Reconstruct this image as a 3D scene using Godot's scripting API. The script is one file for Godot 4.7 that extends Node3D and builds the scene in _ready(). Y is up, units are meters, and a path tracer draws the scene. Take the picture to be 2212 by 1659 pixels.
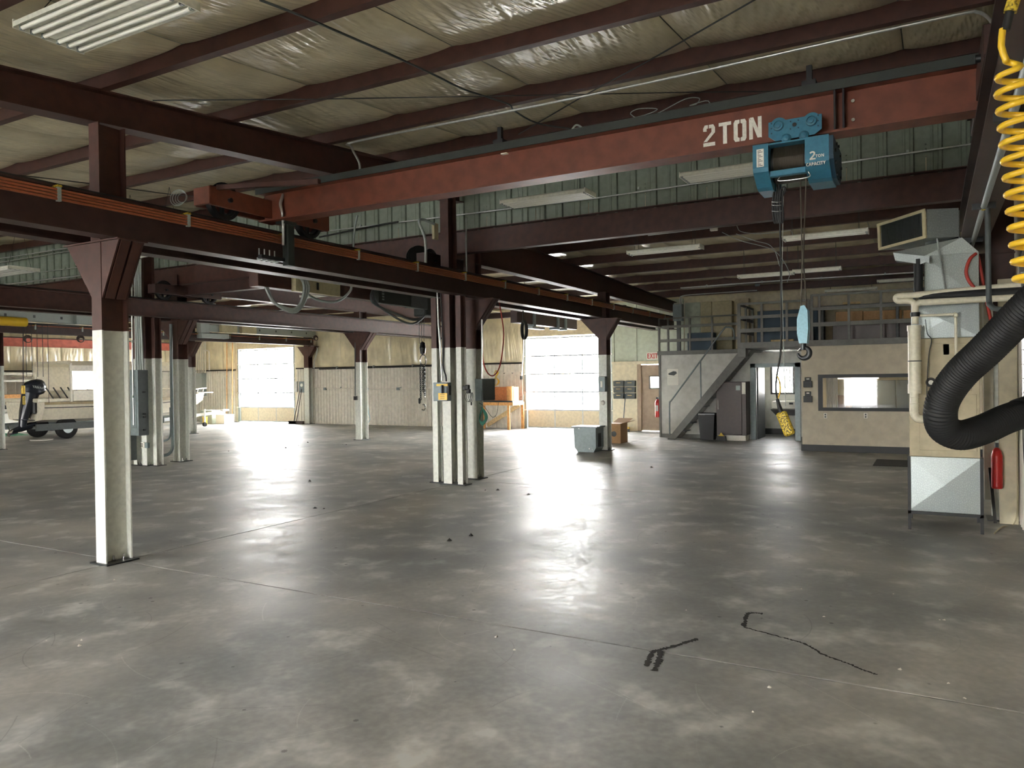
extends Node3D
# A steel-framed crane workshop. Positions are given as X (along the far wall, to the right),
# Y (up) and D (depth, along the crane runways); Godot's z is -D. Metres.

const EYE_Y := 1.70
const FOCAL := 1637.4
var cam_basis: Basis
var used := {}
var M := {}
var rng := RandomNumberGenerator.new()

func P(x: float, y: float, d: float) -> Vector3:
	return Vector3(x, y, -d)

# ---- the photograph's camera: a pixel gives a direction, the plane a thing stands on gives its distance
func ray(u: float, v: float) -> Vector3:
	return cam_basis * Vector3((u - 1106.0) / FOCAL, -(v - 829.5) / FOCAL, -1.0)
func onD(u: float, v: float, d: float) -> Vector3:
	var r := ray(u, v)
	return r * (-d / r.z) + Vector3(0, EYE_Y, 0)
func onX(u: float, v: float, x: float) -> Vector3:
	var r := ray(u, v)
	return r * (x / r.x) + Vector3(0, EYE_Y, 0)
func onY(u: float, v: float, y: float) -> Vector3:
	var r := ray(u, v)
	return r * ((y - EYE_Y) / r.y) + Vector3(0, EYE_Y, 0)

# ---- nodes
func numbered(called: String) -> String:
	if not used.has(called):
		used[called] = 0
		return called
	used[called] += 1
	return "%s_%03d" % [called, used[called]]
func gpos(n: Node) -> Vector3:
	var p := Vector3.ZERO
	while n != self and n != null:
		p += n.position
		n = n.get_parent()
	return p
func tag(o: Node3D, label: String, category: String, group := "", kind := ""):
	if label: o.set_meta("label", label)
	if category: o.set_meta("category", category)
	if group: o.set_meta("group", group)
	if kind: o.set_meta("kind", kind)
	return o
func thing(called: String, label: String, category: String, at := Vector3.ZERO, group := "") -> Node3D:
	var o := Node3D.new()
	o.name = numbered(called)
	add_child(o)
	o.position = at
	tag(o, label, category, group)
	return o
func structure(called: String, label: String, category: String) -> Node3D:
	var o := Node3D.new()
	o.name = numbered(called)
	add_child(o)
	tag(o, label, category, "", "structure")
	return o
# a mesh in world coordinates, hung under parent
func part(parent: Node3D, called: String, st: SurfaceTool, m: Material, label := "") -> MeshInstance3D:
	var o := MeshInstance3D.new()
	o.mesh = st.commit()
	o.material_override = m
	if parent == self:
		o.name = numbered(called)
		add_child(o)
	else:
		o.name = called
		parent.add_child(o, true)
		o.position = -gpos(parent)
	if label: o.set_meta("label", label)
	return o
func one(called: String, st: SurfaceTool, m: Material, label: String, category: String, group := "") -> MeshInstance3D:
	var o := part(self, called, st, m)
	tag(o, label, category, group)
	return o
func same(parent: Node3D, called: String, mesh: Mesh, m: Material, at: Vector3) -> MeshInstance3D:
	var o := MeshInstance3D.new()
	o.mesh = mesh
	o.material_override = m
	o.name = called
	parent.add_child(o, true)
	o.position = at - gpos(parent)
	return o
func copy_of(t: Node3D, by: Vector3, label: String) -> Node3D:
	var c: Node3D = t.duplicate()
	c.name = numbered(String(t.name).rstrip("_0123456789"))
	add_child(c)
	c.position = t.position + by
	if label: c.set_meta("label", label)
	return c

# ---- shapes
func S() -> SurfaceTool:
	var st := SurfaceTool.new()
	st.begin(Mesh.PRIMITIVE_TRIANGLES)
	return st
func tri(st: SurfaceTool, a: Vector3, b: Vector3, c: Vector3, n := Vector3.ZERO):
	var m := (b - a).cross(c - a).normalized() if n == Vector3.ZERO else n
	st.set_normal(m)
	st.add_vertex(a)
	st.set_normal(m)
	st.add_vertex(c)
	st.set_normal(m)
	st.add_vertex(b)
func quad(st: SurfaceTool, a: Vector3, b: Vector3, c: Vector3, d: Vector3):
	tri(st, a, b, c)
	tri(st, a, c, d)
func oquad(st: SurfaceTool, a: Vector3, b: Vector3, c: Vector3, d: Vector3, mid: Vector3):
	if (b - a).cross(c - a).dot((a + c) * 0.5 - mid) > 0.0: quad(st, a, b, c, d)
	else: quad(st, d, c, b, a)
func quv(st: SurfaceTool, a: Vector3, b: Vector3, c: Vector3, d: Vector3):
	# a lower left, counter-clockwise seen from the front, with UVs
	var n := (b - a).cross(c - a).normalized()
	for k in [[a, 0, 1], [c, 1, 0], [b, 1, 1], [a, 0, 1], [d, 0, 0], [c, 1, 0]]:
		st.set_normal(n)
		st.set_uv(Vector2(k[1], k[2]))
		st.add_vertex(k[0])
func box(st: SurfaceTool, c: Vector3, s: Vector3, b := Basis.IDENTITY):
	var h := s * 0.5
	var p := []
	for k in 8:
		p.append(c + b * Vector3(h.x if k & 1 else -h.x, h.y if k & 2 else -h.y, h.z if k & 4 else -h.z))
	quad(st, p[4], p[5], p[7], p[6])
	quad(st, p[1], p[0], p[2], p[3])
	quad(st, p[5], p[1], p[3], p[7])
	quad(st, p[0], p[4], p[6], p[2])
	quad(st, p[6], p[7], p[3], p[2])
	quad(st, p[0], p[1], p[5], p[4])
func cbox(st: SurfaceTool, c: Vector3, s: Vector3, r: float, b := Basis.IDENTITY):
	# a box with chamfered edges
	var h := s * 0.5
	r = minf(r, minf(h.x, minf(h.y, h.z)) * 0.9)
	var f := func(ax: int, sg: int, u: float, v: float) -> Vector3:
		var q := Vector3.ZERO
		q[ax] = sg * h[ax]
		q[(ax + 1) % 3] = u
		q[(ax + 2) % 3] = v
		return c + b * q
	for ax in 3:
		for sg in [-1, 1]:
			var hu: float = h[(ax + 1) % 3] - r
			var hv: float = h[(ax + 2) % 3] - r
			var q := [f.call(ax, sg, -hu, -hv), f.call(ax, sg, hu, -hv), f.call(ax, sg, hu, hv), f.call(ax, sg, -hu, hv)]
			oquad(st, q[0], q[1], q[2], q[3], c)
	for ax in 3:
		var u := (ax + 1) % 3
		var v := (ax + 2) % 3
		for su in [-1, 1]:
			for sv in [-1, 1]:
				var q := []
				for e in [-1, 1]:
					var a := Vector3.ZERO
					a[ax] = e * (h[ax] - r)
					a[u] = su * h[u]
					a[v] = sv * (h[v] - r)
					var a2 := a
					a2[u] = su * (h[u] - r)
					a2[v] = sv * h[v]
					q.append(c + b * a)
					q.append(c + b * a2)
				oquad(st, q[0], q[2], q[3], q[1], c)
	for sx in [-1, 1]:
		for sy in [-1, 1]:
			for sz in [-1, 1]:
				var a := c + b * Vector3(sx * h.x, sy * (h.y - r), sz * (h.z - r))
				var e := c + b * Vector3(sx * (h.x - r), sy * h.y, sz * (h.z - r))
				var g := c + b * Vector3(sx * (h.x - r), sy * (h.y - r), sz * h.z)
				if (e - a).cross(g - a).dot(a - c) > 0.0: tri(st, a, e, g)
				else: tri(st, a, g, e)
func span(st: SurfaceTool, x0: float, x1: float, y0: float, y1: float, d0: float, d1: float, r := 0.0):
	var c := P((x0 + x1) / 2, (y0 + y1) / 2, (d0 + d1) / 2)
	var s := Vector3(absf(x1 - x0), absf(y1 - y0), absf(d1 - d0))
	if r > 0.0: cbox(st, c, s, r)
	else: box(st, c, s)
func bar(st: SurfaceTool, a: Vector3, b: Vector3, w: float, t: float, up := Vector3.UP, r := 0.0):
	# a rectangular bar from a to b: w across, t along up
	var z := (b - a)
	var l := z.length()
	z /= l
	if absf(z.dot(up)) > 0.99: up = Vector3.RIGHT
	var x := up.cross(z).normalized()
	var y := z.cross(x)
	if r > 0.0: cbox(st, (a + b) / 2, Vector3(w, t, l), r, Basis(x, y, z))
	else: box(st, (a + b) / 2, Vector3(w, t, l), Basis(x, y, z))
func prism(st: SurfaceTool, poly: Array, o: Vector3, ux: Vector3, uy: Vector3, run: Vector3):
	# polygon (counter-clockwise in ux, uy) pushed along run; ux x uy should point against run
	var pts := PackedVector2Array(poly)
	if Geometry2D.is_polygon_clockwise(pts): pts.reverse()
	var flip := ux.cross(uy).dot(run) > 0.0
	var n := pts.size()
	for i in n:
		var a := o + ux * pts[i].x + uy * pts[i].y
		var b := o + ux * pts[(i + 1) % n].x + uy * pts[(i + 1) % n].y
		if flip: quad(st, a, b, b + run, a + run)
		else: quad(st, b, a, a + run, b + run)
	var t := Geometry2D.triangulate_polygon(pts)
	for k in range(0, t.size(), 3):
		var q := []
		for j in 3: q.append(o + ux * pts[t[k + j]].x + uy * pts[t[k + j]].y)
		var nn: Vector3 = run.normalized()
		tri(st, q[0], q[1], q[2], -nn)
		tri(st, q[0] + run, q[1] + run, q[2] + run, nn)
func smooth_path(pts: Array, n := 6) -> Array:
	if pts.size() < 3: return pts
	var c := Curve3D.new()
	for i in pts.size():
		var a: Vector3 = pts[maxi(i - 1, 0)]
		var b: Vector3 = pts[mini(i + 1, pts.size() - 1)]
		var t := (b - a) / 6.0
		c.add_point(pts[i], -t, t)
	var out := []
	for i in pts.size() - 1:
		for k in n:
			out.append(c.sample(i, float(k) / n))
	out.append(pts[-1])
	return out
func tube(st: SurfaceTool, pts: Array, r: float, seg := 8, rs := []):
	# a round tube through pts, with end caps; rs gives a radius for each point
	var rings := []
	var x := Vector3.ZERO
	for i in pts.size():
		var t: Vector3 = (pts[mini(i + 1, pts.size() - 1)] - pts[maxi(i - 1, 0)]).normalized()
		if x == Vector3.ZERO: x = t.cross(Vector3.UP if absf(t.y) < 0.9 else Vector3.RIGHT).normalized()
		x = (x - t * x.dot(t)).normalized()
		var y := t.cross(x)
		var ring := []
		var rr: float = rs[i] if rs.size() else r
		var slope := 0.0
		if rs.size():
			var i0 := maxi(i - 1, 0)
			var i1 := mini(i + 1, rs.size() - 1)
			slope = (rs[i1] - rs[i0]) / maxf((pts[i1] - pts[i0]).length(), 0.0001)
		for k in seg:
			var n := x * cos(TAU * k / seg) + y * sin(TAU * k / seg)
			ring.append([pts[i] + n * rr, (n - t * slope).normalized()])
		rings.append(ring)
	for i in rings.size() - 1:
		for k in seg:
			var a = rings[i][k]
			var b = rings[i][(k + 1) % seg]
			var c = rings[i + 1][(k + 1) % seg]
			var d = rings[i + 1][k]
			for v in [a, c, b, a, d, c]:
				st.set_normal(v[1])
				st.add_vertex(v[0])
	for e in [0, rings.size() - 1]:
		for k in range(1, seg - 1):
			if e == 0: tri(st, rings[e][0][0], rings[e][k + 1][0], rings[e][k][0])
			else: tri(st, rings[e][0][0], rings[e][k][0], rings[e][k + 1][0])
func cyl(st: SurfaceTool, a: Vector3, b: Vector3, r: float, seg := 12):
	tube(st, [a, b], r, seg)
func lathe(st: SurfaceTool, prof: Array, o: Vector3, axis: Vector3, seg := 20):
	# prof: [radius, distance along axis] pairs; flat across the profile, smooth round the axis
	var t := axis.normalized()
	var x := t.cross(Vector3.UP if absf(t.y) < 0.9 else Vector3.RIGHT).normalized()
	var y := t.cross(x)
	for i in prof.size() - 1:
		var r0: float = prof[i][0]
		var r1: float = prof[i + 1][0]
		var h0: float = prof[i][1]
		var h1: float = prof[i + 1][1]
		var sl := Vector2(h1 - h0, r0 - r1).normalized()
		if sl == Vector2.ZERO: continue
		for k in seg:
			var n0 := x * cos(TAU * k / seg) + y * sin(TAU * k / seg)
			var n1 := x * cos(TAU * (k + 1) / seg) + y * sin(TAU * (k + 1) / seg)
			var a := [o + n0 * r0 + t * h0, (n0 * sl.x + t * sl.y).normalized()]
			var b := [o + n1 * r0 + t * h0, (n1 * sl.x + t * sl.y).normalized()]
			var c := [o + n1 * r1 + t * h1, b[1]]
			var d := [o + n0 * r1 + t * h1, a[1]]
			for v in [a, c, b, a, d, c]:
				st.set_normal(v[1])
				st.add_vertex(v[0])
func ring(st: SurfaceTool, c: Vector3, axis: Vector3, r: float, w: float, seg := 24, ws := 6):
	# a torus
	var t := axis.normalized()
	var x := t.cross(Vector3.UP if absf(t.y) < 0.9 else Vector3.RIGHT).normalized()
	var y := t.cross(x)
	var pts := []
	for k in seg + 1:
		pts.append(c + (x * cos(TAU * k / seg) + y * sin(TAU * k / seg)) * r)
	tube(st, pts, w, ws)
func ibeam(st: SurfaceTool, a: Vector3, b: Vector3, depth: float, width: float, tf: float, tw: float, up := Vector3.UP, depth_b := -1.0):
	# an I-section whose bottom runs from a to b; the depth may change to depth_b at b
	if depth_b < 0.0: depth_b = depth
	var z := (b - a).normalized()
	var x := up.cross(z).normalized()
	var e := []
	for q in [[a, depth], [b, depth_b]]:
		var o: Vector3 = q[0]
		var h: float = q[1]
		var w := width / 2
		var l := []
		for p in [[-w, 0], [w, 0], [w, tf], [tw / 2, tf], [tw / 2, h - tf], [w, h - tf], [w, h], [-w, h], [-w, h - tf], [-tw / 2, h - tf], [-tw / 2, tf], [-w, tf]]:
			l.append(o + x * p[0] + up * p[1])
		e.append(l)
	for i in 12:
		var j := (i + 1) % 12
		quad(st, e[0][i], e[0][j], e[1][j], e[1][i])
	for k in 2:
		var l = e[k]
		for f in [[0, 1, 2, 11], [10, 3, 4, 9], [8, 5, 6, 7]]:
			if k == 1: quad(st, l[f[0]], l[f[1]], l[f[2]], l[f[3]])
			else: quad(st, l[f[3]], l[f[2]], l[f[1]], l[f[0]])
func zee(st: SurfaceTool, a: Vector3, b: Vector3, h: float, f: float, t := 0.006, lip := 0.02):
	# a Z purlin along X: its bottom flange points to the eye
	var z := (b - a).normalized()
	var x := Vector3.UP.cross(z).normalized()
	var poly := [Vector2(-f, 0), Vector2(t, 0), Vector2(t, h - t), Vector2(f, h - t), Vector2(f, h - lip), Vector2(f + t, h - lip), Vector2(f + t, h), Vector2(0, h), Vector2(0, t), Vector2(-f + t, t), Vector2(-f + t, lip), Vector2(-f, lip)]
	prism(st, poly, a, x, Vector3.UP, b - a)
func sag(a: Vector3, b: Vector3, drop: float, n := 10) -> Array:
	var out := []
	for k in n + 1:
		var t := float(k) / n
		out.append(a.lerp(b, t) - Vector3(0, drop * 4 * t * (1 - t), 0))
	return out
func word(parent: Node3D, called: String, text: String, size: float, at: Vector3, b: Basis, m: Material, deep := 0.004, font := "Droid Sans", bold := true, narrow := 1.0) -> MeshInstance3D:
	var tm := TextMesh.new()
	var f := SystemFont.new()
	f.font_names = PackedStringArray([font])
	f.font_weight = 700 if bold else 400
	tm.font = f
	tm.text = text
	tm.font_size = 64
	tm.pixel_size = size / 46.0
	tm.depth = deep
	tm.curve_step = 2.0
	var o := MeshInstance3D.new()
	o.mesh = tm
	o.material_override = m
	o.name = called
	parent.add_child(o, true)
	o.transform = Transform3D(b * Basis.from_scale(Vector3(narrow, 1, 1)), at - gpos(parent))
	return o
# ---- materials
func noise_bytes(n: int, freq: float, sd: int, oct := 4, type := FastNoiseLite.TYPE_SIMPLEX_SMOOTH) -> PackedByteArray:
	var f := FastNoiseLite.new()
	f.seed = sd
	f.noise_type = type
	f.frequency = freq
	f.fractal_type = FastNoiseLite.FRACTAL_FBM if oct > 1 else FastNoiseLite.FRACTAL_NONE
	f.fractal_octaves = maxi(oct, 1)
	var im := f.get_seamless_image(n, n)
	im.convert(Image.FORMAT_L8)
	return im.get_data()
func grey(n: int, freq: float, sd: int, lo: float, hi: float, oct := 4, type := FastNoiseLite.TYPE_SIMPLEX_SMOOTH) -> ImageTexture:
	var b := noise_bytes(n, freq, sd, oct, type)
	for i in b.size():
		b[i] = int(clampf(lo + (hi - lo) * b[i] / 255.0, 0, 1) * 255)
	return ImageTexture.create_from_image(Image.create_from_data(n, n, false, Image.FORMAT_L8, b))
func mat(c: Color, rough := 0.6, metal := 0.0, tex: Texture2D = null, scale := 1.0) -> StandardMaterial3D:
	var m := StandardMaterial3D.new()
	m.albedo_color = c
	m.roughness = rough
	m.metallic = metal
	if tex:
		m.albedo_texture = tex
		m.uv1_triplanar = true
		m.uv1_world_triplanar = true
		m.uv1_scale = Vector3.ONE * scale
	return m
func C(r: int, g: int, b: int) -> Color:
	return Color(r / 255.0, g / 255.0, b / 255.0)
func floor_material() -> StandardMaterial3D:
	# worn grey concrete: broad stains, trowel swirls, scuffs and fine grain
	var n := 2048
	var big := noise_bytes(n, 0.0016, 3, 4)
	var mid := noise_bytes(n, 0.008, 4, 4)
	var fine := noise_bytes(n, 0.06, 5, 3)
	var px := PackedByteArray()
	px.resize(n * n * 3)
	var ro := PackedByteArray()
	ro.resize(n * n)
	for i in n * n:
		var a := big[i] / 255.0
		var b := mid[i] / 255.0
		var c := fine[i] / 255.0
		var v := 0.76 + 0.24 * (a - 0.5) + 0.20 * (b - 0.5) + 0.16 * (c - 0.5)
		if b > 0.60: v += (b - 0.60) * 0.5
		var w := 0.03 * (a - 0.42)
		px[i * 3] = int(clampf(v + w, 0, 1) * 255)
		px[i * 3 + 1] = int(clampf(v, 0, 1) * 255)
		px[i * 3 + 2] = int(clampf(v - w, 0, 1) * 255)
		ro[i] = int(clampf(0.47 + 0.16 * (b - 0.5) + 0.24 * (c - 0.5) - 0.12 * (a - 0.5), 0, 1) * 255)
	var im := Image.create_from_data(n, n, false, Image.FORMAT_RGB8, px)
	# scratches: long thin arcs and straight scuffs
	rng.seed = 71
	for k in 420:
		var p := Vector2(rng.randf() * n, rng.randf() * n)
		var ang := rng.randf() * TAU
		var bend := rng.randf_range(-0.01, 0.01)
		var light := rng.randf() < 0.6
		var s := rng.randf_range(0.03, 0.14) * (1.0 if light else -1.0)
		for j in int(rng.randf_range(30, 190)):
			p += Vector2.from_angle(ang)
			ang += bend
			var x := posmod(int(p.x), n)
			var y := posmod(int(p.y), n)
			var q := im.get_pixel(x, y)
			im.set_pixel(x, y, Color(clampf(q.r + s, 0, 1), clampf(q.g + s, 0, 1), clampf(q.b + s, 0, 1)))
	# small dark spots
	for k in 260:
		var p := Vector2i(rng.randi_range(4, n - 5), rng.randi_range(4, n - 5))
		var r := rng.randi_range(1, 3)
		var dark := rng.randf_range(0.15, 0.3)
		for y in range(-r, r + 1):
			for x in range(-r, r + 1):
				if x * x + y * y <= r * r:
					var q := im.get_pixel(p.x + x, p.y + y)
					im.set_pixel(p.x + x, p.y + y, Color(q.r - dark, q.g - dark, q.b - dark).clamp())
	var m := StandardMaterial3D.new()
	m.albedo_color = C(196, 195, 190)
	m.albedo_texture = ImageTexture.create_from_image(im)
	m.roughness = 1.0
	m.roughness_texture = ImageTexture.create_from_image(Image.create_from_data(n, n, false, Image.FORMAT_L8, ro))
	m.roughness_texture_channel = BaseMaterial3D.TEXTURE_CHANNEL_RED
	m.metallic_specular = 0.5
	m.uv1_triplanar = true
	m.uv1_world_triplanar = true
	m.uv1_scale = Vector3.ONE * (1.0 / 9.3)
	return m
func make_materials():
	var mott := grey(512, 0.012, 11, 0.84, 1.06, 5)
	var mott2 := grey(512, 0.02, 12, 0.92, 1.03, 4)
	var cell := grey(256, 0.07, 13, 0.84, 1.04, 1, FastNoiseLite.TYPE_CELLULAR)
	var soft := grey(512, 0.006, 14, 0.84, 1.05, 4)
	M.floor = floor_material()
	M.joint = mat(C(38, 37, 35), 0.95)
	M.ground = mat(C(190, 188, 182), 0.9, 0, mott, 0.2)
	M.steel = mat(C(76, 46, 38), 0.5, 0.0, mott, 0.9)          # red oxide frame
	M.steel_dark = mat(C(68, 46, 42), 0.45, 0.0, mott, 0.7)       # browner runways
	M.bridge = mat(C(118, 64, 46), 0.5, 0.0, mott, 0.8)
	M.girder_red = mat(C(184, 92, 72), 0.55, 0.0, mott, 0.6)
	M.cap = mat(C(44, 50, 46), 0.6, 0.0, mott2, 1.0)
	M.white_paint = mat(C(222, 224, 216), 0.42, 0.0, mott2, 1.2)
	M.copper = mat(C(168, 98, 66), 0.4, 0.2, mott2, 2.0)
	M.blanket = mat(C(232, 221, 188), 0.18, 0.0, soft, 0.4)
	M.siding = mat(C(126, 136, 122), 0.5, 0.0, mott2, 0.8)
	M.panel = mat(C(224, 219, 206), 0.5, 0.0, mott2, 0.5)
	M.wall_cream = mat(C(226, 216, 188), 0.6, 0.0, mott2, 0.6)
	M.wall_green = mat(C(196, 206, 190), 0.6, 0.0, mott2, 0.6)
	M.wall_grey = mat(C(206, 206, 200), 0.65, 0.0, mott2, 0.4)
	M.wall_taupe = mat(C(200, 190, 168), 0.6, 0.0, mott2, 0.35)
	M.door_tan = mat(C(214, 200, 170), 0.5, 0.0, mott2, 0.8)
	M.door_frame = mat(C(176, 182, 186), 0.4, 0.5)
	M.exit_door = mat(C(170, 150, 128), 0.5, 0.0, mott2, 0.5)
	M.galv = mat(C(176, 184, 184), 0.42, 0.75, cell, 6.0)
	M.galv_dull = mat(C(178, 186, 182), 0.5, 0.35, cell, 5.0)
	M.conduit = mat(C(205, 208, 206), 0.32, 0.8, mott2, 2.0)
	M.beige = mat(C(184, 172, 142), 0.5, 0.0, mott2, 0.6)
	M.beige_box = mat(C(196, 186, 150), 0.5, 0.0, mott2, 1.0)
	M.pvc = mat(C(224, 218, 196), 0.4, 0.0, mott2, 2.0)
	M.rubber = mat(C(30, 31, 32), 0.6, 0.0, mott2, 3.0)
	M.black = mat(C(24, 25, 27), 0.5)
	M.black_gloss = mat(C(22, 23, 26), 0.22)
	M.dark = mat(C(52, 54, 54), 0.6)
	M.grey_box = mat(C(126, 138, 140), 0.42, 0.15, mott2, 1.0)
	M.grey_dark = mat(C(78, 84, 84), 0.5, 0.1, mott2, 1.0)
	M.grey_trim = mat(C(112, 112, 108), 0.55, 0.0, mott2, 0.8)
	M.fixture = mat(C(236, 236, 222), 0.4, 0.0, mott2, 1.5)
	M.tube = mat(C(246, 246, 236), 0.22)
	M.blue = mat(C(58, 120, 146), 0.35, 0.05, mott2, 2.0)
	M.blue_dark = mat(C(32, 62, 80), 0.5)
	M.blue_light = mat(C(120, 176, 196), 0.35, 0.0, mott2, 4.0)
	M.rope = mat(C(70, 64, 54), 0.45, 0.5)
	M.chrome = mat(C(200, 200, 200), 0.2, 1.0)
	M.iron = mat(C(62, 64, 66), 0.4, 0.7)
	M.yellow = mat(C(226, 184, 44), 0.35)
	M.worn_yellow = mat(C(206, 178, 52), 0.55, 0.0, grey(256, 0.05, 21, -0.2, 1.9, 4), 5.0)
	M.white = mat(C(238, 236, 226), 0.5, 0.0, mott2, 3.0)
	M.paper = mat(C(232, 230, 222), 0.8)
	M.red = mat(C(196, 40, 36), 0.35)
	M.sign_red = mat(C(190, 46, 42), 0.6)
	M.red_hose = mat(C(170, 56, 46), 0.5)
	M.green_hose = mat(C(40, 110, 92), 0.5)
	M.wood = mat(C(214, 156, 92), 0.6, 0.0, mott, 1.5)
	M.oak = mat(C(196, 116, 58), 0.45, 0.0, mott, 2.0)
	M.pale_wood = mat(C(216, 190, 140), 0.6, 0.0, mott, 1.5)
	M.card = mat(C(176, 140, 100), 0.8, 0.0, mott2, 2.0)
	M.espresso = mat(C(66, 50, 46), 0.4, 0.0, mott2, 1.0)
	M.hull = mat(C(234, 226, 206), 0.3, 0.0, mott2, 0.8)
	M.hull_band = mat(C(176, 156, 116), 0.5, 0.0, mott, 1.0)
	M.motor = mat(C(44, 48, 56), 0.22, 0.2)
	M.tarp = mat(C(38, 146, 104), 0.4, 0.0, mott, 3.0)
	M.tire = mat(C(28, 28, 28), 0.8)
	M.office_wall = mat(C(232, 212, 168), 0.7)
	M.carpet = mat(C(70, 66, 62), 0.9)
	M.blind = mat(C(232, 232, 228), 0.6)
	M.mat_rubber = mat(C(46, 45, 44), 0.8, 0.0, mott2, 4.0)
	M.litter = mat(C(226, 222, 210), 0.8)
	M.debris = mat(C(40, 38, 36), 0.9)
	var g := StandardMaterial3D.new()
	g.transparency = BaseMaterial3D.TRANSPARENCY_ALPHA
	g.albedo_color = Color(0.96, 0.98, 0.98, 0.06)
	g.roughness = 0.05
	M.glass = g
	var sk := StandardMaterial3D.new()
	sk.transparency = BaseMaterial3D.TRANSPARENCY_ALPHA
	sk.albedo_color = Color(0.9, 0.9, 0.86, 0.85)
	sk.roughness = 0.2
	M.added_skylight = sk  # translucent sheet for the added roof lights
	var g2 := StandardMaterial3D.new()
	g2.transparency = BaseMaterial3D.TRANSPARENCY_ALPHA
	g2.albedo_color = Color(0.5, 0.55, 0.56, 0.12)
	g2.roughness = 0.02
	M.glass_office = g2
	for k in M: M[k].resource_name = k
# ---- the building
const FAR_D := 22.40
const LEFT_X := -29.0
const RIGHT_X := 0.86
const NEAR_D := -9.0
const STEP_D := 10.80

func high_y(d: float) -> float:   # underside of the high roof's purlins
	return 4.377 + 0.0933 * (d - 3.49)
func low_y(d: float) -> float:    # underside of the low roof's purlins
	return 4.20 - 0.030 * (d - 12.0)

func build_floor():
	var f := structure("floor", "worn grey sealed concrete slab floor with saw-cut joints", "floor")
	var xs := [LEFT_X - 0.3, -21.42, -14.13, -6.80, RIGHT_X + 0.2]
	var ds := [NEAR_D - 0.2, -1.6, 4.50, 10.62, 16.72, FAR_D + 0.25]
	for i in xs.size() - 1:
		for j in ds.size() - 1:
			var st := S()
			var g := 0.007
			span(st, xs[i] + g, xs[i + 1] - g, -0.12, 0.0, ds[j] + g, ds[j + 1] - g, 0.003)
			part(f, "slab", st, M.floor)
	var b := S()
	span(b, LEFT_X - 0.3, RIGHT_X + 0.2, -0.3, -0.10, NEAR_D - 0.2, FAR_D + 0.25)
	part(f, "joint_filler", b, M.joint)
	# gouges and sealed cracks in the slab near the eye
	rng.seed = 5
	var cracks := [
		[[1508, 1380], [1470, 1392], [1430, 1403], [1408, 1408]], [[1412, 1408], [1402, 1422], [1398, 1440]], [[1428, 1406], [1422, 1430], [1412, 1450]],
		[[1648, 1326], [1625, 1324], [1612, 1330], [1607, 1355]], [[1607, 1355], [1640, 1364], [1700, 1380], [1740, 1392], [1780, 1415], [1830, 1433], [1860, 1446], [1895, 1458]],
	]
	var wide := [0.016, 0.018, 0.02, 0.016, 0.009]
	for k in cracks.size():
		var st := S()
		var pts := []
		for q in cracks[k]: pts.append(onY(q[0], q[1], 0.0))
		pts = smooth_path(pts, 14)
		var prev := []
		for i in pts.size():
			var t: Vector3 = (pts[mini(i + 1, pts.size() - 1)] - pts[maxi(i - 1, 0)]).normalized()
			var sd := t.cross(Vector3.UP)
			var w: float = wide[k] * rng.randf_range(0.45, 1.3) * (0.35 if i == pts.size() - 1 or i == 0 else 1.0)
			var o := sd * rng.randf_range(-0.006, 0.006) + Vector3(0, 0.0015, 0)
			var cur := [pts[i] - sd * w + o, pts[i] + sd * w + o]
			if prev.size(): quad(st, prev[1], cur[1], cur[0], prev[0])
			prev = cur
		part(f, "crack", st, M.debris, "dark ragged crack in the concrete")

func corrugated(st: SurfaceTool, a: Vector3, along: Vector3, up: Vector3, out: Vector3, width: float, pitch: float, rib: float, deep: float, minor := 0.0):
	# one ribbed metal sheet: a is its lower start corner
	var prof := [Vector2(0, 0)]
	var n := int(round(width / pitch))
	for k in n:
		var c := (k + 0.5) * pitch
		if minor > 0.0:
			prof.append_array([Vector2(c - pitch * 0.36, 0), Vector2(c - pitch * 0.33, minor), Vector2(c - pitch * 0.27, minor), Vector2(c - pitch * 0.24, 0)])
		prof.append_array([Vector2(c - rib, 0), Vector2(c - rib * 0.55, deep), Vector2(c + rib * 0.55, deep), Vector2(c + rib, 0)])
	prof.append(Vector2(width, 0))
	for i in prof.size() - 1:
		var p: Vector3 = a + along * prof[i].x + out * prof[i].y
		var q: Vector3 = a + along * prof[i + 1].x + out * prof[i + 1].y
		if along.cross(up).dot(out) > 0.0: quad(st, p, q, q + up, p + up)
		else: quad(st, q, p, p + up, q + up)

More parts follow.
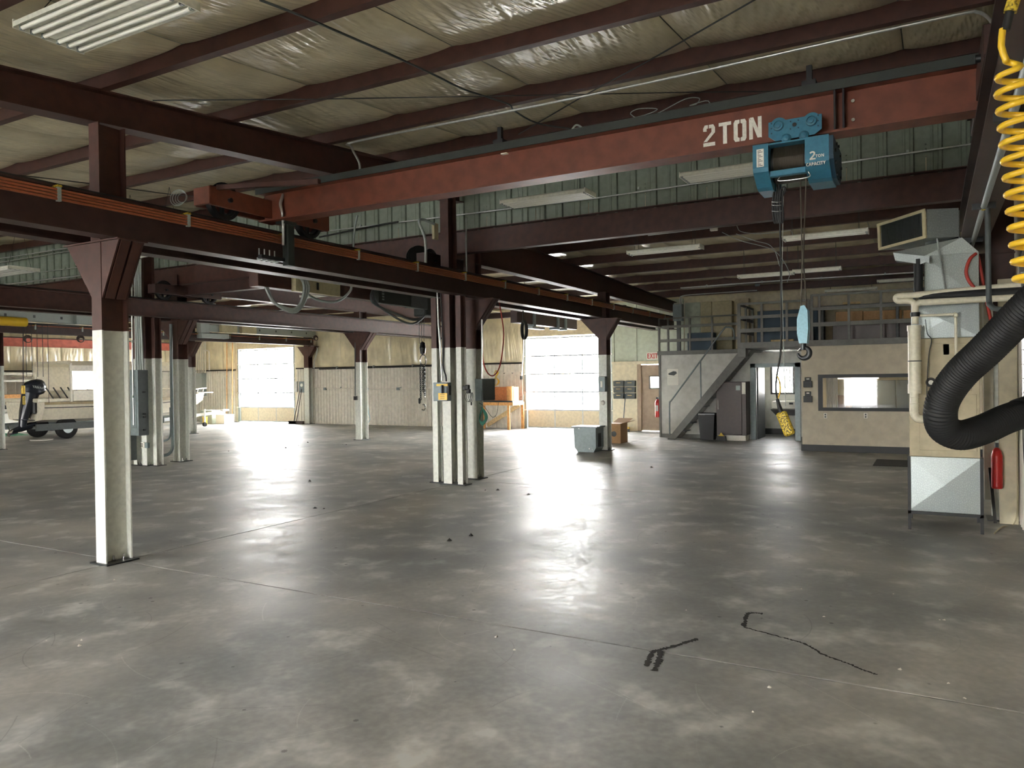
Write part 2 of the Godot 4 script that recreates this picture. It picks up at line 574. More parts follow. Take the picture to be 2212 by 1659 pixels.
func pillow(st: SurfaceTool, a: Vector3, along: Vector3, up: Vector3, out: Vector3, w: float, h: float, nu: int, nv: int, bulge: float, wrinkle: float, sd: int, skew := 0.0, fine := 13.0):
	# an insulation blanket held at its edges: bulges and wrinkles; smooth normals
	var f := FastNoiseLite.new()
	f.seed = sd
	f.frequency = 1.0
	f.fractal_octaves = 2
	var g := []
	for j in nv + 1:
		var row := []
		for i in nu + 1:
			var u := float(i) / nu
			var v := float(j) / nv
			var e := bulge * (1.0 - pow(2 * u - 1, 6.0)) * (0.35 + 0.65 * (1.0 - pow(2 * v - 1, 2.0)))
			var edge := (1.0 - pow(absf(2 * u - 1), 8.0)) * (1.0 - 0.9 * pow(absf(2 * v - 1), 8.0))
			e += wrinkle * edge * f.get_noise_2d((u * w + skew * v * v) * fine, v * h * 0.7)
			e += wrinkle * 0.6 * edge * f.get_noise_2d((u * w + skew * v * v) * fine * 0.4 + 40.0, v * h * 1.1)
			row.append(a + along * (u * w) + up * (v * h) + out * e)
		g.append(row)
	var ns := []
	for j in nv + 1:
		var row := []
		for i in nu + 1:
			var du: Vector3 = g[j][mini(i + 1, nu)] - g[j][maxi(i - 1, 0)]
			var dv: Vector3 = g[mini(j + 1, nv)][i] - g[maxi(j - 1, 0)][i]
			var n := du.cross(dv).normalized()
			row.append(n if n.dot(out) > 0.0 else -n)
		ns.append(row)
	var fwd := along.cross(up).dot(out) < 0.0
	for j in nv:
		for i in nu:
			for k in ([[j, i], [j, i + 1], [j + 1, i + 1], [j, i], [j + 1, i + 1], [j + 1, i]] if fwd else [[j, i], [j + 1, i + 1], [j, i + 1], [j, i], [j + 1, i], [j + 1, i + 1]]):
				st.set_normal(ns[k[0]][k[1]])
				st.add_vertex(g[k[0]][k[1]])

func build_roofs():
	# high roof over the near bays
	var c := structure("ceiling", "white vinyl faced insulation blankets sagging between brown steel purlins", "ceiling")
	var ds := []
	var d := 4.46
	while d > NEAR_D: d -= 1.515
	while d < STEP_D + 0.2:
		if d > NEAR_D: ds.append(d)
		d += 1.515
	for k in ds.size():
		var st := S()
		var y := high_y(ds[k])
		zee(st, P(LEFT_X, y, ds[k]), P(RIGHT_X, y, ds[k]), 0.20, 0.075)
		part(c, "purlin", st, M.steel)
	var edges := [NEAR_D] + ds + [STEP_D]
	var roll := 1.83
	for k in edges.size() - 1:
		var d0: float = edges[k]
		var d1: float = edges[k + 1]
		if d1 - d0 < 0.02: continue
		var x := RIGHT_X
		var i := 0
		while x > LEFT_X + 0.1:
			var w := minf(roll if i else 1.1, x - LEFT_X)
			var near: bool = x > -14.5 and d1 > 1.5
			var st := S()
			var slab := S()
			var a0 := P(x - w, high_y(d0) + 0.26, d0)
			var b0 := P(x - w, high_y(d1) + 0.26, d1)
			var rw := Vector3(w, 0, 0)
			# translucent roof lights, unseen, added to brighten the floor behind the eye
			if d0 > -6.5 and d1 < 0.3 and i in [3, 6]:
				quad(slab, a0, a0 + rw, b0 + rw, b0)
				part(c, "added_roof_light", slab, M.added_skylight)
				x -= w
				i += 1
				continue
			quad(slab, a0, a0 + rw, b0 + rw, b0)
			quad(slab, b0 + Vector3(0, 0.06, 0), b0 + rw + Vector3(0, 0.06, 0), a0 + rw + Vector3(0, 0.06, 0), a0 + Vector3(0, 0.06, 0))
			part(c, "roof_deck", slab, M.siding)
			var a := P(x - w + 0.006, high_y(d0) + 0.20, d0 + 0.012)
			var up := P(0, high_y(d1) - high_y(d0), d1 - d0 - 0.024)
			pillow(st, a, Vector3.RIGHT, up.normalized(), Vector3.DOWN, w - 0.012, up.length(), 130 if near else 8, 12 if near else 3, 0.085, 0.013, 100 + k * 37 + i * 11, 0.35, 24.0)
			part(c, "insulation_blanket", st, M.blanket)
			x -= w
			i += 1
	var o := S()
	# low roof over the far bays
	var l := structure("ceiling", "dark low roof over the far bays with closely set brown purlins", "ceiling")
	ds = []
	d = 12.1
	while d < FAR_D - 0.2:
		ds.append(d)
		d += 1.5
	for k in ds.size():
		var st := S()
		zee(st, P(LEFT_X, low_y(ds[k]), ds[k]), P(RIGHT_X, low_y(ds[k]), ds[k]), 0.20, 0.075)
		part(l, "purlin", st, M.steel)
	edges = [STEP_D] + ds + [FAR_D]
	for k in edges.size() - 1:
		var d0: float = edges[k]
		var d1: float = edges[k + 1]
		var x := RIGHT_X
		var i := 0
		while x > LEFT_X + 0.1:
			var w := minf(roll, x - LEFT_X)
			var st := S()
			var a := P(x - w + 0.006, low_y(d0) + 0.20, d0 + 0.012)
			var up := P(0, low_y(d1) - low_y(d0), d1 - d0 - 0.024)
			pillow(st, a, Vector3.RIGHT, up.normalized(), Vector3.DOWN, w - 0.012, up.length(), 24, 4, 0.07, 0.014, 900 + k * 31 + i * 7, 0.1)
			part(l, "insulation_blanket", st, M.blanket)
			x -= w
			i += 1
	o = S()
	var a := P(LEFT_X - 0.3, low_y(STEP_D) + 0.25, STEP_D)
	var b := P(LEFT_X - 0.3, low_y(FAR_D) + 0.25, FAR_D + 0.3)
	var rr := Vector3(RIGHT_X - LEFT_X + 0.6, 0, 0)
	quad(o, a, a + rr, b + rr, b)
	quad(o, b + Vector3(0, 0.06, 0), b + rr + Vector3(0, 0.06, 0), a + rr + Vector3(0, 0.06, 0), a + Vector3(0, 0.06, 0))
	part(l, "roof_deck", o, M.siding)
	# the ribbed green wall where the roof steps down, on its red eave beam
	var w := structure("wall_step", "grey green ribbed metal siding band above the red eave beam", "wall")
	var x := RIGHT_X
	while x > LEFT_X + 0.05:
		var st := S()
		corrugated(st, P(x - 0.905, 4.16, STEP_D - 0.01), Vector3.RIGHT, Vector3(0, 1.18, 0), Vector3(0, 0, 1), 0.9, 0.30, 0.028, 0.03, 0.006)
		part(w, "siding_panel", st, M.siding)
		x -= 0.91
	var e := S()
	prism(e, [Vector2(-0.13, 0), Vector2(0.012, 0), Vector2(0.012, 0.40), Vector2(-0.10, 0.40), Vector2(-0.10, 0.388), Vector2(0, 0.388), Vector2(0, 0.012), Vector2(-0.13, 0.012)], P(LEFT_X, 3.78, STEP_D - 0.02), Vector3(0, 0, -1), Vector3.UP, Vector3(RIGHT_X - LEFT_X, 0, 0))
	part(w, "eave_beam", e, M.steel)
	var bk := S()
	span(bk, LEFT_X, RIGHT_X, 4.40, 5.40, STEP_D + 0.05, STEP_D + 0.10)
	part(w, "backing", bk, M.siding)

func wall_box(parent: Node3D, called: String, m: Material, x0: float, x1: float, y0: float, y1: float, d0: float, d1: float):
	var st := S()
	span(st, x0, x1, y0, y1, d0, d1)
	return part(parent, called, st, m)

func siding_run(parent: Node3D, x0: float, x1: float, y0: float, y1: float, d: float):
	var x := x0
	while x < x1 - 0.02:
		var w := minf(0.9, x1 - x)
		var st := S()
		corrugated(st, P(x + 0.003, y0, d), Vector3.RIGHT, Vector3(0, y1 - y0, 0), Vector3(0, 0, 1), w - 0.006, maxf((w - 0.006) / maxf(round(w / 0.15), 1), 0.05), 0.022, 0.02)
		part(parent, "siding_panel", st, M.panel)
		x += w
func blanket_run(parent: Node3D, x0: float, x1: float, y0: float, y1: float, d: float, sd: int, bulge := 0.06):
	var x := x0
	var i := 0
	while x < x1 - 0.02:
		var w := minf(1.22, x1 - x)
		var st := S()
		pillow(st, P(x + 0.004, y0, d), Vector3.RIGHT, Vector3.UP, Vector3(0, 0, 1), w - 0.008, y1 - y0, 30, 10, bulge, 0.02, sd + i * 13, 0.3)
		part(parent, "insulation_blanket", st, M.blanket)
		x += w
		i += 1

func build_walls():
	var d := FAR_D
	var w := structure("wall_far", "far wall with white ribbed siding below and yellowed insulation above", "wall")
	# outer skin round the openings: garage doors, exit door, two office windows
	var cuts := [[-25.66, -22.44, 0.0, 3.06], [-11.90, -8.84, 0.0, 3.06], [-7.94, -7.02, 0.0, 2.06]]
	var x := LEFT_X - 0.2
	for q in cuts:
		wall_box(w, "wall_panel", M.wall_cream, x, q[0], 0, 4.4, d, d + 0.2)
		wall_box(w, "wall_panel", M.wall_cream, q[0], q[1], q[3], 4.4, d, d + 0.2)
		x = q[1]
	wall_box(w, "wall_panel", M.wall_cream, x, -4.0, 0, 4.4, d, d + 0.2)
	wall_box(w, "wall_panel", M.wall_cream, -4.0, -3.37, 0, 1.15, d, d + 0.2)
	wall_box(w, "wall_panel", M.wall_cream, -4.0, -3.37, 1.97, 4.4, d, d + 0.2)
	wall_box(w, "wall_panel", M.wall_cream, -3.37, -1.70, 0, 4.4, d, d + 0.2)
	wall_box(w, "wall_panel", M.wall_cream, -1.70, -1.42, 0, 1.10, d, d + 0.2)
	wall_box(w, "wall_panel", M.wall_cream, -1.70, -1.42, 1.64, 4.4, d, d + 0.2)
	wall_box(w, "wall_panel", M.wall_cream, -1.42, RIGHT_X + 0.2, 0, 4.4, d, d + 0.2)
	siding_run(w, LEFT_X, -25.80, 0.0, 2.18, d - 0.03)
	siding_run(w, -22.28, -12.05, 0.0, 2.16, d - 0.03)
	siding_run(w, -12.05, -11.98, 0.0, 2.16, d - 0.03)
	blanket_run(w, LEFT_X, -25.80, 2.22, 4.0, d - 0.02, 40)
	blanket_run(w, -22.28, -21.7, 2.22, 4.0, d - 0.02, 47)
	blanket_run(w, -21.2, -12.0, 2.22, 4.0, d - 0.02, 50)
	for q in [[LEFT_X, -25.8], [-22.28, -12.0]]:
		wall_box(w, "girt", M.debris, q[0], q[1], 2.165, 2.215, d - 0.07, d)
	wall_box(w, "door_header", M.door_tan, -25.66, -22.44, 3.06, 3.9, d - 0.04, d)
	wall_box(w, "door_header", M.door_tan, -11.95, -8.84, 3.06, 3.9, d - 0.04, d)
	for q in [[-8.80, -8.72], [-8.71, -7.98], [-7.97, -7.24], [-7.23, -6.5]]:
		wall_box(w, "upper_panel", M.wall_green, q[0] + 0.004, q[1] - 0.004, 2.16, 4.0, d - 0.05, d)
	wall_box(w, "lintel_board", M.wall_cream, -8.80, -6.6, 2.07, 2.155, d - 0.09, d)
	wall_box(w, "plywood_panel", M.wall_cream, -8.80, -7.97, 0.0, 2.065, d - 0.04, d)
	# left wall
	var l := structure("wall_left", "left side wall with ribbed white siding and wrinkled insulation above", "wall")
	wall_box(l, "wall_panel", M.wall_cream, LEFT_X - 0.2, LEFT_X, 0, 5.6, NEAR_D, FAR_D + 0.2)
	var q := 13.3
	while q < FAR_D - 0.1:
		var wd := minf(0.9, FAR_D - q)
		var st := S()
		corrugated(st, P(LEFT_X + 0.02, 0, q), Vector3(0, 0, -1), Vector3(0, 2.18, 0), Vector3.RIGHT, wd - 0.006, maxf(wd / maxf(round(wd / 0.30), 1), 0.05), 0.022, 0.02)
		part(l, "siding_panel", st, M.panel)
		st = S()
		pillow(st, P(LEFT_X + 0.02, 2.22, q), Vector3(0, 0, -1), Vector3.UP, Vector3.RIGHT, wd - 0.008, 1.85, 26, 8, 0.07, 0.03, 300 + int(q * 10), 0.5)
		part(l, "insulation_blanket", st, M.blanket)
		q += wd
	wall_box(l, "girt", M.debris, LEFT_X, LEFT_X + 0.07, 2.165, 2.215, 13.3, FAR_D)
	# right wall
	var r := structure("wall_right", "right side wall with cream ribbed siding beside the furnace", "wall")
	wall_box(r, "wall_panel", M.wall_cream, RIGHT_X, RIGHT_X + 0.2, 0, 5.6, NEAR_D, FAR_D + 0.2)
	q = 3.5
	while q < 16.0:
		var st := S()
		corrugated(st, P(RIGHT_X - 0.01, 0, q), Vector3(0, 0, -1), Vector3(0, 2.9, 0), Vector3.LEFT, 0.894, 0.149, 0.03, 0.022)
		part(r, "siding_panel", st, M.panel)
		q += 0.9
	# the wall behind the eye: two more garage doors, plus an unseen doorway added to let light in
	var n := structure("wall_near", "wall behind the eye with two glazed garage doors and one unseen open doorway added for light", "wall")
	var nd := NEAR_D
	var top := 3.9
	var xs := [LEFT_X - 0.2, -22.2, -18.6, -13.4, -9.8, -4.2, -2.6, RIGHT_X + 0.2]
	for k in xs.size() - 1:
		wall_box(n, "wall_panel", M.wall_cream, xs[k], xs[k + 1], 3.06 if k % 2 else 0.0, top, nd - 0.2, nd)

func garage_door(n: int, x0: float, x1: float, d: float, label: String):
	var t := structure("door_%d" % n, label, "garage door")
	var ys := [0.04, 0.62, 1.215, 1.81, 2.405, 3.0]
	var w := (x1 - x0) / 3.0
	var pane: ArrayMesh
	for k in 5:
		for c in 3:
			var a := x0 + c * w
			if k == 0:
				var st := S()
				cbox(st, P(a + w / 2, 0.33, d + 0.03), Vector3(w - 0.03, 0.56, 0.04), 0.006)
				part(t, "panel", st, M.door_tan)
			else:
				if pane == null:
					var st := S()
					box(st, Vector3.ZERO, Vector3(w - 0.03, 0.585, 0.006))
					pane = st.commit()
				same(t, "pane", pane, M.glass, P(a + w / 2, (ys[k] + ys[k + 1]) / 2, d + 0.03))
	for k in ys.size():
		var st := S()
		span(st, x0 - 0.01, x1 + 0.01, ys[k] - 0.022, ys[k] + 0.022, d + 0.005, d + 0.05, 0.004)
		part(t, "rail", st, M.door_frame)
	for c in 4:
		var st := S()
		span(st, x0 + c * w - 0.017, x0 + c * w + 0.017, 0.02, 3.0, d + 0.012, d + 0.048, 0.004)
		part(t, "stile", st, M.door_frame)
	for sx in [x0 - 0.06, x1 + 0.06]:
		var st := S()
		span(st, sx - 0.035, sx + 0.035, 0.0, 3.15, d - 0.06, d + 0.03, 0.005)
		part(t, "track", st, M.galv_dull)
		for y in [0.62, 1.215, 1.81, 2.405]:
			st = S()
			cyl(st, P(sx - 0.06, y, d - 0.04), P(sx + 0.06, y, d - 0.04), 0.025, 10)
			part(t, "roller", st, M.white)

func build_openings():
	garage_door(1, -11.86, -8.88, FAR_D + 0.05, "glazed sectional garage door behind the column with the grey box")
	garage_door(2, -25.60, -22.50, FAR_D + 0.05, "glazed sectional garage door beside the boat trailer tongue")
	garage_door(3, -22.15, -18.65, NEAR_D - 0.1, "glazed sectional garage door in the wall behind the eye near the boat bay")
	garage_door(4, -13.35, -9.85, NEAR_D - 0.1, "glazed sectional garage door in the wall behind the eye, middle bay")
	# exit door with its small square window
	var d := FAR_D
	var t := structure("door_5", "tan steel exit door with a small square window", "door")
	for q in [[-7.94, -7.02, 0.015, 1.32], [-7.94, -7.02, 1.68, 2.04], [-7.94, -7.60, 1.32, 1.68], [-7.30, -7.02, 1.32, 1.68]]:
		var st := S()
		span(st, q[0], q[1], q[2], q[3], d + 0.04, d + 0.085)
		part(t, "leaf_panel", st, M.exit_door)
	var st := S()
	span(st, -7.60, -7.30, 1.32, 1.68, d + 0.06, d + 0.066)
	part(t, "pane", st, M.glass)
	for q in [[-7.63, -7.58, 1.30, 1.70], [-7.32, -7.27, 1.30, 1.70], [-7.63, -7.27, 1.30, 1.335], [-7.63, -7.27, 1.665, 1.70]]:
		st = S()
		span(st, q[0], q[1], q[2], q[3], d + 0.025, d + 0.05, 0.004)
		part(t, "window_frame", st, M.grey_trim)
	st = S()
	span(st, -7.98, -7.86, 0.0, 2.06, d - 0.06, d + 0.04, 0.006)
	part(t, "door_jamb", st, M.exit_door)
	st = S()
	lathe(st, [[0.0, 0.06], [0.03, 0.055], [0.034, 0.03], [0.012, 0.02], [0.012, 0.0]], P(-7.26, 1.12, d + 0.03), Vector3(0, 0, 1), 14)
	part(t, "knob", st, M.chrome)
	# the yard outside, so that daylight also comes up from the ground
	st = S()
	span(st, -60, 40, -0.55, -0.35, FAR_D + 0.25, FAR_D + 60)
	part(self, "ground_far", st, M.ground)
	tag(get_node("ground_far"), "pale concrete yard outside the far garage doors", "ground", "", "structure")
	st = S()
	span(st, -60, 40, -0.55, -0.35, NEAR_D - 60, NEAR_D - 0.25)
	part(self, "ground_near", st, M.ground)
	tag(get_node("ground_near"), "pale concrete yard outside the wall behind the eye", "ground", "", "structure")
# ---- columns, rafters, crane runways
const INTO := Vector3(0, 0, -1)   # deeper into the hall

func stub(st: SurfaceTool, x: float, d: float, w: float, h: float, y0: float, y1: float):
	# an I-section post: flanges face the eye and away, x is its middle, d its near face
	ibeam(st, P(x, y0, d), P(x, y1, d), h, w, 0.014, 0.010, INTO)

func column(label: String, x: float, d: float, w: float, h: float, y1: float, paint := 2.2, plate := true, group := "steel columns carrying the roof and runways") -> Node3D:
	var t := thing("steel_column", label, "column", P(x, 0, d + h / 2), group)
	var st := S()
	stub(st, x, d, w, h, 0.012, paint)
	part(t, "painted_base", st, M.white_paint, "white painted lower part")
	st = S()
	stub(st, x, d, w, h, paint, y1)
	part(t, "shaft", st, M.steel, "brown primed upper part")
	if plate:
		st = S()
		span(st, x - w / 2 - 0.06, x + w / 2 + 0.06, 0.0, 0.014, d - 0.03, d + h + 0.03, 0.003)
		part(t, "base_plate", st, M.iron)
		for q in [[-1, 0.35], [1, 0.35], [1, 0.75], [-1, 0.75]]:
			st = S()
			var p := P(x + q[0] * (w / 2 - 0.035), 0.014, d + h * q[1])
			cyl(st, p, p + Vector3(0, 0.02, 0), 0.02, 6)
			cyl(st, p, p + Vector3(0, 0.055, 0), 0.010, 8)
			part(t, "anchor_bolt", st, M.chrome)
	return t

func capital(t: Node3D, x: float, d: float, h: float, x0: float, x1: float, y0: float, y1: float):
	# wedge brackets that spread the column head under both runways: plates front, back and flared flanges
	for q in [d + 0.006, d + h - 0.020]:
		var st := S()
		prism(st, [Vector2(x - 0.075, y0), Vector2(x + 0.075, y0), Vector2(x1, y1), Vector2(x0, y1)], P(0, 0, q), Vector3.RIGHT, Vector3.UP, P(0, 0, 0.014))
		part(t, "bracket_plate", st, M.steel)
	for s in [[x - 0.075, x0], [x + 0.075, x1]]:
		for dd in [d + h * 0.30, d + h * 0.72]:
			var st := S()
			var a := P(s[0], y0, dd)
			var b := P(s[1], y1, dd)
			bar(st, a, b, h * 0.34, 0.014, Vector3(b.y - a.y, -(b.x - a.x), 0).normalized())
			part(t, "bracket_flange", st, M.steel)
	var st := S()
	span(st, x0 - 0.02, x1 + 0.02, y1, y1 + 0.015, d - 0.02, d + h + 0.02, 0.003)
	part(t, "bearing_plate", st, M.steel)

func runway(called: String, label: String, x: float, d0: float, d1: float, y0: float, h: float, w: float, m: Material, conductors := 0, side := 1) -> Node3D:
	var t := thing(called, label, "crane runway", P(x, y0, (d0 + d1) / 2), "crane runway beams")
	var st := S()
	ibeam(st, P(x, y0, d0), P(x, y0, d1), h, w, 0.018, 0.012)
	part(t, "beam", st, m)
	st = S()
	span(st, x - 0.025, x + 0.025, y0 + h, y0 + h + 0.035, d0, d1, 0.004)
	part(t, "rail", st, M.iron)
	for k in conductors:
		st = S()
		var xx := x + side * (w / 2 + 0.045)
		span(st, xx - 0.014, xx + 0.014, y0 + h - 0.062 - k * 0.026, y0 + h - 0.042 - k * 0.026, d0, d1, 0.004)
		part(t, "conductor_bar", st, M.copper)
	if conductors:
		var d := d0 + 1.1
		while d < d1:
			st = S()
			span(st, x + side * 0.02, x + side * (w / 2 + 0.07), y0 + h - 0.03, y0 + h - 0.012, d - 0.02, d + 0.02)
			part(t, "hanger_bracket", st, M.worn_yellow)
			st = S()
			span(st, x + side * (w / 2 + 0.03), x + side * (w / 2 + 0.066), y0 + h - 0.15, y0 + h - 0.03, d - 0.015, d + 0.015)
			part(t, "insulator_clip", st, M.galv_dull)
			d += 1.28
	return t

func rafter(label: String, x: float, d0: float, d1: float, y0: float, y1: float, h0: float, h1: float, w := 0.2, m: Material = null) -> Node3D:
	var t := thing("roof_rafter", label, "rafter", P(x, (y0 + y1) / 2, (d0 + d1) / 2), "steel roof rafters")
	var st := S()
	ibeam(st, P(x, y0, d0), P(x, y1, d1), h0, w, 0.014, 0.010, Vector3.UP, h1)
	part(t, "beam", st, m if m else M.steel)
	return t

func build_frame():
	# column line beside the hoist bay
	var c := column("nearest white based column, standing alone on the floor joint with a flared brown head", -6.84, 4.33, 0.15, 0.27, 4.14)
	capital(c, -6.84, 4.33, 0.27, -7.30, -6.50, 2.50, 3.02)
	column("post beside the thin conduit, outermost of the clustered posts with the yellow labelled switch", -7.12, 10.22, 0.10, 0.13, 3.02)
	column("tall post behind the yellow labelled switch, reaching up to the eave in the cluster", -6.825, 10.13, 0.155, 0.24, 4.75)
	column("slim post beside the wall phone box in the post cluster", -6.585, 10.13, 0.095, 0.15, 3.02)
	c = column("rear post of the cluster with the grey enclosure, flared under the runways", -6.815, 10.84, 0.22, 0.22, 4.0)
	capital(c, -6.815, 10.84, 0.22, -7.30, -6.36, 2.52, 3.02)
	c = column("column with the grey disconnect switch and the steel box at its foot", -6.62, 16.22, 0.20, 0.26, 3.64)
	capital(c, -6.62, 16.22, 0.26, -7.15, -6.25, 2.55, 3.02)
	# middle column line
	column("slim post carrying the big grey breaker panel", -14.42, 9.9, 0.11, 0.14, 3.02)
	column("post beside the breaker panel with a four hole outlet", -14.12, 9.9, 0.15, 0.24, 4.7)
	column("slim post at the edge of the breaker panel cluster", -13.90, 9.98, 0.10, 0.16, 3.02)
	c = column("column with the curved grey conduit at its foot", -14.19, 10.70, 0.22, 0.25, 4.0)
	capital(c, -14.19, 10.70, 0.25, -14.75, -13.75, 2.52, 3.02)
	c = column("slim column with a conduit and outlet box in front of the ribbed siding", -14.18, 16.58, 0.20, 0.32, 3.64)
	capital(c, -14.18, 16.58, 0.32, -14.65, -13.72, 2.55, 3.02)
	c = column("column half hidden beside the boat windscreen", -21.45, 16.6, 0.22, 0.28, 3.64)
	capital(c, -21.45, 16.6, 0.28, -21.95, -21.0, 2.55, 3.02)
	c = column("wall column between the far garage door and the ribbed siding", -21.45, 22.06, 0.24, 0.22, 3.9)
	capital(c, -21.45, 22.06, 0.22, -21.9, -21.0, 2.6, 3.02)
	c = column("column on the third line hidden behind the nearest column", -21.45, 10.7, 0.22, 0.25, 4.0)
	# right wall frame
	c = column("brown wall column behind the furnace at the right wall", 0.70, 10.15, 0.22, 0.28, 4.8)
	capital(c, 0.62, 10.15, 0.28, 0.24, 0.80, 2.55, 3.02)
	# runways
	runway("runway_beam", "brown runway beam with orange conductor bars over the nearest column", -6.62, -5.0, 21.75, 3.04, 0.36, 0.20, M.steel_dark, 4)
	runway("runway_beam", "brown runway beam hidden behind the one with four conductor bars", -7.18, -5.0, 21.75, 3.04, 0.36, 0.20, M.steel_dark)
	runway("runway_beam", "brown runway beam on the middle column line with a reddish splice", -13.85, 2.0, 21.9, 3.04, 0.34, 0.20, M.girder_red if false else M.steel, 0)
	runway("runway_beam", "far side runway beam on the middle column line", -14.52, 2.0, 21.9, 3.04, 0.34, 0.20, M.steel_dark)
	runway("runway_beam", "dark runway beam with one orange conductor near the boat", -21.0, 4.0, 22.0, 3.05, 0.26, 0.18, M.steel_dark, 1)
	runway("runway_beam", "bright red runway beam along the wall above the boat", -28.4, 8.0, 22.2, 3.06, 0.30, 0.18, M.girder_red)
	runway("runway_beam", "brown runway beam along the right wall above the yellow air hose", 0.40, -5.0, 10.9, 3.10, 0.34, 0.26, M.steel_dark)
	# rafters of the high roof
	var f := func(d: float) -> float: return 4.08 + 0.0764 * (d - 3.5)
	for q in [[-6.90, "dark rafter above the nearest column"], [-14.19, "high rafter over the middle column line"], [-21.45, "high rafter over the third column line"], [0.70, "high rafter against the right wall"]]:
		rafter(q[1], q[0], NEAR_D, 3.5, f.call(NEAR_D), 4.08, 0.2, 0.30)
		rafter(q[1] + (", its far length" if true else ""), q[0], 3.5, 10.7, 4.08, f.call(10.7), 0.30, 0.43)
	# rafters of the low roof
	for q in [[-6.80, "black looking"], [-14.19, "pinkish lit"], [-21.45, "far"], [0.72, "wall"]]:
		rafter(q[1] + " haunched end of a low rafter at the roof step", q[0], 10.86, 12.9, 3.63, 3.63, 0.36, 0.55, 0.2, M.steel)
		rafter(q[1] + " low rafter running to the far wall", q[0], 12.9, 22.38, 3.63, 3.60, 0.55, 0.30, 0.2, M.steel)
# ---- the two-ton bridge crane and its blue hoist
const BR_D := 6.20
func stencil(parent: Node3D, d: float):
	# 2 T O N, white stencil paint on the web; unit letters 1 wide, 1 high
	var L := [
		[1519.2, 1544.6, [[[0.0, 0.72], [0.0, 0.86], [0.13, 1.0], [0.40, 1.0], [0.40, 0.84], [0.30, 0.84], [0.30, 0.70]], [[0.48, 1.0], [0.85, 1.0], [1.0, 0.86], [1.0, 0.62], [0.32, 0.22], [0.02, 0.22], [0.70, 0.66], [0.70, 0.84], [0.48, 0.84]], [[0.0, 0.0], [1.0, 0.0], [1.0, 0.17], [0.0, 0.17]]]],
		[1552.9, 1579.5, [[[0.0, 1.0], [0.0, 0.84], [0.34, 0.84], [0.34, 0.0], [0.66, 0.0], [0.66, 0.84], [1.0, 0.84], [1.0, 1.0]]]],
		[1585.0, 1612.5, [[[0.46, 1.0], [0.46, 0.84], [0.32, 0.80], [0.32, 0.20], [0.46, 0.16], [0.46, 0.0], [0.12, 0.0], [0.0, 0.12], [0.0, 0.88], [0.12, 1.0]], [[0.54, 1.0], [0.88, 1.0], [1.0, 0.88], [1.0, 0.12], [0.88, 0.0], [0.54, 0.0], [0.54, 0.16], [0.68, 0.20], [0.68, 0.80], [0.54, 0.84]]]],
		[1618.3, 1645.5, [[[0.0, 0.0], [0.30, 0.0], [0.30, 0.72], [0.0, 1.0]], [[0.06, 1.0], [0.34, 1.0], [0.98, 0.04], [0.66, 0.04]], [[0.70, 0.42], [0.70, 1.0], [1.0, 1.0], [1.0, 0.0]]]],
	]
	for q in L:
		var a := onD(q[0], 290, d)
		var b := onD(q[1], 280, d)
		var w := b.x - a.x
		for pl in q[2]:
			var st := S()
			var poly := []
			for p in pl: poly.append(Vector2(p[0] * w, p[1] * 0.172))
			prism(st, poly, Vector3(a.x, 3.56, -d), Vector3.RIGHT, Vector3.UP, Vector3(0, 0, 0.002))
			part(parent, "stencil_letter", st, M.white)

func spoked_wheel(st: SurfaceTool, c: Vector3, axis: Vector3, r: float, w: float):
	lathe(st, [[r * 0.78, -w / 2], [r, -w / 2], [r, w / 2], [r * 0.78, w / 2], [r * 0.78, -w / 2]], c, axis, 28)
	lathe(st, [[r * 1.08, w / 2], [r * 1.08, w / 2 + 0.012], [r * 0.9, w / 2 + 0.012], [r * 0.9, w / 2], [r * 1.08, w / 2]], c, axis, 28)
	lathe(st, [[0.0, -w * 0.6], [r * 0.24, -w * 0.6], [r * 0.24, w * 0.6], [0.0, w * 0.6]], c, axis, 14)
	var t := axis.normalized()
	var x := t.cross(Vector3.UP).normalized()
	var y := t.cross(x)
	for k in 4:
		var u := x * cos(TAU * k / 4) + y * sin(TAU * k / 4)
		bar(st, c + u * r * 0.2, c + u * r * 0.82, 0.03, w * 0.5, t)

func end_truck(label: String, x: float, d0: float, d1: float, rail_y: float, m: Material) -> Node3D:
	var t := thing("crane_end_truck", label, "crane wheels", P(x, rail_y, (d0 + d1) / 2), "crane end trucks")
	for s in [-0.10, 0.10]:
		var st := S()
		span(st, x + s - 0.02, x + s + 0.02, rail_y + 0.10, rail_y + 0.30, d0, d1, 0.006)
		part(t, "side_channel", st, m)
	for d in [d0 + 0.24, d1 - 0.24]:
		var st := S()
		spoked_wheel(st, P(x, rail_y + 0.185, d), Vector3.RIGHT, 0.185, 0.08)
		part(t, "wheel", st, M.black)
		st = S()
		cyl(st, P(x - 0.15, rail_y + 0.185, d), P(x + 0.15, rail_y + 0.185, d), 0.025, 10)
		part(t, "axle", st, M.iron)
	for d in [d0, d1]:
		var st := S()
		span(st, x - 0.12, x + 0.12, rail_y + 0.11, rail_y + 0.29, d - 0.02, d + 0.02, 0.004)
		part(t, "end_plate", st, m)
	return t

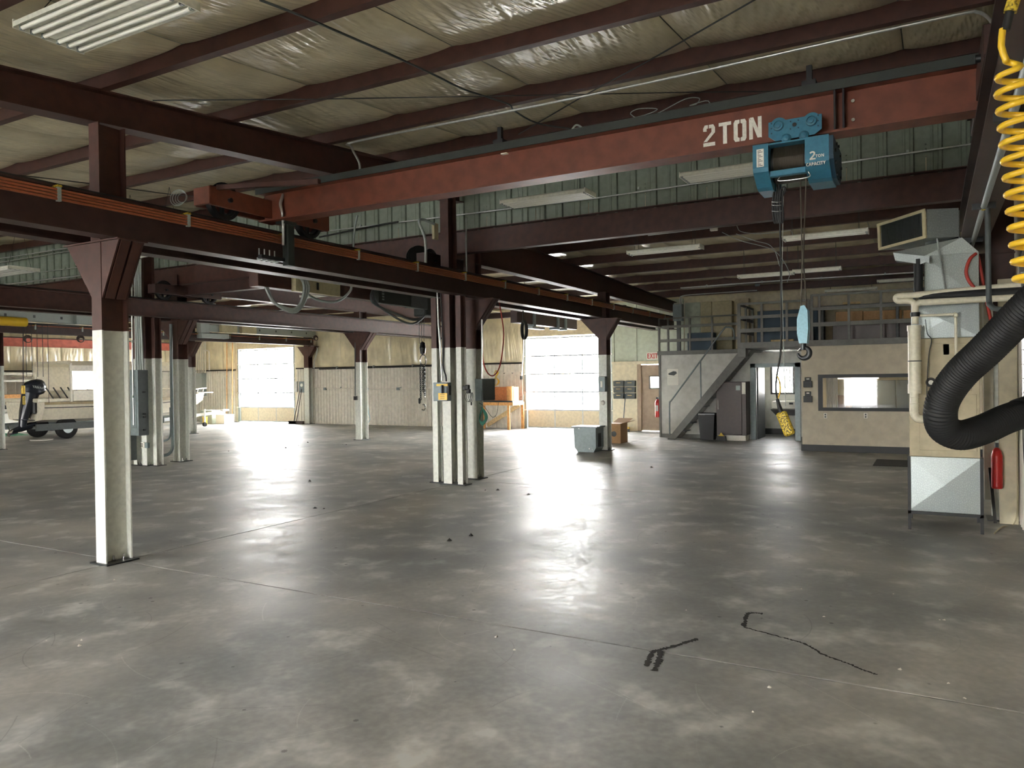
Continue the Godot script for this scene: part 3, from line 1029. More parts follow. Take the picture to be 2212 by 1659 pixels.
func build_crane():
	var d := BR_D
	var t := thing("bridge_girder", "orange red crane girder stencilled 2 TON spanning to the right wall", "crane", P(-3.0, 3.49, d))
	var st := S()
	ibeam(st, P(-6.62, 3.49, d), P(0.42, 3.49, d), 0.33, 0.20, 0.018, 0.012)
	part(t, "beam", st, M.bridge)
	st = S()
	prism(st, [Vector2(-0.14, 0.30), Vector2(-0.125, 0.30), Vector2(-0.125, 0.335), Vector2(0.125, 0.335), Vector2(0.125, 0.30), Vector2(0.14, 0.30), Vector2(0.14, 0.37), Vector2(-0.14, 0.37)], P(-6.62, 3.49, d), Vector3(0, 0, -1), Vector3.UP, Vector3(7.04, 0, 0))
	part(t, "cap_channel", st, M.cap, "dark channel on top")
	stencil(t, d - 0.0075)
	for q in [-0.62, -0.56]:
		st = S()
		span(st, q - 0.006, q + 0.006, 3.51, 3.80, d - 0.10, d - 0.006)
		part(t, "stiffener", st, M.iron)
	for y in [3.58, 3.72]:
		st = S()
		cyl(st, P(-0.50, y, d - 0.006), P(-0.50, y, d - 0.03), 0.014, 6)
		part(t, "bolt", st, M.chrome)
	# two dark brackets standing on the girder
	for u in [1090, 1752]:
		var p := onD(u, 300 if u < 1200 else 205, d)
		st = S()
		span(st, p.x - 0.02, p.x + 0.02, 3.86, 4.02, d - 0.10, d - 0.06)
		span(st, p.x - 0.05, p.x + 0.05, 3.86, 3.90, d - 0.13, d - 0.03)
		part(t, "cable_bracket", st, M.black)
	var p := onD(1090, 332, d - 0.12)
	st = S()
	span(st, p.x - 0.03, p.x + 0.03, p.y - 0.005, p.y + 0.004, d - 0.14, d - 0.10)
	part(t, "bracket_foot", st, M.white)
	end_truck("end truck with black spoked wheels riding the conductor runway", -6.62, 5.36, 7.10, 3.435, M.bridge)
	end_truck("end truck at the right wall end of the stencilled girder", 0.40, 5.36, 7.10, 3.475, M.steel_dark)
	# collector: dark post from the girder end down to the conductor bars
	var ct := thing("current_collector", "dark green post with spring collectors reaching the orange conductor bars", "collector", P(-6.35, 3.0, 6.30))
	st = S()
	span(st, -6.40, -6.31, 3.00, 3.46, 6.24, 6.34, 0.004)
	part(ct, "post", st, M.cap)
	st = S()
	span(st, -6.44, -6.29, 3.46, 3.49, 6.18, 6.36, 0.004)
	part(ct, "top_plate", st, M.cap)
	for k in 4:
		st = S()
		var dd := 5.93 + k * 0.075
		span(st, -6.47, -6.39, 3.03, 3.06, dd, dd + 0.035)
		cyl(st, P(-6.45, 3.04, dd + 0.017), P(-6.45, 3.16, dd + 0.017), 0.008, 6)
		part(ct, "collector_shoe", st, M.galv_dull)
	st = S()
	span(st, -6.42, -6.36, 3.04, 3.08, 5.9, 6.26)
	part(ct, "arm", st, M.iron)
	st = S()
	tube(st, smooth_path([onD(612, 420, 6.2), onD(606, 440, 6.15), onD(610, 462, 6.15), onD(612, 490, 6.2), onD(612, 530, 6.2)], 5), 0.017, 8)
	part(ct, "conduit", st, M.conduit)
	# diagonal wheel cover bar above the truck
	st = S()
	bar(st, onX(470, 405, -6.5), onX(690, 392, -5.2), 0.05, 0.05, Vector3.UP, 0.004)
	one("drive_shaft", st, M.steel, "brown drive shaft above the black spoked wheels", "shaft")

func build_hoist():
	var d := BR_D
	var t := thing("wire_rope_hoist", "blue two ton wire rope hoist with trolley under the stencilled girder", "hoist", onD(1715, 340, d))
	var f := 6.02   # plane of the front trolley plate
	var q := func(x: float, y: float, dd: float) -> Vector3: return onD(1480 + x / 5.53, 200 + y / 5.53, dd)
	for dd in [f, d + 0.17]:
		var st := S()
		var poly := []
		for p in [[995, 360], [1630, 250], [1632, 430], [1545, 497], [1080, 580], [995, 530]]:
			var w: Vector3 = q.call(p[0], p[1], f)
			poly.append(Vector2(w.x, w.y))
		prism(st, poly, P(0, 0, dd), Vector3.RIGHT, Vector3.UP, P(0, 0, 0.014))
		part(t, "trolley_plate", st, M.blue)
	for p in [[1112, 398, 0.052], [1508, 338, 0.052]]:
		var c: Vector3 = q.call(p[0], p[1], f)
		var st := S()
		lathe(st, [[0.0, 0.022], [0.018, 0.020], [0.019, 0.012], [0.028, 0.012], [0.030, 0.024], [0.037, 0.022], [0.040, 0.0]], c, Vector3(0, 0, 1), 24)
		part(t, "wheel_hub", st, M.blue)
		st = S()
		lathe(st, [[0.0, 0.0], [p[2] + 0.01, 0.0], [p[2] + 0.01, 0.05], [0.0, 0.05]], c + P(0, 0.005, 0.014), P(0, 0, 1), 24)
		part(t, "trolley_wheel", st, M.blue)
	for p in [[1208, 548], [1418, 512]]:
		var c: Vector3 = q.call(p[0], p[1], f)
		var st := S()
		lathe(st, [[0.0, 0.02], [0.02, 0.018], [0.034, 0.010], [0.036, 0.0]], c, Vector3(0, 0, 1), 20)
		part(t, "guide_roller", st, M.blue)
	for p in [[1030, 372], [1030, 432], [1032, 490], [1588, 270], [1588, 335], [1588, 395], [1258, 345], [1352, 328], [1258, 435], [1352, 418]]:
		var c: Vector3 = q.call(p[0], p[1], f)
		var st := S()
		cyl(st, c + P(0, 0, 0.001), c - P(0, 0, 0.004), 0.005, 8)
		part(t, "bolt", st, M.blue_dark)
	var hole: Vector3 = q.call(1306, 382, f)
	var hs := S()
	cyl(hs, hole + P(0, 0, 0.001), hole - P(0, 0, 0.003), 0.015, 16)
	part(t, "plate_hole", hs, M.black)
	# the body: a left housing, the drum, a right gear housing
	var front := 5.93
	var back := 6.50
	var prof := func(yt: float, yf: float, yb: float) -> Array:
		return [Vector2(front, yt), Vector2(front, yf + 0.03), Vector2(front + 0.012, yf), Vector2(front + 0.16, yb + 0.015), Vector2(front + 0.21, yb), Vector2(back - 0.12, yb), Vector2(back, yb + 0.10), Vector2(back, yt)]
	var a: Vector3 = q.call(805, 635, front)
	var b: Vector3 = q.call(990, 612, front)
	var yf: float = q.call(815, 960, front).y
	var st := S()
	prism(st, prof.call(a.y, yf, yf - 0.10), Vector3(a.x, 0, 0), Vector3(0, 0, -1), Vector3.UP, Vector3(b.x - a.x, 0, 0))
	part(t, "control_housing", st, M.blue)
	var e: Vector3 = q.call(1427, 525, front)
	var g: Vector3 = q.call(1715, 480, front)
	st = S()
	prism(st, prof.call(a.y, yf + 0.02, yf - 0.085), Vector3(e.x, 0, 0), Vector3(0, 0, -1), Vector3.UP, Vector3(g.x - e.x, 0, 0))
	part(t, "gear_housing", st, M.blue)
	st = S()
	prism(st, prof.call(a.y - 0.01, yf + 0.03, yf - 0.07), Vector3(g.x, 0, 0), Vector3(0, 0, -1), Vector3.UP, Vector3(0.03, 0, 0))
	part(t, "end_cover", st, M.blue_dark)
	for k in 9:
		var an := TAU * k / 9.0
		st = S()
		var c := P(g.x + 0.03, (a.y + yf) / 2 - 0.04 + 0.13 * sin(an), 6.21 + 0.2 * cos(an))
		cyl(st, c, c + Vector3(0.012, 0, 0), 0.012, 6)
		part(t, "cover_bolt", st, M.iron)
	# top plate and lower bar between the housings
	st = S()
	span(st, b.x, e.x, a.y - 0.012, a.y, front + 0.01, back - 0.02)
	part(t, "top_plate", st, M.blue)
	st = S()
	span(st, b.x, e.x, yf - 0.035, yf + 0.01, front + 0.05, front + 0.10, 0.004)
	part(t, "lower_bar", st, M.blue)
	st = S()
	var dc := P(b.x, (a.y + yf) / 2 + 0.005, 6.17)
	cyl(st, dc, dc + Vector3(e.x - b.x, 0, 0), 0.150, 28)
	part(t, "drum", st, M.iron)
	st = S()
	var n := 26
	for k in n:
		var x := b.x + 0.02 + (e.x - b.x - 0.04) * (k + 0.5) / n
		ring(st, Vector3(x, dc.y, dc.z), Vector3.RIGHT, 0.155, 0.0062, 28, 6)
	part(t, "wound_rope", st, M.rope)
	st = S()
	var g0: Vector3 = q.call(1130, 1055, front + 0.06)
	var g1: Vector3 = q.call(1465, 1010, front + 0.06)
	tube(st, smooth_path([g0 + Vector3(0, 0.03, 0), g0, g1, g1 + Vector3(0.005, 0.04, 0)], 5), 0.006, 6)
	part(t, "rope_guide", st, M.chrome)
	# label and lettering
	st = S()
	var l0: Vector3 = q.call(855, 895, front)
	var l1: Vector3 = q.call(938, 670, front)
	span(st, l0.x, l1.x, l0.y, l1.y, front - 0.002, front)
	part(t, "warning_label", st, M.paper)
	for k in 11:
		st = S()
		var y := l0.y + (l1.y - l0.y) * (k + 0.7) / 12.0
		span(st, l0.x + 0.008, l1.x - 0.008 - 0.012 * ((k * 7) % 3), y, y + 0.004, front - 0.003, front - 0.002)
		part(t, "label_line", st, M.dark)
	word(t, "lettering", "2", 0.060, q.call(1520, 755, front) + Vector3(0, 0, 0.002), Basis.IDENTITY, M.white, 0.003)
	word(t, "lettering", "TON", 0.021, q.call(1610, 752, front) + Vector3(0, 0, 0.002), Basis.IDENTITY, M.white, 0.003)
	word(t, "lettering", "CAPACITY", 0.024, q.call(1560, 850, front) + Vector3(0, 0, 0.002), Basis.IDENTITY, M.white, 0.003, "Droid Sans", true, 0.85)
	# fall ropes, hook block
	var hb := onD(1735, 730, d)
	var hk := thing("hook_block", "pale blue hook block hanging on two falls from the blue hoist", "hook", Vector3(hb.x, 2.0, hb.z))
	st = S()
	tube(st, [q.call(1375, 990, 6.10), onD(1733, 560, 6.15), onD(1730, 662, d)], 0.006, 6)
	part(hk, "wire_rope", st, M.rope)
	st = S()
	tube(st, [q.call(1445, 1010, 6.10), onD(1735, 560, 6.2), onD(1744, 690, d)], 0.006, 6)
	part(hk, "wire_rope", st, M.rope)
	var yy := func(v: float) -> float: return onD(1735, v, d).y
	var w := func(u: float) -> float: return onD(u, 730, d).x
	for s in [-0.055, 0.02]:
		st = S()
		var poly := []
		for p in [[1732, 662], [1740, 660], [1747, 672], [1748, 712], [1745, 742], [1728, 742], [1724, 722], [1724, 690]]:
			poly.append(Vector2(w.call(p[0]), yy.call(p[1])))
		prism(st, poly, P(0, 0, d + s), Vector3.RIGHT, Vector3.UP, P(0, 0, 0.035))
		part(hk, "cheek_plate", st, M.blue_light)
	st = S()
	lathe(st, [[0.0, -0.018], [0.036, -0.018], [0.036, 0.018], [0.0, 0.018]], Vector3(hb.x, yy.call(690), -d), P(0, 0, 1), 24)
	part(hk, "sheave", st, M.iron)
	st = S()
	cyl(st, Vector3(hb.x, yy.call(756), -d), Vector3(hb.x, yy.call(738), -d), 0.022, 12)
	part(hk, "swivel", st, M.iron)
	# the hook: a swept crescent
	st = S()
	var pts := []
	var rs := []
	var hc := Vector3(hb.x + 0.002, yy.call(762), -d)
	for k in 25:
		var an := deg_to_rad(100 - k * 11.5)
		pts.append(hc + Vector3(cos(an) * 0.042, sin(an) * 0.042, 0))
		rs.append(0.010 + 0.013 * sin(PI * minf(k / 24.0 * 1.05, 1.0)))
	pts.push_front(Vector3(hb.x, yy.call(748), -d))
	rs.push_front(0.012)
	tube(st, pts, 0.015, 10, rs)
	part(hk, "hook", st, M.iron)
	st = S()
	tube(st, [hc + Vector3(-0.044, 0.016, 0.0), hc + Vector3(-0.02, 0.04, 0), hc + Vector3(-0.004, 0.052, 0)], 0.004, 6)
	part(hk, "latch", st, M.chrome)
	# pendant control on its cable
	var pd := thing("pendant_control", "worn yellow pendant control hanging on a black cable below the hoist", "control", onD(1700, 940, d))
	st = S()
	tube(st, smooth_path([onD(1683, 400, d), onD(1685, 480, d), onD(1687, 600, d), onD(1688, 690, d), onD(1686, 760, d), onD(1678, 812, d), onD(1676, 840, d), onD(1681, 868, d), onD(1688, 885, d)], 5), 0.0075, 8)
	part(pd, "cable", st, M.rubber)
	st = S()
	tube(st, smooth_path([onD(1676, 808, d), onD(1683, 822, d), onD(1685, 845, d), onD(1680, 862, d)], 6), 0.006, 6)
	part(pd, "strain_rope", st, M.yellow)
	st = S()
	tube(st, [onD(1679, 862, d), onD(1683, 877, d), onD(1688, 893, d)], 0.016, 10, [0.012, 0.016, 0.02])
	part(pd, "cable_boot", st, M.rubber)
	st = S()
	var p0 := onD(1687, 890, d)
	var p1 := onD(1707, 940, d)
	var ax := (p1 - p0).normalized()
	var sd := Vector3(-ax.y, ax.x, 0)
	var bb := Basis(sd, ax, sd.cross(ax))
	cbox(st, (p0 + p1) / 2, Vector3(0.080, (p1 - p0).length(), 0.055), 0.012, bb)
	part(pd, "housing", st, M.worn_yellow)
	for k in 4:
		st = S()
		var c := p0.lerp(p1, 0.22 + k * 0.18) + bb.z * 0.028
		box(st, c, Vector3(0.022, 0.026, 0.008), bb)
		part(pd, "button", st, M.dark)
	st = S()
	tube(st, sag(onD(1693, 395, d), onD(1689, 600, d), 0.0, 3) + [onD(1694, 800, d), onD(1697, 878, d)], 0.0025, 5)
	part(pd, "steel_wire", st, M.galv_dull)
	# the tied-up spare cable
	var sc := thing("spare_cable_bundle", "black cable folded and tied in a bundle under the blue hoist", "cable", onD(1678, 480, d))
	for k in 4:
		st = S()
		var u := 1670 + k * 5.0
		tube(st, smooth_path([onD(u + 3, 408, d), onD(u - 1, 440, d), onD(u + 1, 470, d), onD(u + 4, 482, d), onD(u + 7, 470, d), onD(u + 5, 440, d), onD(u + 6, 412, d)], 4), 0.008, 8)
		part(sc, "cable_loop", st, M.rubber)
	for v in [436, 443, 456]:
		st = S()
		tube(st, [onD(1667, v, d - 0.02), onD(1678, v + 1, d - 0.03), onD(1688, v, d - 0.02)], 0.0025, 5)
		part(sc, "tie_wire", st, M.chrome)
	st = S()
	tube(st, smooth_path([onD(1684, 412, d), onD(1692, 404, d), onD(1697, 408, d), onD(1694, 418, d), onD(1686, 430, d)], 5), 0.007, 8)
	part(sc, "cable_loop", st, M.rubber)
	st = S()
	cyl(st, onD(1677, 396, d), onD(1678, 414, d), 0.015, 10)
	part(sc, "gland", st, M.chrome)
# ---- the office block with its mezzanine, ladder stair and what stands by it
func build_office():
	var w := structure("wall_office", "grey painted office front with a door under the mezzanine", "wall")
	# recessed front at D 20.35 with the door opening
	wall_box(w, "wall_panel", M.wall_grey, -6.60, -4.05, 0, 2.27, 20.35, 20.47)
	wall_box(w, "wall_panel", M.wall_grey, -3.04, -2.53, 0, 2.27, 20.35, 20.47)
	wall_box(w, "wall_panel", M.wall_grey, -4.05, -3.04, 1.90, 2.27, 20.35, 20.47)
	wall_box(w, "wall_panel", M.wall_grey, -6.60, -6.48, 0, 2.27, 20.47, FAR_D)
	wall_box(w, "corner_trim", M.grey_trim, -6.63, -6.57, 0, 2.27, 20.32, 20.40)
	wall_box(w, "base_trim", M.grey_trim, -6.57, -4.2, 0, 0.10, 20.335, 20.35)
	wall_box(w, "base_trim", M.grey_trim, -3.0, -2.53, 0, 0.10, 20.335, 20.35)
	# projecting front at D 17.75 with the long window
	var f := structure("wall_office_front", "taupe painted office front with a long black framed window", "wall")
	wall_box(f, "wall_panel", M.wall_taupe, -2.53, RIGHT_X, 0, 0.95, 17.75, 17.87)
	wall_box(f, "wall_panel", M.wall_taupe, -2.53, RIGHT_X, 1.61, 2.31, 17.75, 17.87)
	wall_box(f, "wall_panel", M.wall_taupe, -2.53, -2.11, 0.95, 1.61, 17.75, 17.87)
	wall_box(f, "wall_panel", M.wall_taupe, 0.05, RIGHT_X, 0.95, 1.61, 17.75, 17.87)
	wall_box(f, "side_wall", M.wall_taupe, -2.53, -2.41, 0, 2.31, 17.87, FAR_D)
	var bb := structure("baseboard_front", "black rubber baseboard along the projecting office front", "baseboard")
	wall_box(bb, "cove_base", M.black, -2.55, RIGHT_X, 0, 0.14, 17.735, 17.75)
	var win := structure("window_1", "long office window in a black frame showing the lit room", "window")
	for q in [[-2.19, 0.10, 0.885, 0.955], [-2.19, 0.10, 1.60, 1.675], [-2.19, -2.10, 0.955, 1.60], [0.03, 0.10, 0.955, 1.60]]:
		wall_box(win, "frame", M.black, q[0], q[1], q[2], q[3], 17.72, 17.80)
	wall_box(win, "pane", M.glass_office, -2.10, 0.03, 0.955, 1.60, 17.81, 17.816)
	# office room
	var r := structure("wall_office_room", "cream office room with orange wainscot behind the long window", "wall")
	wall_box(r, "back_wall", M.office_wall, -2.41, -1.70, 1.12, 2.25, 22.25, 22.35)
	wall_box(r, "back_wall", M.office_wall, -1.42, 0.84, 1.12, 2.25, 22.25, 22.35)
	wall_box(r, "back_wall", M.office_wall, -1.70, -1.42, 1.62, 2.25, 22.25, 22.35)
	wall_box(r, "wainscot", M.oak, -2.41, 0.84, 0.0, 1.10, 22.23, 22.35)
	wall_box(r, "side_lining", M.office_wall, -2.405, -2.395, 0.0, 2.25, 17.9, 22.2)
	for k in 5:
		wall_box(r, "plank_groove", M.espresso, -2.38 + k * 0.15, -2.37 + k * 0.15, 0.0, 1.09, 22.222, 22.232)
	var wn := structure("window_2", "bright narrow window in the office back wall", "window")
	for q in [[-1.72, -1.68, 1.10, 1.64], [-1.44, -1.40, 1.10, 1.64], [-1.57, -1.55, 1.10, 1.64]]:
		wall_box(wn, "frame", M.white, q[0], q[1], q[2], q[3], 22.21, 22.26)
	wall_box(wn, "pane", M.glass, -1.70, -1.42, 1.10, 1.64, 22.30, 22.306)
	# curtain and dark partition seen through the window
	var cu := S()
	var pts := []
	for k in 25:
		pts.append(Vector3(-2.12 + 0.010 * k, 0, -(18.6 + 0.02 * sin(k * 1.7))))
	for k in 24:
		quad(cu, pts[k] + Vector3(0, 0.5, 0), pts[k + 1] + Vector3(0, 0.5, 0), pts[k + 1] + Vector3(0, 1.9, 0), pts[k] + Vector3(0, 1.9, 0))
	one("curtain", cu, M.blind, "pale gathered curtain at the end of the long office window", "curtain")
	var st := S()
	span(st, -1.17, 0.5, 0.0, 1.52, 19.9, 19.96, 0.006)
	var pt := thing("office_partition", "dark grey partition panels inside the office window", "partition", P(-0.4, 0, 19.93))
	for k in 4:
		st = S()
		span(st, -1.17 + k * 0.42, -1.17 + k * 0.42 + 0.415, 0.0, 1.52, 19.9, 19.96, 0.006)
		part(pt, "panel", st, M.grey_dark)
	var ch := thing("office_chair", "black rounded office chair back seen through the long window", "chair", P(-1.45, 0, 20.6))
	st = S()
	var poly := []
	for k in 13:
		var an := PI * k / 12.0
		poly.append(Vector2(0.38 * cos(an), 0.62 + 0.42 * pow(sin(an), 0.6)))
	prism(st, poly, P(-1.42, 0, 20.56), Vector3.RIGHT, Vector3.UP, P(0, 0, 0.09))
	part(ch, "backrest", st, M.black)
	st = S()
	span(st, -1.72, -1.12, 0.42, 0.54, 20.05, 20.60, 0.05)
	part(ch, "seat", st, M.black)
	st = S()
	cyl(st, P(-1.42, 0.06, 20.35), P(-1.42, 0.44, 20.35), 0.035, 12)
	for k in 5:
		var an := TAU * k / 5.0
		bar(st, P(-1.42, 0.07, 20.35), P(-1.42 + 0.28 * cos(an), 0.03, 20.35 + 0.28 * sin(an)), 0.05, 0.04)
	part(ch, "base", st, M.black)
	# hung strip lamp put in for the bright streak in the window
	var lp := thing("office_strip_lamp", "lit white strip lamp added for the bright streak in the office window", "lamp", P(-1.6, 1.56, 19.6))
	st = S()
	span(st, -2.12, -1.08, 1.60, 1.63, 19.52, 19.68, 0.01)
	part(lp, "body", st, M.fixture)
	st = S()
	span(st, -2.10, -1.10, 1.555, 1.60, 19.54, 19.66, 0.01)
	var glow := StandardMaterial3D.new()
	glow.albedo_color = C(250, 246, 230)
	glow.emission_enabled = true
	glow.emission = Color(1.0, 0.96, 0.86)
	glow.emission_energy_multiplier = 0.8
	glow.resource_name = "lamp_glow"
	part(lp, "lens", st, glow)
	st = S()
	cyl(st, P(-1.9, 1.63, 19.6), P(-1.9, 2.27, 19.6), 0.006, 6)
	cyl(st, P(-1.3, 1.63, 19.6), P(-1.3, 2.27, 19.6), 0.006, 6)
	part(lp, "hanger", st, M.galv_dull)
	var al := AreaLight3D.new()
	al.name = "office_lamp_light"
	al.area_size = Vector2(1.0, 0.12)
	al.light_color = Color(1.0, 0.95, 0.84)
	al.light_energy = 0.5
	al.area_range = 40.0
	al.shadow_enabled = true
	add_child(al)
	al.position = P(-1.6, 1.545, 19.6)
	al.rotation_degrees = Vector3(-90, 0, 0)
	# passage behind the door: its window, blinds, fountain
	var wr := structure("window_3", "bright window with white vertical blinds at the end of the passage", "window")
	for q in [[-4.02, -3.97, 1.13, 1.98], [-3.40, -3.35, 1.13, 1.98], [-4.02, -3.35, 1.13, 1.18], [-4.02, -3.35, 1.94, 1.98]]:
		wall_box(wr, "frame", M.dark, q[0], q[1], q[2], q[3], FAR_D - 0.05, FAR_D + 0.02)
	wall_box(wr, "pane", M.glass, -3.97, -3.40, 1.18, 1.94, FAR_D + 0.05, FAR_D + 0.056)
	for k in 9:
		st = S()
		bar(st, P(-3.74 + k * 0.042, 1.18, FAR_D - 0.07), P(-3.74 + k * 0.042, 1.95, FAR_D - 0.07), 0.032, 0.002, Vector3(0.5, 0, 1).normalized())
		part(wr, "blind_slat", st, M.blind)
	var pr := structure("wall_passage", "grey walls of the passage behind the office door", "wall")
	wall_box(pr, "wall_panel", M.wall_grey, -4.40, -4.28, 0, 2.25, 20.47, FAR_D)
	wall_box(pr, "wall_panel", M.wall_grey, -4.28, -2.53, 0.0, 1.13, FAR_D - 0.03, FAR_D)
	wall_box(pr, "wall_panel", M.wall_grey, -4.28, -4.0, 1.13, 2.25, FAR_D - 0.03, FAR_D)
	wall_box(pr, "wall_panel", M.wall_grey, -3.37, -2.53, 1.13, 2.25, FAR_D - 0.03, FAR_D)
	wall_box(pr, "base_trim", M.black, -4.28, -2.53, 0.0, 0.16, FAR_D - 0.045, FAR_D - 0.03)
	var dr := structure("door_6", "grey steel frame of the open doorway under the mezzanine", "door")
	for q in [[-4.16, -4.03, 0, 1.98], [-3.06, -2.93, 0, 1.98], [-4.16, -2.93, 1.88, 1.98]]:
		wall_box(dr, "frame", M.grey_box, q[0], q[1], q[2], q[3], 20.30, 20.40)
	st = S()
	span(st, -4.02, -3.98, 0.01, 1.88, 20.40, 21.3, 0.004)
	part(dr, "open_leaf", st, M.grey_dark)
	var fo := thing("drinking_fountain", "white and black drinking fountain in the passage below the bright window", "fountain", P(-3.55, 0.5, 22.1))
	st = S()
	span(st, -3.92, -3.20, 0.72, 0.95, 21.9, 22.36, 0.03)
	part(fo, "basin", st, M.white)
	st = S()
	prism(st, [Vector2(-3.95, 0.72), Vector2(-3.2, 0.72), Vector2(-3.2, 0.56), Vector2(-3.8, 0.56)], P(0, 0, 21.88), Vector3.RIGHT, Vector3.UP, P(0, 0, 0.48))
	part(fo, "shroud", st, M.black)
	st = S()
	span(st, -3.45, -3.35, 0.86, 0.91, 21.88, 21.90)
	part(fo, "push_bar", st, M.black)
	# mezzanine deck
	var mz := thing("mezzanine_deck", "grey steel mezzanine deck over the office with a painted edge beam", "deck", P(-3, 2.27, 20))
	for q in [[-6.65, -3.87, 20.30, FAR_D, 2.27, 2.37], [-3.87, RIGHT_X - 0.04, 17.70, FAR_D, 2.31, 2.41]]:
		st = S()
		span(st, q[0], q[1], q[4] + 0.01, q[5], q[2] + 0.03, q[3] - 0.07)
		part(mz, "deck_plate", st, M.grey_trim)
	for q in [[-6.65, -3.87, 20.28, 20.33, 2.265, 2.375], [-3.88, RIGHT_X - 0.04, 17.68, 17.73, 2.30, 2.43], [-3.90, -3.86, 17.68, 20.33, 2.30, 2.43]]:
		st = S()
		span(st, q[0], q[1], q[4], q[5], q[2], q[3], 0.004)
		part(mz, "edge_beam", st, M.grey_trim)
	st = S()
	span(st, -3.90, -3.72, 2.10, 2.30, 17.70, 17.95, 0.004)
	part(mz, "beam_end", st, M.grey_trim)
	# railings: posts and flat rails
	var rail := func(label: String, a: Vector3, b: Vector3, ts: Array, hs: Array, top: float):
		var t := thing("railing", label, "railing", (a + b) / 2, "grey mezzanine railings")
		for k in ts:
			var p := a.lerp(b, k)
			var s := S()
			box(s, p + Vector3(0, top / 2, 0), Vector3(0.05, top, 0.05))
			part(t, "post", s, M.grey_trim)
		for k in hs:
			var s := S()
			bar(s, a + Vector3(0, k[0], 0), b + Vector3(0, k[0], 0), 0.035, k[1])
			part(t, "rail", s, M.grey_trim)
	rail.call("railing section above the ladder stair with the grey switch box behind it", P(-6.60, 2.37, 20.31), P(-4.45, 2.37, 20.31), [0.0, 0.12, 0.40, 0.68, 1.0], [[0.90, 0.04], [0.67, 0.07], [0.29, 0.08]], 0.9)
	rail.call("railing section over the office doorway behind the hook block", P(-3.85, 2.43, 17.71), P(-2.36, 2.43, 17.71), [0.0, 0.33, 0.69, 1.0], [[0.88, 0.05], [0.57, 0.07], [0.27, 0.09]], 0.9)
	rail.call("railing section over the long office window", P(-2.30, 2.43, 17.71), P(0.80, 2.43, 17.71), [0.0, 0.05, 0.24, 0.44, 0.64, 0.85, 1.0], [[0.98, 0.05], [0.68, 0.07], [0.34, 0.09]], 1.0)
	rail.call("railing running back along the deck edge at the stair head", P(-3.88, 2.43, 17.75), P(-3.88, 2.43, 19.3), [0.0, 0.5, 1.0], [[0.88, 0.05], [0.57, 0.07], [0.27, 0.09]], 0.9)
	# ladder stair
	var sr := thing("ladder_stair", "steep grey steel stair climbing to the mezzanine past the wall calendar", "stair", P(-5.2, 0, 20.0))
	for dd in [19.70, 20.26]:
		st = S()
		prism(st, [Vector2(-6.21, 0.0), Vector2(-6.0, 0.0), Vector2(-4.02, 2.30), Vector2(-4.02, 2.42), Vector2(-4.20, 2.42)], P(0, 0, dd), Vector3.RIGHT, Vector3.UP, P(0, 0, 0.045))
		part(sr, "stringer", st, M.grey_trim)
	for k in 10:
		var y := 0.22 * (k + 1)
		st = S()
		var xx := -6.08 + y / 2.42 * 1.93
		span(st, xx - 0.02, xx + 0.17, y - 0.012, y + 0.012, 19.745, 20.26)
		part(sr, "tread", st, M.grey_dark)
	for dd in [19.72]:
		st = S()
		tube(st, smooth_path([P(-6.15, 0.12, dd), P(-6.15, 0.55, dd), P(-6.14, 0.98, dd), P(-6.06, 1.08, dd), P(-5.30, 2.07, dd), P(-4.72, 2.84, dd), P(-4.60, 2.92, dd), P(-4.45, 2.86, dd), P(-4.42, 2.6, dd)], 5), 0.021, 8)
		part(sr, "handrail", st, M.grey_box)
		st = S()
		cyl(st, P(-5.30, 1.0, dd), P(-5.30, 2.06, dd), 0.019, 8)
		part(sr, "rail_post", st, M.grey_box)
	# by the wall: trash can, cabinet, dustpan
	var tc := thing("trash_can", "black plastic trash can under the ladder stair beside the brown cabinet", "trash can", P(-5.19, 0, 20.0))
	st = S()
	var y0 := [P(-5.36, 0.0, 19.84), P(-5.02, 0.0, 19.84), P(-5.02, 0.0, 20.18), P(-5.36, 0.0, 20.18)]
	var y1 := [P(-5.41, 0.68, 19.79), P(-4.975, 0.68, 19.79), P(-4.975, 0.68, 20.23), P(-5.41, 0.68, 20.23)]
	for k in 4:
		quad(st, y0[k], y0[(k + 1) % 4], y1[(k + 1) % 4], y1[k])
	quad(st, y0[3], y0[2], y0[1], y0[0])
	part(tc, "bin", st, M.black)
	for q in [[-5.425, -4.96, 19.775, 19.80], [-5.425, -4.96, 20.22, 20.245], [-5.425, -5.40, 19.80, 20.22], [-4.985, -4.96, 19.80, 20.22]]:
		st = S()
		span(st, q[0], q[1], 0.655, 0.70, q[2], q[3], 0.006)
		part(tc, "rim", st, M.black_gloss)
	var cb := thing("cabinet", "dark brown cupboard with a bar handle beside the office doorway", "cabinet", P(-4.53, 0, 20.05))
	st = S()
	span(st, -4.93, -4.17, 0.14, 1.52, 19.83, 20.32, 0.006)
	part(cb, "body", st, M.espresso)
	st = S()
	span(st, -4.92, -4.28, 0.16, 1.50, 19.81, 19.83, 0.006)
	part(cb, "door", st, M.espresso)
	st = S()
	span(st, -4.91, -4.20, 0.0, 0.135, 19.86, 20.30)
	part(cb, "plinth", st, M.white)
	st = S()
	cyl(st, P(-4.87, 0.80, 19.78), P(-4.87, 1.06, 19.78), 0.008, 8)
	cyl(st, P(-4.87, 0.82, 19.78), P(-4.87, 0.82, 19.81), 0.007, 6)
	cyl(st, P(-4.87, 1.04, 19.78), P(-4.87, 1.04, 19.81), 0.007, 6)
	part(cb, "handle", st, M.chrome)
	var nt := S()
	span(nt, -4.42, -4.31, 1.30, 1.42, 19.803, 19.808)
	one("notice_sheet", nt, M.galv_dull, "small grey notice stuck on the brown cupboard door", "notice")
	nt = S()
	span(nt, -4.27, -4.18, 1.20, 1.50, 19.80, 19.825)
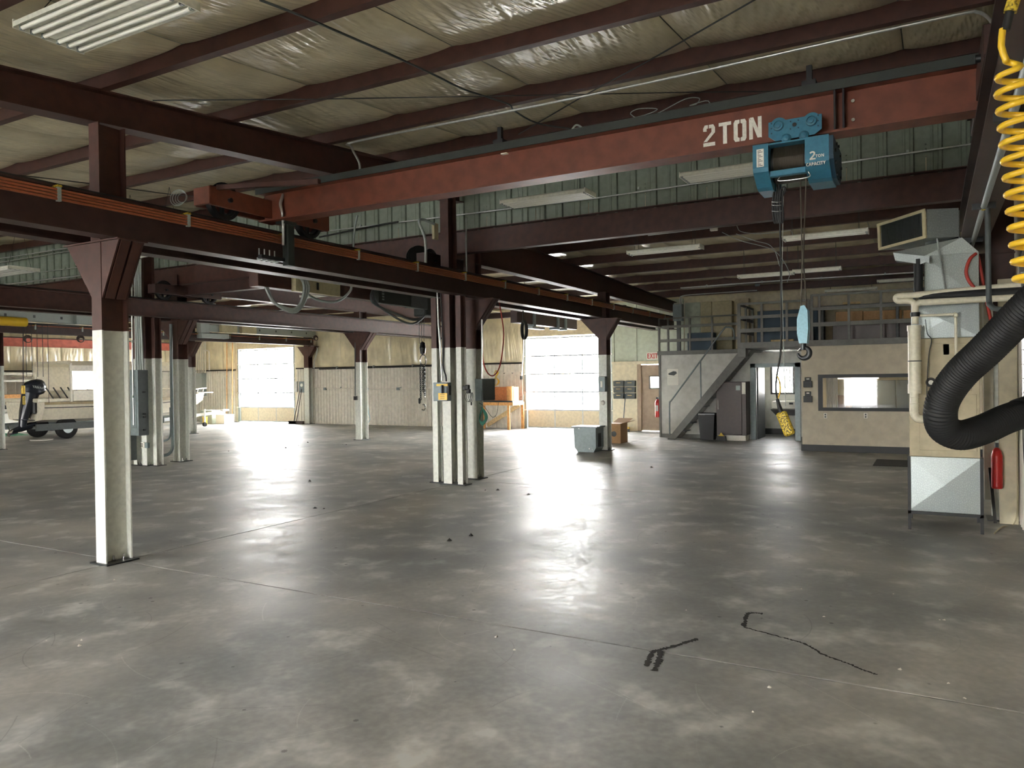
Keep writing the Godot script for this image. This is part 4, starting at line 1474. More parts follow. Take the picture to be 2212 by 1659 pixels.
	one("paper_holder", nt, M.white, "white paper holder on the edge of the brown cupboard", "holder")
	var dp := thing("dustpan", "black dustpan with a yellow handle leaning on the white plinth", "dustpan", P(-4.8, 0, 19.76))
	st = S()
	prism(st, [Vector2(-4.92, 0.0), Vector2(-4.66, 0.0), Vector2(-4.68, 0.12), Vector2(-4.90, 0.12)], P(0, 0, 19.70), Vector3.RIGHT, Vector3.UP, P(0, 0, 0.10))
	part(dp, "pan", st, M.black)
	st = S()
	prism(st, [Vector2(-4.88, 0.12), Vector2(-4.70, 0.12), Vector2(-4.76, 0.16), Vector2(-4.78, 0.20), Vector2(-4.81, 0.20), Vector2(-4.82, 0.16)], P(0, 0, 19.73), Vector3.RIGHT, Vector3.UP, P(0, 0, 0.05))
	part(dp, "handle", st, M.yellow)
	# wall calendar: picture above, month below
	var cl := thing("wall_calendar", "hanging wall calendar with a grey car picture beside the stair", "calendar", P(-6.235, 1.46, 20.34))
	st = S()
	span(st, -6.39, -6.08, 1.68, 1.88, 20.338, 20.35)
	part(cl, "picture_page", st, M.paper)
	st = S()
	span(st, -6.39, -6.08, 1.47, 1.672, 20.340, 20.35)
	part(cl, "month_page", st, M.paper)
	st = S()
	prism(st, [Vector2(-6.35, 1.72), Vector2(-6.20, 1.70), Vector2(-6.12, 1.76), Vector2(-6.14, 1.81), Vector2(-6.22, 1.82), Vector2(-6.30, 1.785), Vector2(-6.36, 1.76)], P(0, 0, 20.3375), Vector3.RIGHT, Vector3.UP, P(0, 0, -0.001))
	part(cl, "printed_picture", st, M.grey_dark)
	for k in 5:
		st = S()
		span(st, -6.37, -6.10, 1.50 + k * 0.032, 1.503 + k * 0.032, 20.3385, 20.34)
		part(cl, "printed_line", st, M.grey_box)
	st = S()
	span(st, -6.385, -6.085, 1.44, 1.462, 20.335, 20.345)
	part(cl, "tear_strip", st, M.white)
	# black literature pockets, outlets, light switch
	for q in [[1.40, 1.62, "upper black wall pocket beside the long office window"], [1.07, 1.31, "lower black wall pocket beside the long office window"]]:
		var t := thing("wall_pocket", q[2], "wall pocket", P(-2.40, q[0], 17.72))
		st = S()
		span(st, -2.49, -2.31, q[0], q[0] + 0.14, 17.69, 17.745, 0.004)
		part(t, "pocket", st, M.black)
		st = S()
		span(st, -2.465, -2.335, q[0] + 0.12, q[1], 17.735, 17.748, 0.003)
		part(t, "back_plate", st, M.black)
		st = S()
		span(st, -2.43, -2.37, q[1] - 0.05, q[1] - 0.025, 17.732, 17.735)
		part(t, "title_strip", st, M.white)
	for u in [1783, 1870]:
		var p := onD(u, 898, 17.745)
		var t := thing("power_outlet", "white wall outlet under the long office window", "outlet", p, "outlets below the office window")
		st = S()
		cbox(st, p + Vector3(0, 0, 0.004), Vector3(0.072, 0.115, 0.012), 0.004)
		part(t, "cover_plate", st, M.white)
		for s in [-0.025, 0.025]:
			st = S()
			box(st, p + Vector3(0, s, 0.011), Vector3(0.03, 0.032, 0.003))
			part(t, "socket", st, M.grey_dark)
	var sw := S()
	var sp := onD(1722, 856, 20.34)
	cbox(sw, sp, Vector3(0.07, 0.12, 0.02), 0.004)
	one("light_switch", sw, M.black, "black wall switch plate beside the office doorway", "switch")
	var mt := S()
	mt.set_smooth_group(-1)
	span(mt, -0.97, 0.2, 0.0, 0.012, 15.3, 16.4, 0.004)
	one("floor_mat", mt, M.mat_rubber, "dark rubber floor mat in front of the long office window", "mat")
	# things stored on the mezzanine
	var bin := func(label: String, c: Vector3, s: Vector3, m: Material, cat: String, called: String):
		var q := S()
		cbox(q, c + Vector3(0, s.y / 2, 0), s, 0.008)
		one(called, q, m, label, cat, "stores on the mezzanine")
	bin.call("pale greenish sheet leaning at the back of the mezzanine", P(-6.02, 2.37, 21.6), Vector3(0.46, 1.42, 0.03), M.wall_green, "sheet", "leaning_sheet")
	bin.call("narrow brown insulation roll at the back of the mezzanine", P(-5.62, 2.37, 21.65), Vector3(0.28, 1.42, 0.12), M.beige_box, "roll", "insulation_roll")
	bin.call("wide paper faced insulation bale on the mezzanine", P(-5.15, 2.37, 21.6), Vector3(0.55, 1.40, 0.25), M.beige_box, "bale", "insulation_bale")
	bin.call("insulation bale standing beside the wide one", P(-4.60, 2.37, 21.6), Vector3(0.36, 1.44, 0.25), M.beige, "bale", "insulation_bale")
	bin.call("orange wooden crate on the mezzanine over the long window", P(-1.62, 2.82, 18.6), Vector3(0.55, 0.26, 0.3), M.card, "crate", "storage_crate")
	bin.call("long cardboard carton on the mezzanine with a white label", P(-0.95, 2.86, 18.55), Vector3(0.75, 0.20, 0.3), M.card, "carton", "storage_carton")
	bin.call("long cardboard carton on the mezzanine at the right wall", P(-0.20, 2.86, 18.55), Vector3(0.68, 0.18, 0.3), M.card, "carton", "storage_carton")
	bin.call("brown low chest under the cartons on the mezzanine", P(-0.85, 2.42, 18.6), Vector3(2.2, 0.40, 0.5), M.espresso, "chest", "storage_chest")
	bin.call("dark steel shelf cabinet at the back of the mezzanine over the doorway", P(-3.3, 2.42, 21.0), Vector3(1.5, 0.95, 0.5), M.blue_dark, "cabinet", "storage_cabinet")
	bin.call("dark blue storage tote behind the stair railing on the mezzanine", P(-5.6, 2.37, 21.0), Vector3(0.7, 0.5, 0.4), M.blue_dark, "tote", "storage_tote")
	bin.call("dark storage tote behind the doorway railing on the mezzanine", P(-3.2, 2.42, 19.6), Vector3(1.2, 0.42, 0.45), M.blue_dark, "tote", "storage_tote")
	bin.call("pale timber offcut on the mezzanine edge over the doorway", P(-3.0, 2.42, 18.2), Vector3(0.5, 0.07, 0.1), M.pale_wood, "offcut", "timber_offcut")
	bin.call("pale board resting on the rail over the long window", P(-1.55, 3.22, 18.3), Vector3(0.36, 0.05, 0.1), M.pale_wood, "board", "timber_board")
	bin.call("grey shelf plank under the pale board on the mezzanine", P(-1.4, 3.16, 18.4), Vector3(1.6, 0.05, 0.35), M.grey_dark, "shelf", "shelf_plank")
	for q in [-2.15, -0.65]:
		bin.call("grey upright of the shelf on the mezzanine over the long window", P(q, 2.42, 18.4), Vector3(0.06, 0.74, 0.3), M.grey_dark, "shelf upright", "shelf_upright")
	bin.call("wooden stand under the orange crate on the mezzanine", P(-1.62, 2.82, 18.6) - Vector3(0, 0.0, 0), Vector3(0.5, 0.02, 0.28), M.card, "stand", "crate_base")
	# grey switch box on a post by the runway end, with conduits
	var gb := thing("crane_disconnect", "tall grey crane disconnect box above the stair railing at the runway end", "electrical box", P(-6.12, 3.1, 20.5))
	st = S()
	span(st, -6.24, -5.98, 3.20, 3.66, 20.42, 20.6, 0.01)
	part(gb, "enclosure", st, M.grey_box)
	st = S()
	span(st, -6.16, -6.06, 2.37, 3.20, 20.5, 20.56)
	part(gb, "post", st, M.grey_dark)
	for k in 2:
		st = S()
		tube(st, smooth_path([P(-6.06 + k * 0.04, 3.66, 20.5), P(-6.06 + k * 0.04, 3.80, 20.5), P(-6.0 + k * 0.04, 3.88, 20.5), P(-5.6, 3.90, 20.5), P(-4.0, 3.90, 20.5)], 5), 0.014, 6)
		part(gb, "conduit", st, M.conduit)
# ---- furnace, flex hose, pipes at the right wall
func cross_panel(st: SurfaceTool, x0: float, x1: float, y0: float, y1: float, d: float, rise: float):
	# a sheet-metal face stiffened by a cross break
	var a := P(x0, y0, d)
	var b := P(x1, y0, d)
	var c := P(x1, y1, d)
	var e := P(x0, y1, d)
	var m := P((x0 + x1) / 2, (y0 + y1) / 2, d - rise)
	tri(st, a, b, m)
	tri(st, b, c, m)
	tri(st, c, e, m)
	tri(st, e, a, m)
func build_furnace():
	var t := thing("furnace", "beige upright furnace with galvanized plenums and a louvred head by the right wall", "furnace", P(0.1, 0, 9.6))
	var st := S()
	span(st, -0.235, 0.44, 0.20, 0.79, 9.27, 9.98, 0.004)
	part(t, "return_plenum", st, M.galv)
	st = S()
	cross_panel(st, -0.232, 0.437, 0.203, 0.787, 9.268, 0.022)
	part(t, "plenum_face", st, M.galv, "dented galvanized face with a cross break")
	for q in [[-0.245, -0.215], [0.425, 0.455]]:
		for d in [9.255, 9.95]:
			st = S()
			span(st, q[0], q[1], 0.0, 0.79, d, d + 0.03)
			part(t, "leg", st, M.black)
	st = S()
	span(st, -0.245, 0.455, 0.17, 0.20, 9.255, 9.98)
	part(t, "stand_frame", st, M.black)
	st = S()
	span(st, -0.225, 0.43, 0.79, 2.06, 9.28, 9.98, 0.006)
	part(t, "cabinet", st, M.beige)
	st = S()
	span(st, -0.13, 0.40, 0.86, 1.46, 9.27, 9.28, 0.003)
	part(t, "access_door", st, M.beige)
	st = S()
	span(st, -0.03, 0.36, 1.50, 2.00, 9.272, 9.28, 0.003)
	part(t, "access_door", st, M.beige)
	var p := onD(2011, 826, 9.27)
	st = S()
	lathe(st, [[0.0, 0.03], [0.024, 0.028], [0.026, 0.02]], p, Vector3(0, 0, 1), 18)
	part(t, "sight_glass", st, M.white)
	st = S()
	lathe(st, [[0.024, 0.026], [0.045, 0.024], [0.052, 0.0]], p, Vector3(0, 0, 1), 20)
	part(t, "grommet", st, M.black)
	p = onD(2044, 755, 9.275)
	st = S()
	box(st, p, Vector3(0.055, 0.11, 0.006))
	part(t, "rating_label", st, M.paper)
	st = S()
	span(st, -0.20, 0.43, 2.06, 2.43, 9.27, 9.98, 0.004)
	part(t, "supply_plenum", st, M.galv)
	st = S()
	cross_panel(st, -0.198, 0.428, 2.065, 2.425, 9.268, 0.02)
	part(t, "plenum_face", st, M.galv)
	st = S()
	span(st, -0.07, 0.43, 2.43, 2.94, 9.25, 9.95, 0.004)
	part(t, "riser_duct", st, M.galv_dull)
	st = S()
	cross_panel(st, -0.068, 0.428, 2.45, 2.94, 9.248, 0.02)
	part(t, "duct_face", st, M.galv_dull)
	# flared hopper above the riser
	st = S()
	var lo := [P(-0.07, 2.94, 9.25), P(0.43, 2.94, 9.25), P(0.43, 2.94, 9.95), P(-0.07, 2.94, 9.95)]
	var hi := [P(-0.36, 2.99, 9.12), P(0.28, 3.10, 9.22), P(0.28, 3.10, 9.95), P(-0.36, 2.99, 9.95)]
	for k in 4: quad(st, lo[k], lo[(k + 1) % 4], hi[(k + 1) % 4], hi[k])
	quad(st, hi[0], hi[1], hi[2], hi[3])
	part(t, "hopper", st, M.galv_dull)
	st = S()
	prism(st, [Vector2(-0.36, 2.985), Vector2(-0.05, 2.92), Vector2(-0.02, 2.92), Vector2(-0.02, 2.84), Vector2(-0.05, 2.86), Vector2(-0.10, 2.84), Vector2(-0.34, 2.90)], P(0, 0, 9.11), Vector3.RIGHT, Vector3.UP, P(0, 0, 0.02))
	part(t, "drip_flange", st, M.galv)
	# louvred head: a turned box with a framed grille of upright vanes
	var g := [onD(1900, 541, 9.72), onD(2003, 514, 9.0), onD(2002, 452, 9.0), onD(1896, 484, 9.72)]
	var ux: Vector3 = (g[1] - g[0])
	var uy: Vector3 = (g[3] - g[0])
	var nn := ux.cross(uy).normalized()
	st = S()
	var back := -nn * 0.35
	for k in 4: quad(st, g[(k + 1) % 4], g[k], g[k] + back, g[(k + 1) % 4] + back)
	quad(st, g[3] + back, g[2] + back, g[1] + back, g[0] + back)
	part(t, "head_box", st, M.galv_dull)
	var fr := 0.10
	for q in [[0.0, 1.0, 0.0, fr], [0.0, 1.0, 1.0 - fr, 1.0], [0.0, 0.055, fr, 1 - fr], [0.945, 1.0, fr, 1 - fr]]:
		st = S()
		var a: Vector3 = g[0] + ux * q[0] + uy * q[2]
		var b: Vector3 = g[0] + ux * q[1] + uy * q[3]
		box(st, (a + b) / 2 + nn * 0.006, Vector3(ux.length() * (q[1] - q[0]), uy.length() * (q[3] - q[2]), 0.016), Basis(ux.normalized(), nn.cross(ux.normalized()), nn))
		part(t, "grille_frame", st, M.beige_box)
	st = S()
	box(st, g[0] + ux * 0.5 + uy * 0.5 - nn * 0.03, Vector3(ux.length() * 0.9, uy.length() * 0.8, 0.004), Basis(ux.normalized(), nn.cross(ux.normalized()), nn))
	part(t, "grille_back", st, M.black)
	for k in 30:
		st = S()
		var a: Vector3 = g[0] + ux * (0.07 + 0.86 * (k + 0.5) / 30.0) + uy * fr
		box(st, a + uy * (0.5 - fr), Vector3(0.003, uy.length() * 0.80, 0.016), Basis(ux.normalized(), nn.cross(ux.normalized()), nn).rotated(Vector3.UP, 0.35))
		part(t, "vane", st, M.grey_dark)
	# second head: dark round collar with a side plate
	st = S()
	cyl(st, P(0.10, 3.02, 9.45), P(0.10, 3.36, 9.45), 0.16, 24)
	part(t, "round_collar", st, M.grey_dark)
	st = S()
	span(st, 0.255, 0.265, 3.02, 3.40, 9.3, 9.85)
	part(t, "side_plate", st, M.galv_dull)
	st = S()
	bar(st, onD(2022, 500, 9.15), onD(2043, 628, 9.2), 0.022, 0.01)
	part(t, "brace_strap", st, M.galv_dull)
	# white condensate vessel and its pipe run
	var v := thing("vent_pipe_run", "white plastic vent pipes with a fat vertical trap on the furnace front", "pipe", P(-0.16, 1.2, 9.1))
	var c := func(u: float, w: float) -> Vector3: return onD(u, w, 9.08)
	st = S()
	lathe(st, [[0.0, 0.0], [0.066, 0.0], [0.066, 0.10], [0.061, 0.10], [0.061, 0.66], [0.068, 0.66], [0.068, 0.72], [0.0, 0.72]], Vector3(c.call(1976, 846).x, c.call(1976, 850).y - 0.0, -9.08), Vector3.UP, 24)
	part(v, "trap_body", st, M.pvc)
	st = S()
	ring(st, Vector3(c.call(1976, 780).x, c.call(1976, 780).y, -9.08), Vector3.UP, 0.062, 0.006, 24, 6)
	part(v, "strap", st, M.grey_dark)
	st = S()
	tube(st, smooth_path([c.call(1975, 848), c.call(1975, 875), c.call(1975, 893), c.call(1982, 904), c.call(1998, 906)], 5), 0.042, 14)
	part(v, "drain_elbow", st, M.pvc)
	st = S()
	for w in [858, 872, 888]: ring(st, c.call(1975, w), Vector3.UP, 0.043, 0.003, 18, 5)
	part(v, "joint_ring", st, M.pvc)
	st = S()
	tube(st, smooth_path([c.call(1977, 700), c.call(1977, 675), c.call(1978, 660), c.call(1988, 654), c.call(2000, 653), onD(2160, 644, 9.08), onD(2230, 640, 9.08)], 4), 0.034, 14)
	part(v, "outlet_pipe", st, M.pvc)
	st = S()
	tube(st, smooth_path([c.call(1977, 668), c.call(1974, 655), c.call(1960, 650), c.call(1940, 650), c.call(1936, 643), c.call(1945, 639), c.call(1975, 637), onD(2160, 620, 9.12), onD(2230, 614, 9.12)], 4), 0.032, 14)
	part(v, "inlet_pipe", st, M.pvc)
	st = S()
	lathe(st, [[0.0, 0.0], [0.046, 0.0], [0.046, 0.045], [0.0, 0.045]], c.call(1977, 684), Vector3.UP, 18)
	part(v, "rubber_coupling", st, M.black)
	st = S()
	tube(st, smooth_path([c.call(1985, 682), c.call(2020, 681), c.call(2058, 679), c.call(2064, 684), c.call(2065, 760), c.call(2066, 890)], 4), 0.014, 10)
	part(v, "drain_line", st, M.pvc)
	st = S()
	cbox(st, c.call(2064, 681), Vector3(0.045, 0.045, 0.04), 0.01)
	part(v, "tee", st, M.pvc)
	var bp := S()
	tube(bp, smooth_path([onD(1983, 560, 9.15), onD(1984, 600, 9.15), onD(1984, 625, 9.15), onD(1992, 638, 9.12), onD(2010, 639, 9.10), onD(2160, 632, 9.10), onD(2230, 628, 9.1)], 4), 0.045, 14)
	one("insulated_refrigerant_pipe", bp, M.rubber, "black insulated pipe bending between the white vent pipes", "pipe")
	# black flexible exhaust hose
	var h := thing("exhaust_hose", "fat black ribbed exhaust hose looping in front of the furnace", "hose", onD(2040, 944, 6.3))
	var path := [onD(2208, 893, 6.9), onD(2169, 907, 6.75), onD(2122, 928, 6.6), onD(2075, 940, 6.45), onD(2040, 926, 6.35), onD(2031, 896, 6.25), onD(2040, 858, 6.2), onD(2075, 808, 6.1), onD(2134, 752, 5.95), onD(2212, 672, 5.75), onD(2300, 590, 5.6)]
	var curve := Curve3D.new()
	var sm := smooth_path(path, 10)
	for q in sm: curve.add_point(q)
	var pts := []
	var rs := []
	var n := int(curve.get_baked_length() / 0.007)
	for k in n:
		pts.append(curve.sample_baked(curve.get_baked_length() * k / (n - 1.0), true))
		rs.append(0.105 + (0.006 if k % 3 == 0 else (-0.004 if k % 3 == 1 else 0.001)))
	st = S()
	tube(st, pts, 0.1, 26, rs)
	part(h, "ribbed_sleeve", st, M.rubber)
	st = S()
	cyl(st, pts[0] + (pts[0] - pts[4]).normalized() * 0.10, pts[4], 0.118, 24)
	part(h, "cuff", st, M.rubber)
	# silver duct it plugs into
	var sd := thing("silver_exhaust_duct", "shiny silver spiral duct on the right wall where the black hose plugs in", "duct", P(0.70, 1.3, 7.0))
	st = S()
	lathe(st, [[0.0, 0.0], [0.10, 0.0], [0.10, 1.0], [0.115, 1.0], [0.115, 1.12], [0.06, 1.32], [0.0, 1.32]], P(0.70, 1.45, 7.0), Vector3.UP, 28)
	part(sd, "duct", st, M.chrome)
	st = S()
	for k in 9: ring(st, P(0.70, 1.52 + k * 0.11, 7.0), Vector3(0.1, 1, 0), 0.101, 0.004, 24, 5)
	part(sd, "seam", st, M.chrome)
	st = S()
	span(st, 0.50, 0.84, 1.40, 1.43, 6.8, 7.2, 0.004)
	part(sd, "shelf_bracket", st, M.galv_dull)
	st = S()
	tube(st, smooth_path([P(0.70, 1.45, 7.0), P(0.70, 1.38, 7.0), P(0.67, 1.33, 6.97), onD(2214, 893, 6.92)], 5), 0.10, 20)
	part(sd, "elbow", st, M.galv)
	# yellow coiled air hose below the right runway
	var y := thing("coiled_air_hose", "yellow coiled air hose hanging by the right runway beam", "hose", onD(2185, 500, 3.0))
	pts = []
	var top := onD(2166, 62, 3.0)
	var a := onD(2166, 130, 3.0)
	var b := onD(2216, 640, 3.0)
	pts.append(top)
	pts.append(onD(2163, 100, 3.0))
	var turns := 13.5
	for k in int(turns * 14) + 1:
		var s := k / (turns * 14)
		var an := s * turns * TAU + PI
		var r := 0.046 * minf(1.0, 0.25 + s * 8.0)
		pts.append(a.lerp(b, s * 0.96) + Vector3(cos(an) * r + 0.02, -0.008 * sin(an), sin(an) * r))
	st = S()
	tube(st, smooth_path(pts, 2), 0.0105, 8)
	part(y, "coil", st, M.yellow)
	st = S()
	cyl(st, onD(2172, 66, 3.0), onD(2182, 24, 3.0), 0.014, 10)
	part(y, "hose_end", st, M.black)
	st = S()
	cyl(st, onD(2182, 26, 3.0), onD(2190, 0, 3.0), 0.022, 6)
	part(y, "brass_fitting", st, M.worn_yellow)
	# compressed-air line under the right runway with its drops
	var al := thing("air_line", "galvanized air pipe strapped under the right runway beam", "pipe", P(0.42, 3.0, 6.0))
	st = S()
	cyl(st, P(0.385, 3.07, 1.0), P(0.385, 3.07, 10.8), 0.024, 12)
	part(al, "main_pipe", st, M.galv)
	for d in [4.9, 7.45, 9.3]:
		st = S()
		span(st, 0.30, 0.47, 3.05, 3.10, d - 0.02, d + 0.02)
		part(al, "clamp", st, M.iron)
	st = S()
	var q0 := onX(2132, 380, 0.385)
	q0 = P(0.385, 3.04, 7.45)
	cyl(st, q0, onD(2132, 400, 7.45), 0.02, 10)
	part(al, "brass_valve", st, M.worn_yellow)
	st = S()
	tube(st, smooth_path([onD(2131, 385, 7.45), onD(2134, 500, 7.45), onD(2136, 640, 7.45), onD(2140, 660, 7.4), onD(2160, 668, 7.4), onD(2240, 664, 7.4)], 4), 0.022, 10)
	part(al, "drop_pipe", st, M.grey_dark)
	var rh := S()
	tube(rh, smooth_path([onD(2108, 548, 9.15), onD(2095, 560, 9.1), onD(2087, 585, 9.1), onD(2092, 605, 9.1), onD(2105, 622, 9.1)], 5), 0.017, 8)
	one("red_air_hose", rh, M.red_hose, "red air hose curling beside the galvanized riser", "hose")
	rh = S()
	tube(rh, smooth_path([onD(2112, 552, 9.3), onD(2118, 580, 9.3), onD(2125, 618, 9.3), onD(2140, 690, 9.4), onD(2152, 720, 9.4)], 5), 0.017, 8)
	one("red_air_hose", rh, M.red_hose, "red air hose hanging straight behind the black hose", "hose")
	# behind the hose: wall board, extinguisher, leaning pole, cords
	var wb := S()
	span(wb, 0.64, 0.82, 0.0, 2.72, 10.0, 10.03, 0.004)
	one("cover_board", wb, M.wall_cream, "cream cover board on the wall column behind the hose", "board")
	wb = S()
	span(wb, 0.50, 0.60, 0.25, 2.6, 10.06, 10.10, 0.004)
	one("cover_board", wb, M.panel, "white board strip beside the fire extinguisher", "board")
	var fe := thing("fire_extinguisher", "red fire extinguisher hanging behind the black hose at the right wall", "extinguisher", onD(2156, 1050, 9.9))
	var fp := onD(2154, 1055, 9.9)
	var fq := onD(2152, 975, 9.9)
	st = S()
	lathe(st, [[0.0, 0.0], [0.05, 0.0], [0.055, 0.02], [0.055, 0.36], [0.04, 0.42], [0.018, 0.45], [0.0, 0.45]], fp, Vector3.UP, 20)
	part(fe, "cylinder", st, M.red)
	st = S()
	box(st, fp + Vector3(0, 0.48, 0), Vector3(0.03, 0.05, 0.08))
	part(fe, "valve", st, M.black)
	var lp := S()
	bar(lp, onD(2150, 1130, 9.9), onD(2138, 1010, 9.95), 0.05, 0.03)
	one("leaning_steel_bar", lp, M.black, "black steel bar leaning beside the furnace foot", "bar")
	var cd := S()
	tube(cd, smooth_path([onY(2148, 1152, 0.008), onY(2165, 1138, 0.008), onY(2190, 1132, 0.008), P(0.80, 0.25, 9.9), P(0.80, 0.9, 9.9), P(0.80, 1.4, 9.8)], 6), 0.007, 6)
	one("loose_cord", cd, M.beige_box, "pale loose cord trailing on the floor behind the furnace", "cord")
	cd = S()
	tube(cd, smooth_path([P(0.81, 0.05, 9.2), P(0.815, 0.5, 9.2), P(0.80, 1.0, 9.25), P(0.81, 1.5, 9.3)], 6), 0.006, 6)
	one("loose_cord", cd, M.black, "black cord hanging on the ribbed right wall", "cord")
	# sagging cable across the furnace front
	cd = S()
	tube(cd, smooth_path([onD(1999, 690, 9.05), onD(2003, 720, 9.1), onD(2012, 735, 9.2), onD(2006, 770, 9.22), onD(2002, 850, 9.22), onD(2008, 855, 9.24)], 5), 0.005, 6)
	one("control_wire", cd, M.grey_dark, "thin control wire running down the furnace front", "wire")
# ---- unlit fluorescent fixtures, conduits and cables under the roofs
func onRoof(u: float, v: float, below := 0.04) -> Vector3:
	# the point of the pixel's ray just under the high roof's purlins
	var lo := 0.5
	var hi := 10.7
	for k in 40:
		var m := (lo + hi) / 2
		if onD(u, v, m).y < high_y(m) - below: lo = m
		else: hi = m
	return onD(u, v, lo)

func fixture(label: String, c: Vector3, length: float, width: float, tubes: int, group := "unlit fluorescent fixtures", wire := 0.5) -> Node3D:
	var t := thing("fluorescent_fixture", label, "light fixture", c, group)
	var st := S()
	var h := length / 2
	var w := width / 2
	# a shallow tray: spine above, sloped skirts
	prism(st, [Vector2(-w, 0.0), Vector2(-w, 0.035), Vector2(-w + 0.03, 0.055), Vector2(w - 0.03, 0.055), Vector2(w, 0.035), Vector2(w, 0.0), Vector2(w - 0.006, 0.0), Vector2(w - 0.012, 0.03), Vector2(-w + 0.012, 0.03), Vector2(-w + 0.006, 0.0)], c + Vector3(-h, 0, 0), Vector3(0, 0, -1), Vector3.UP, Vector3(length, 0, 0))
	part(t, "tray", st, M.fixture)
	for s in [-1, 1]:
		st = S()
		box(st, c + Vector3(s * (h + 0.004), 0.022, 0), Vector3(0.012, 0.062, width))
		part(t, "end_cap", st, M.fixture)
	st = S()
	box(st, c + Vector3(0, 0.020, 0), Vector3(length - 0.04, 0.022, width * 0.12))
	part(t, "ballast_cover", st, M.fixture)
	for k in tubes:
		var off := (k + 0.5) / tubes * 2.0 - 1.0
		if tubes >= 6: off = signf(off) * (0.22 + 0.66 * (absf(off) - 0.16) / 0.68)
		st = S()
		var z := off * (w - 0.02)
		cyl(st, c + Vector3(-h + 0.03, 0.002, z), c + Vector3(h - 0.03, 0.002, z), 0.0165, 10)
		part(t, "lamp_tube", st, M.tube)
		for s in [-1, 1]:
			st = S()
			box(st, c + Vector3(s * (h - 0.015), 0.004, z), Vector3(0.022, 0.034, 0.026))
			part(t, "lamp_holder", st, M.galv_dull)
	if wire > 0.0:
		for s in [-1, 1]:
			st = S()
			var b: Vector3 = c + Vector3(s * h * 0.8, 0.055 + wire, 0)
			cyl(st, c + Vector3(s * h * 0.8, 0.055, w * 0.7), b, 0.003, 5)
			cyl(st, c + Vector3(s * h * 0.8, 0.055, -w * 0.7), b, 0.003, 5)
			part(t, "hanger_wire", st, M.dark)
	return t

func pipe_run(called: String, label: String, cat: String, pts: Array, r: float, m: Material, n := 4, clips := 0, group := ""):
	var t := thing(called, label, cat, pts[pts.size() / 2], group)
	var st := S()
	tube(st, smooth_path(pts, n) if n > 1 else pts, r, 8)
	part(t, "run", st, m)
	for k in clips:
		st = S()
		var p: Vector3 = pts[0].lerp(pts[-1], (k + 0.5) / clips)
		box(st, p + Vector3(0, r, 0), Vector3(0.03, r * 3.2, r * 3.2))
		part(t, "clip", st, M.galv_dull)
	return t

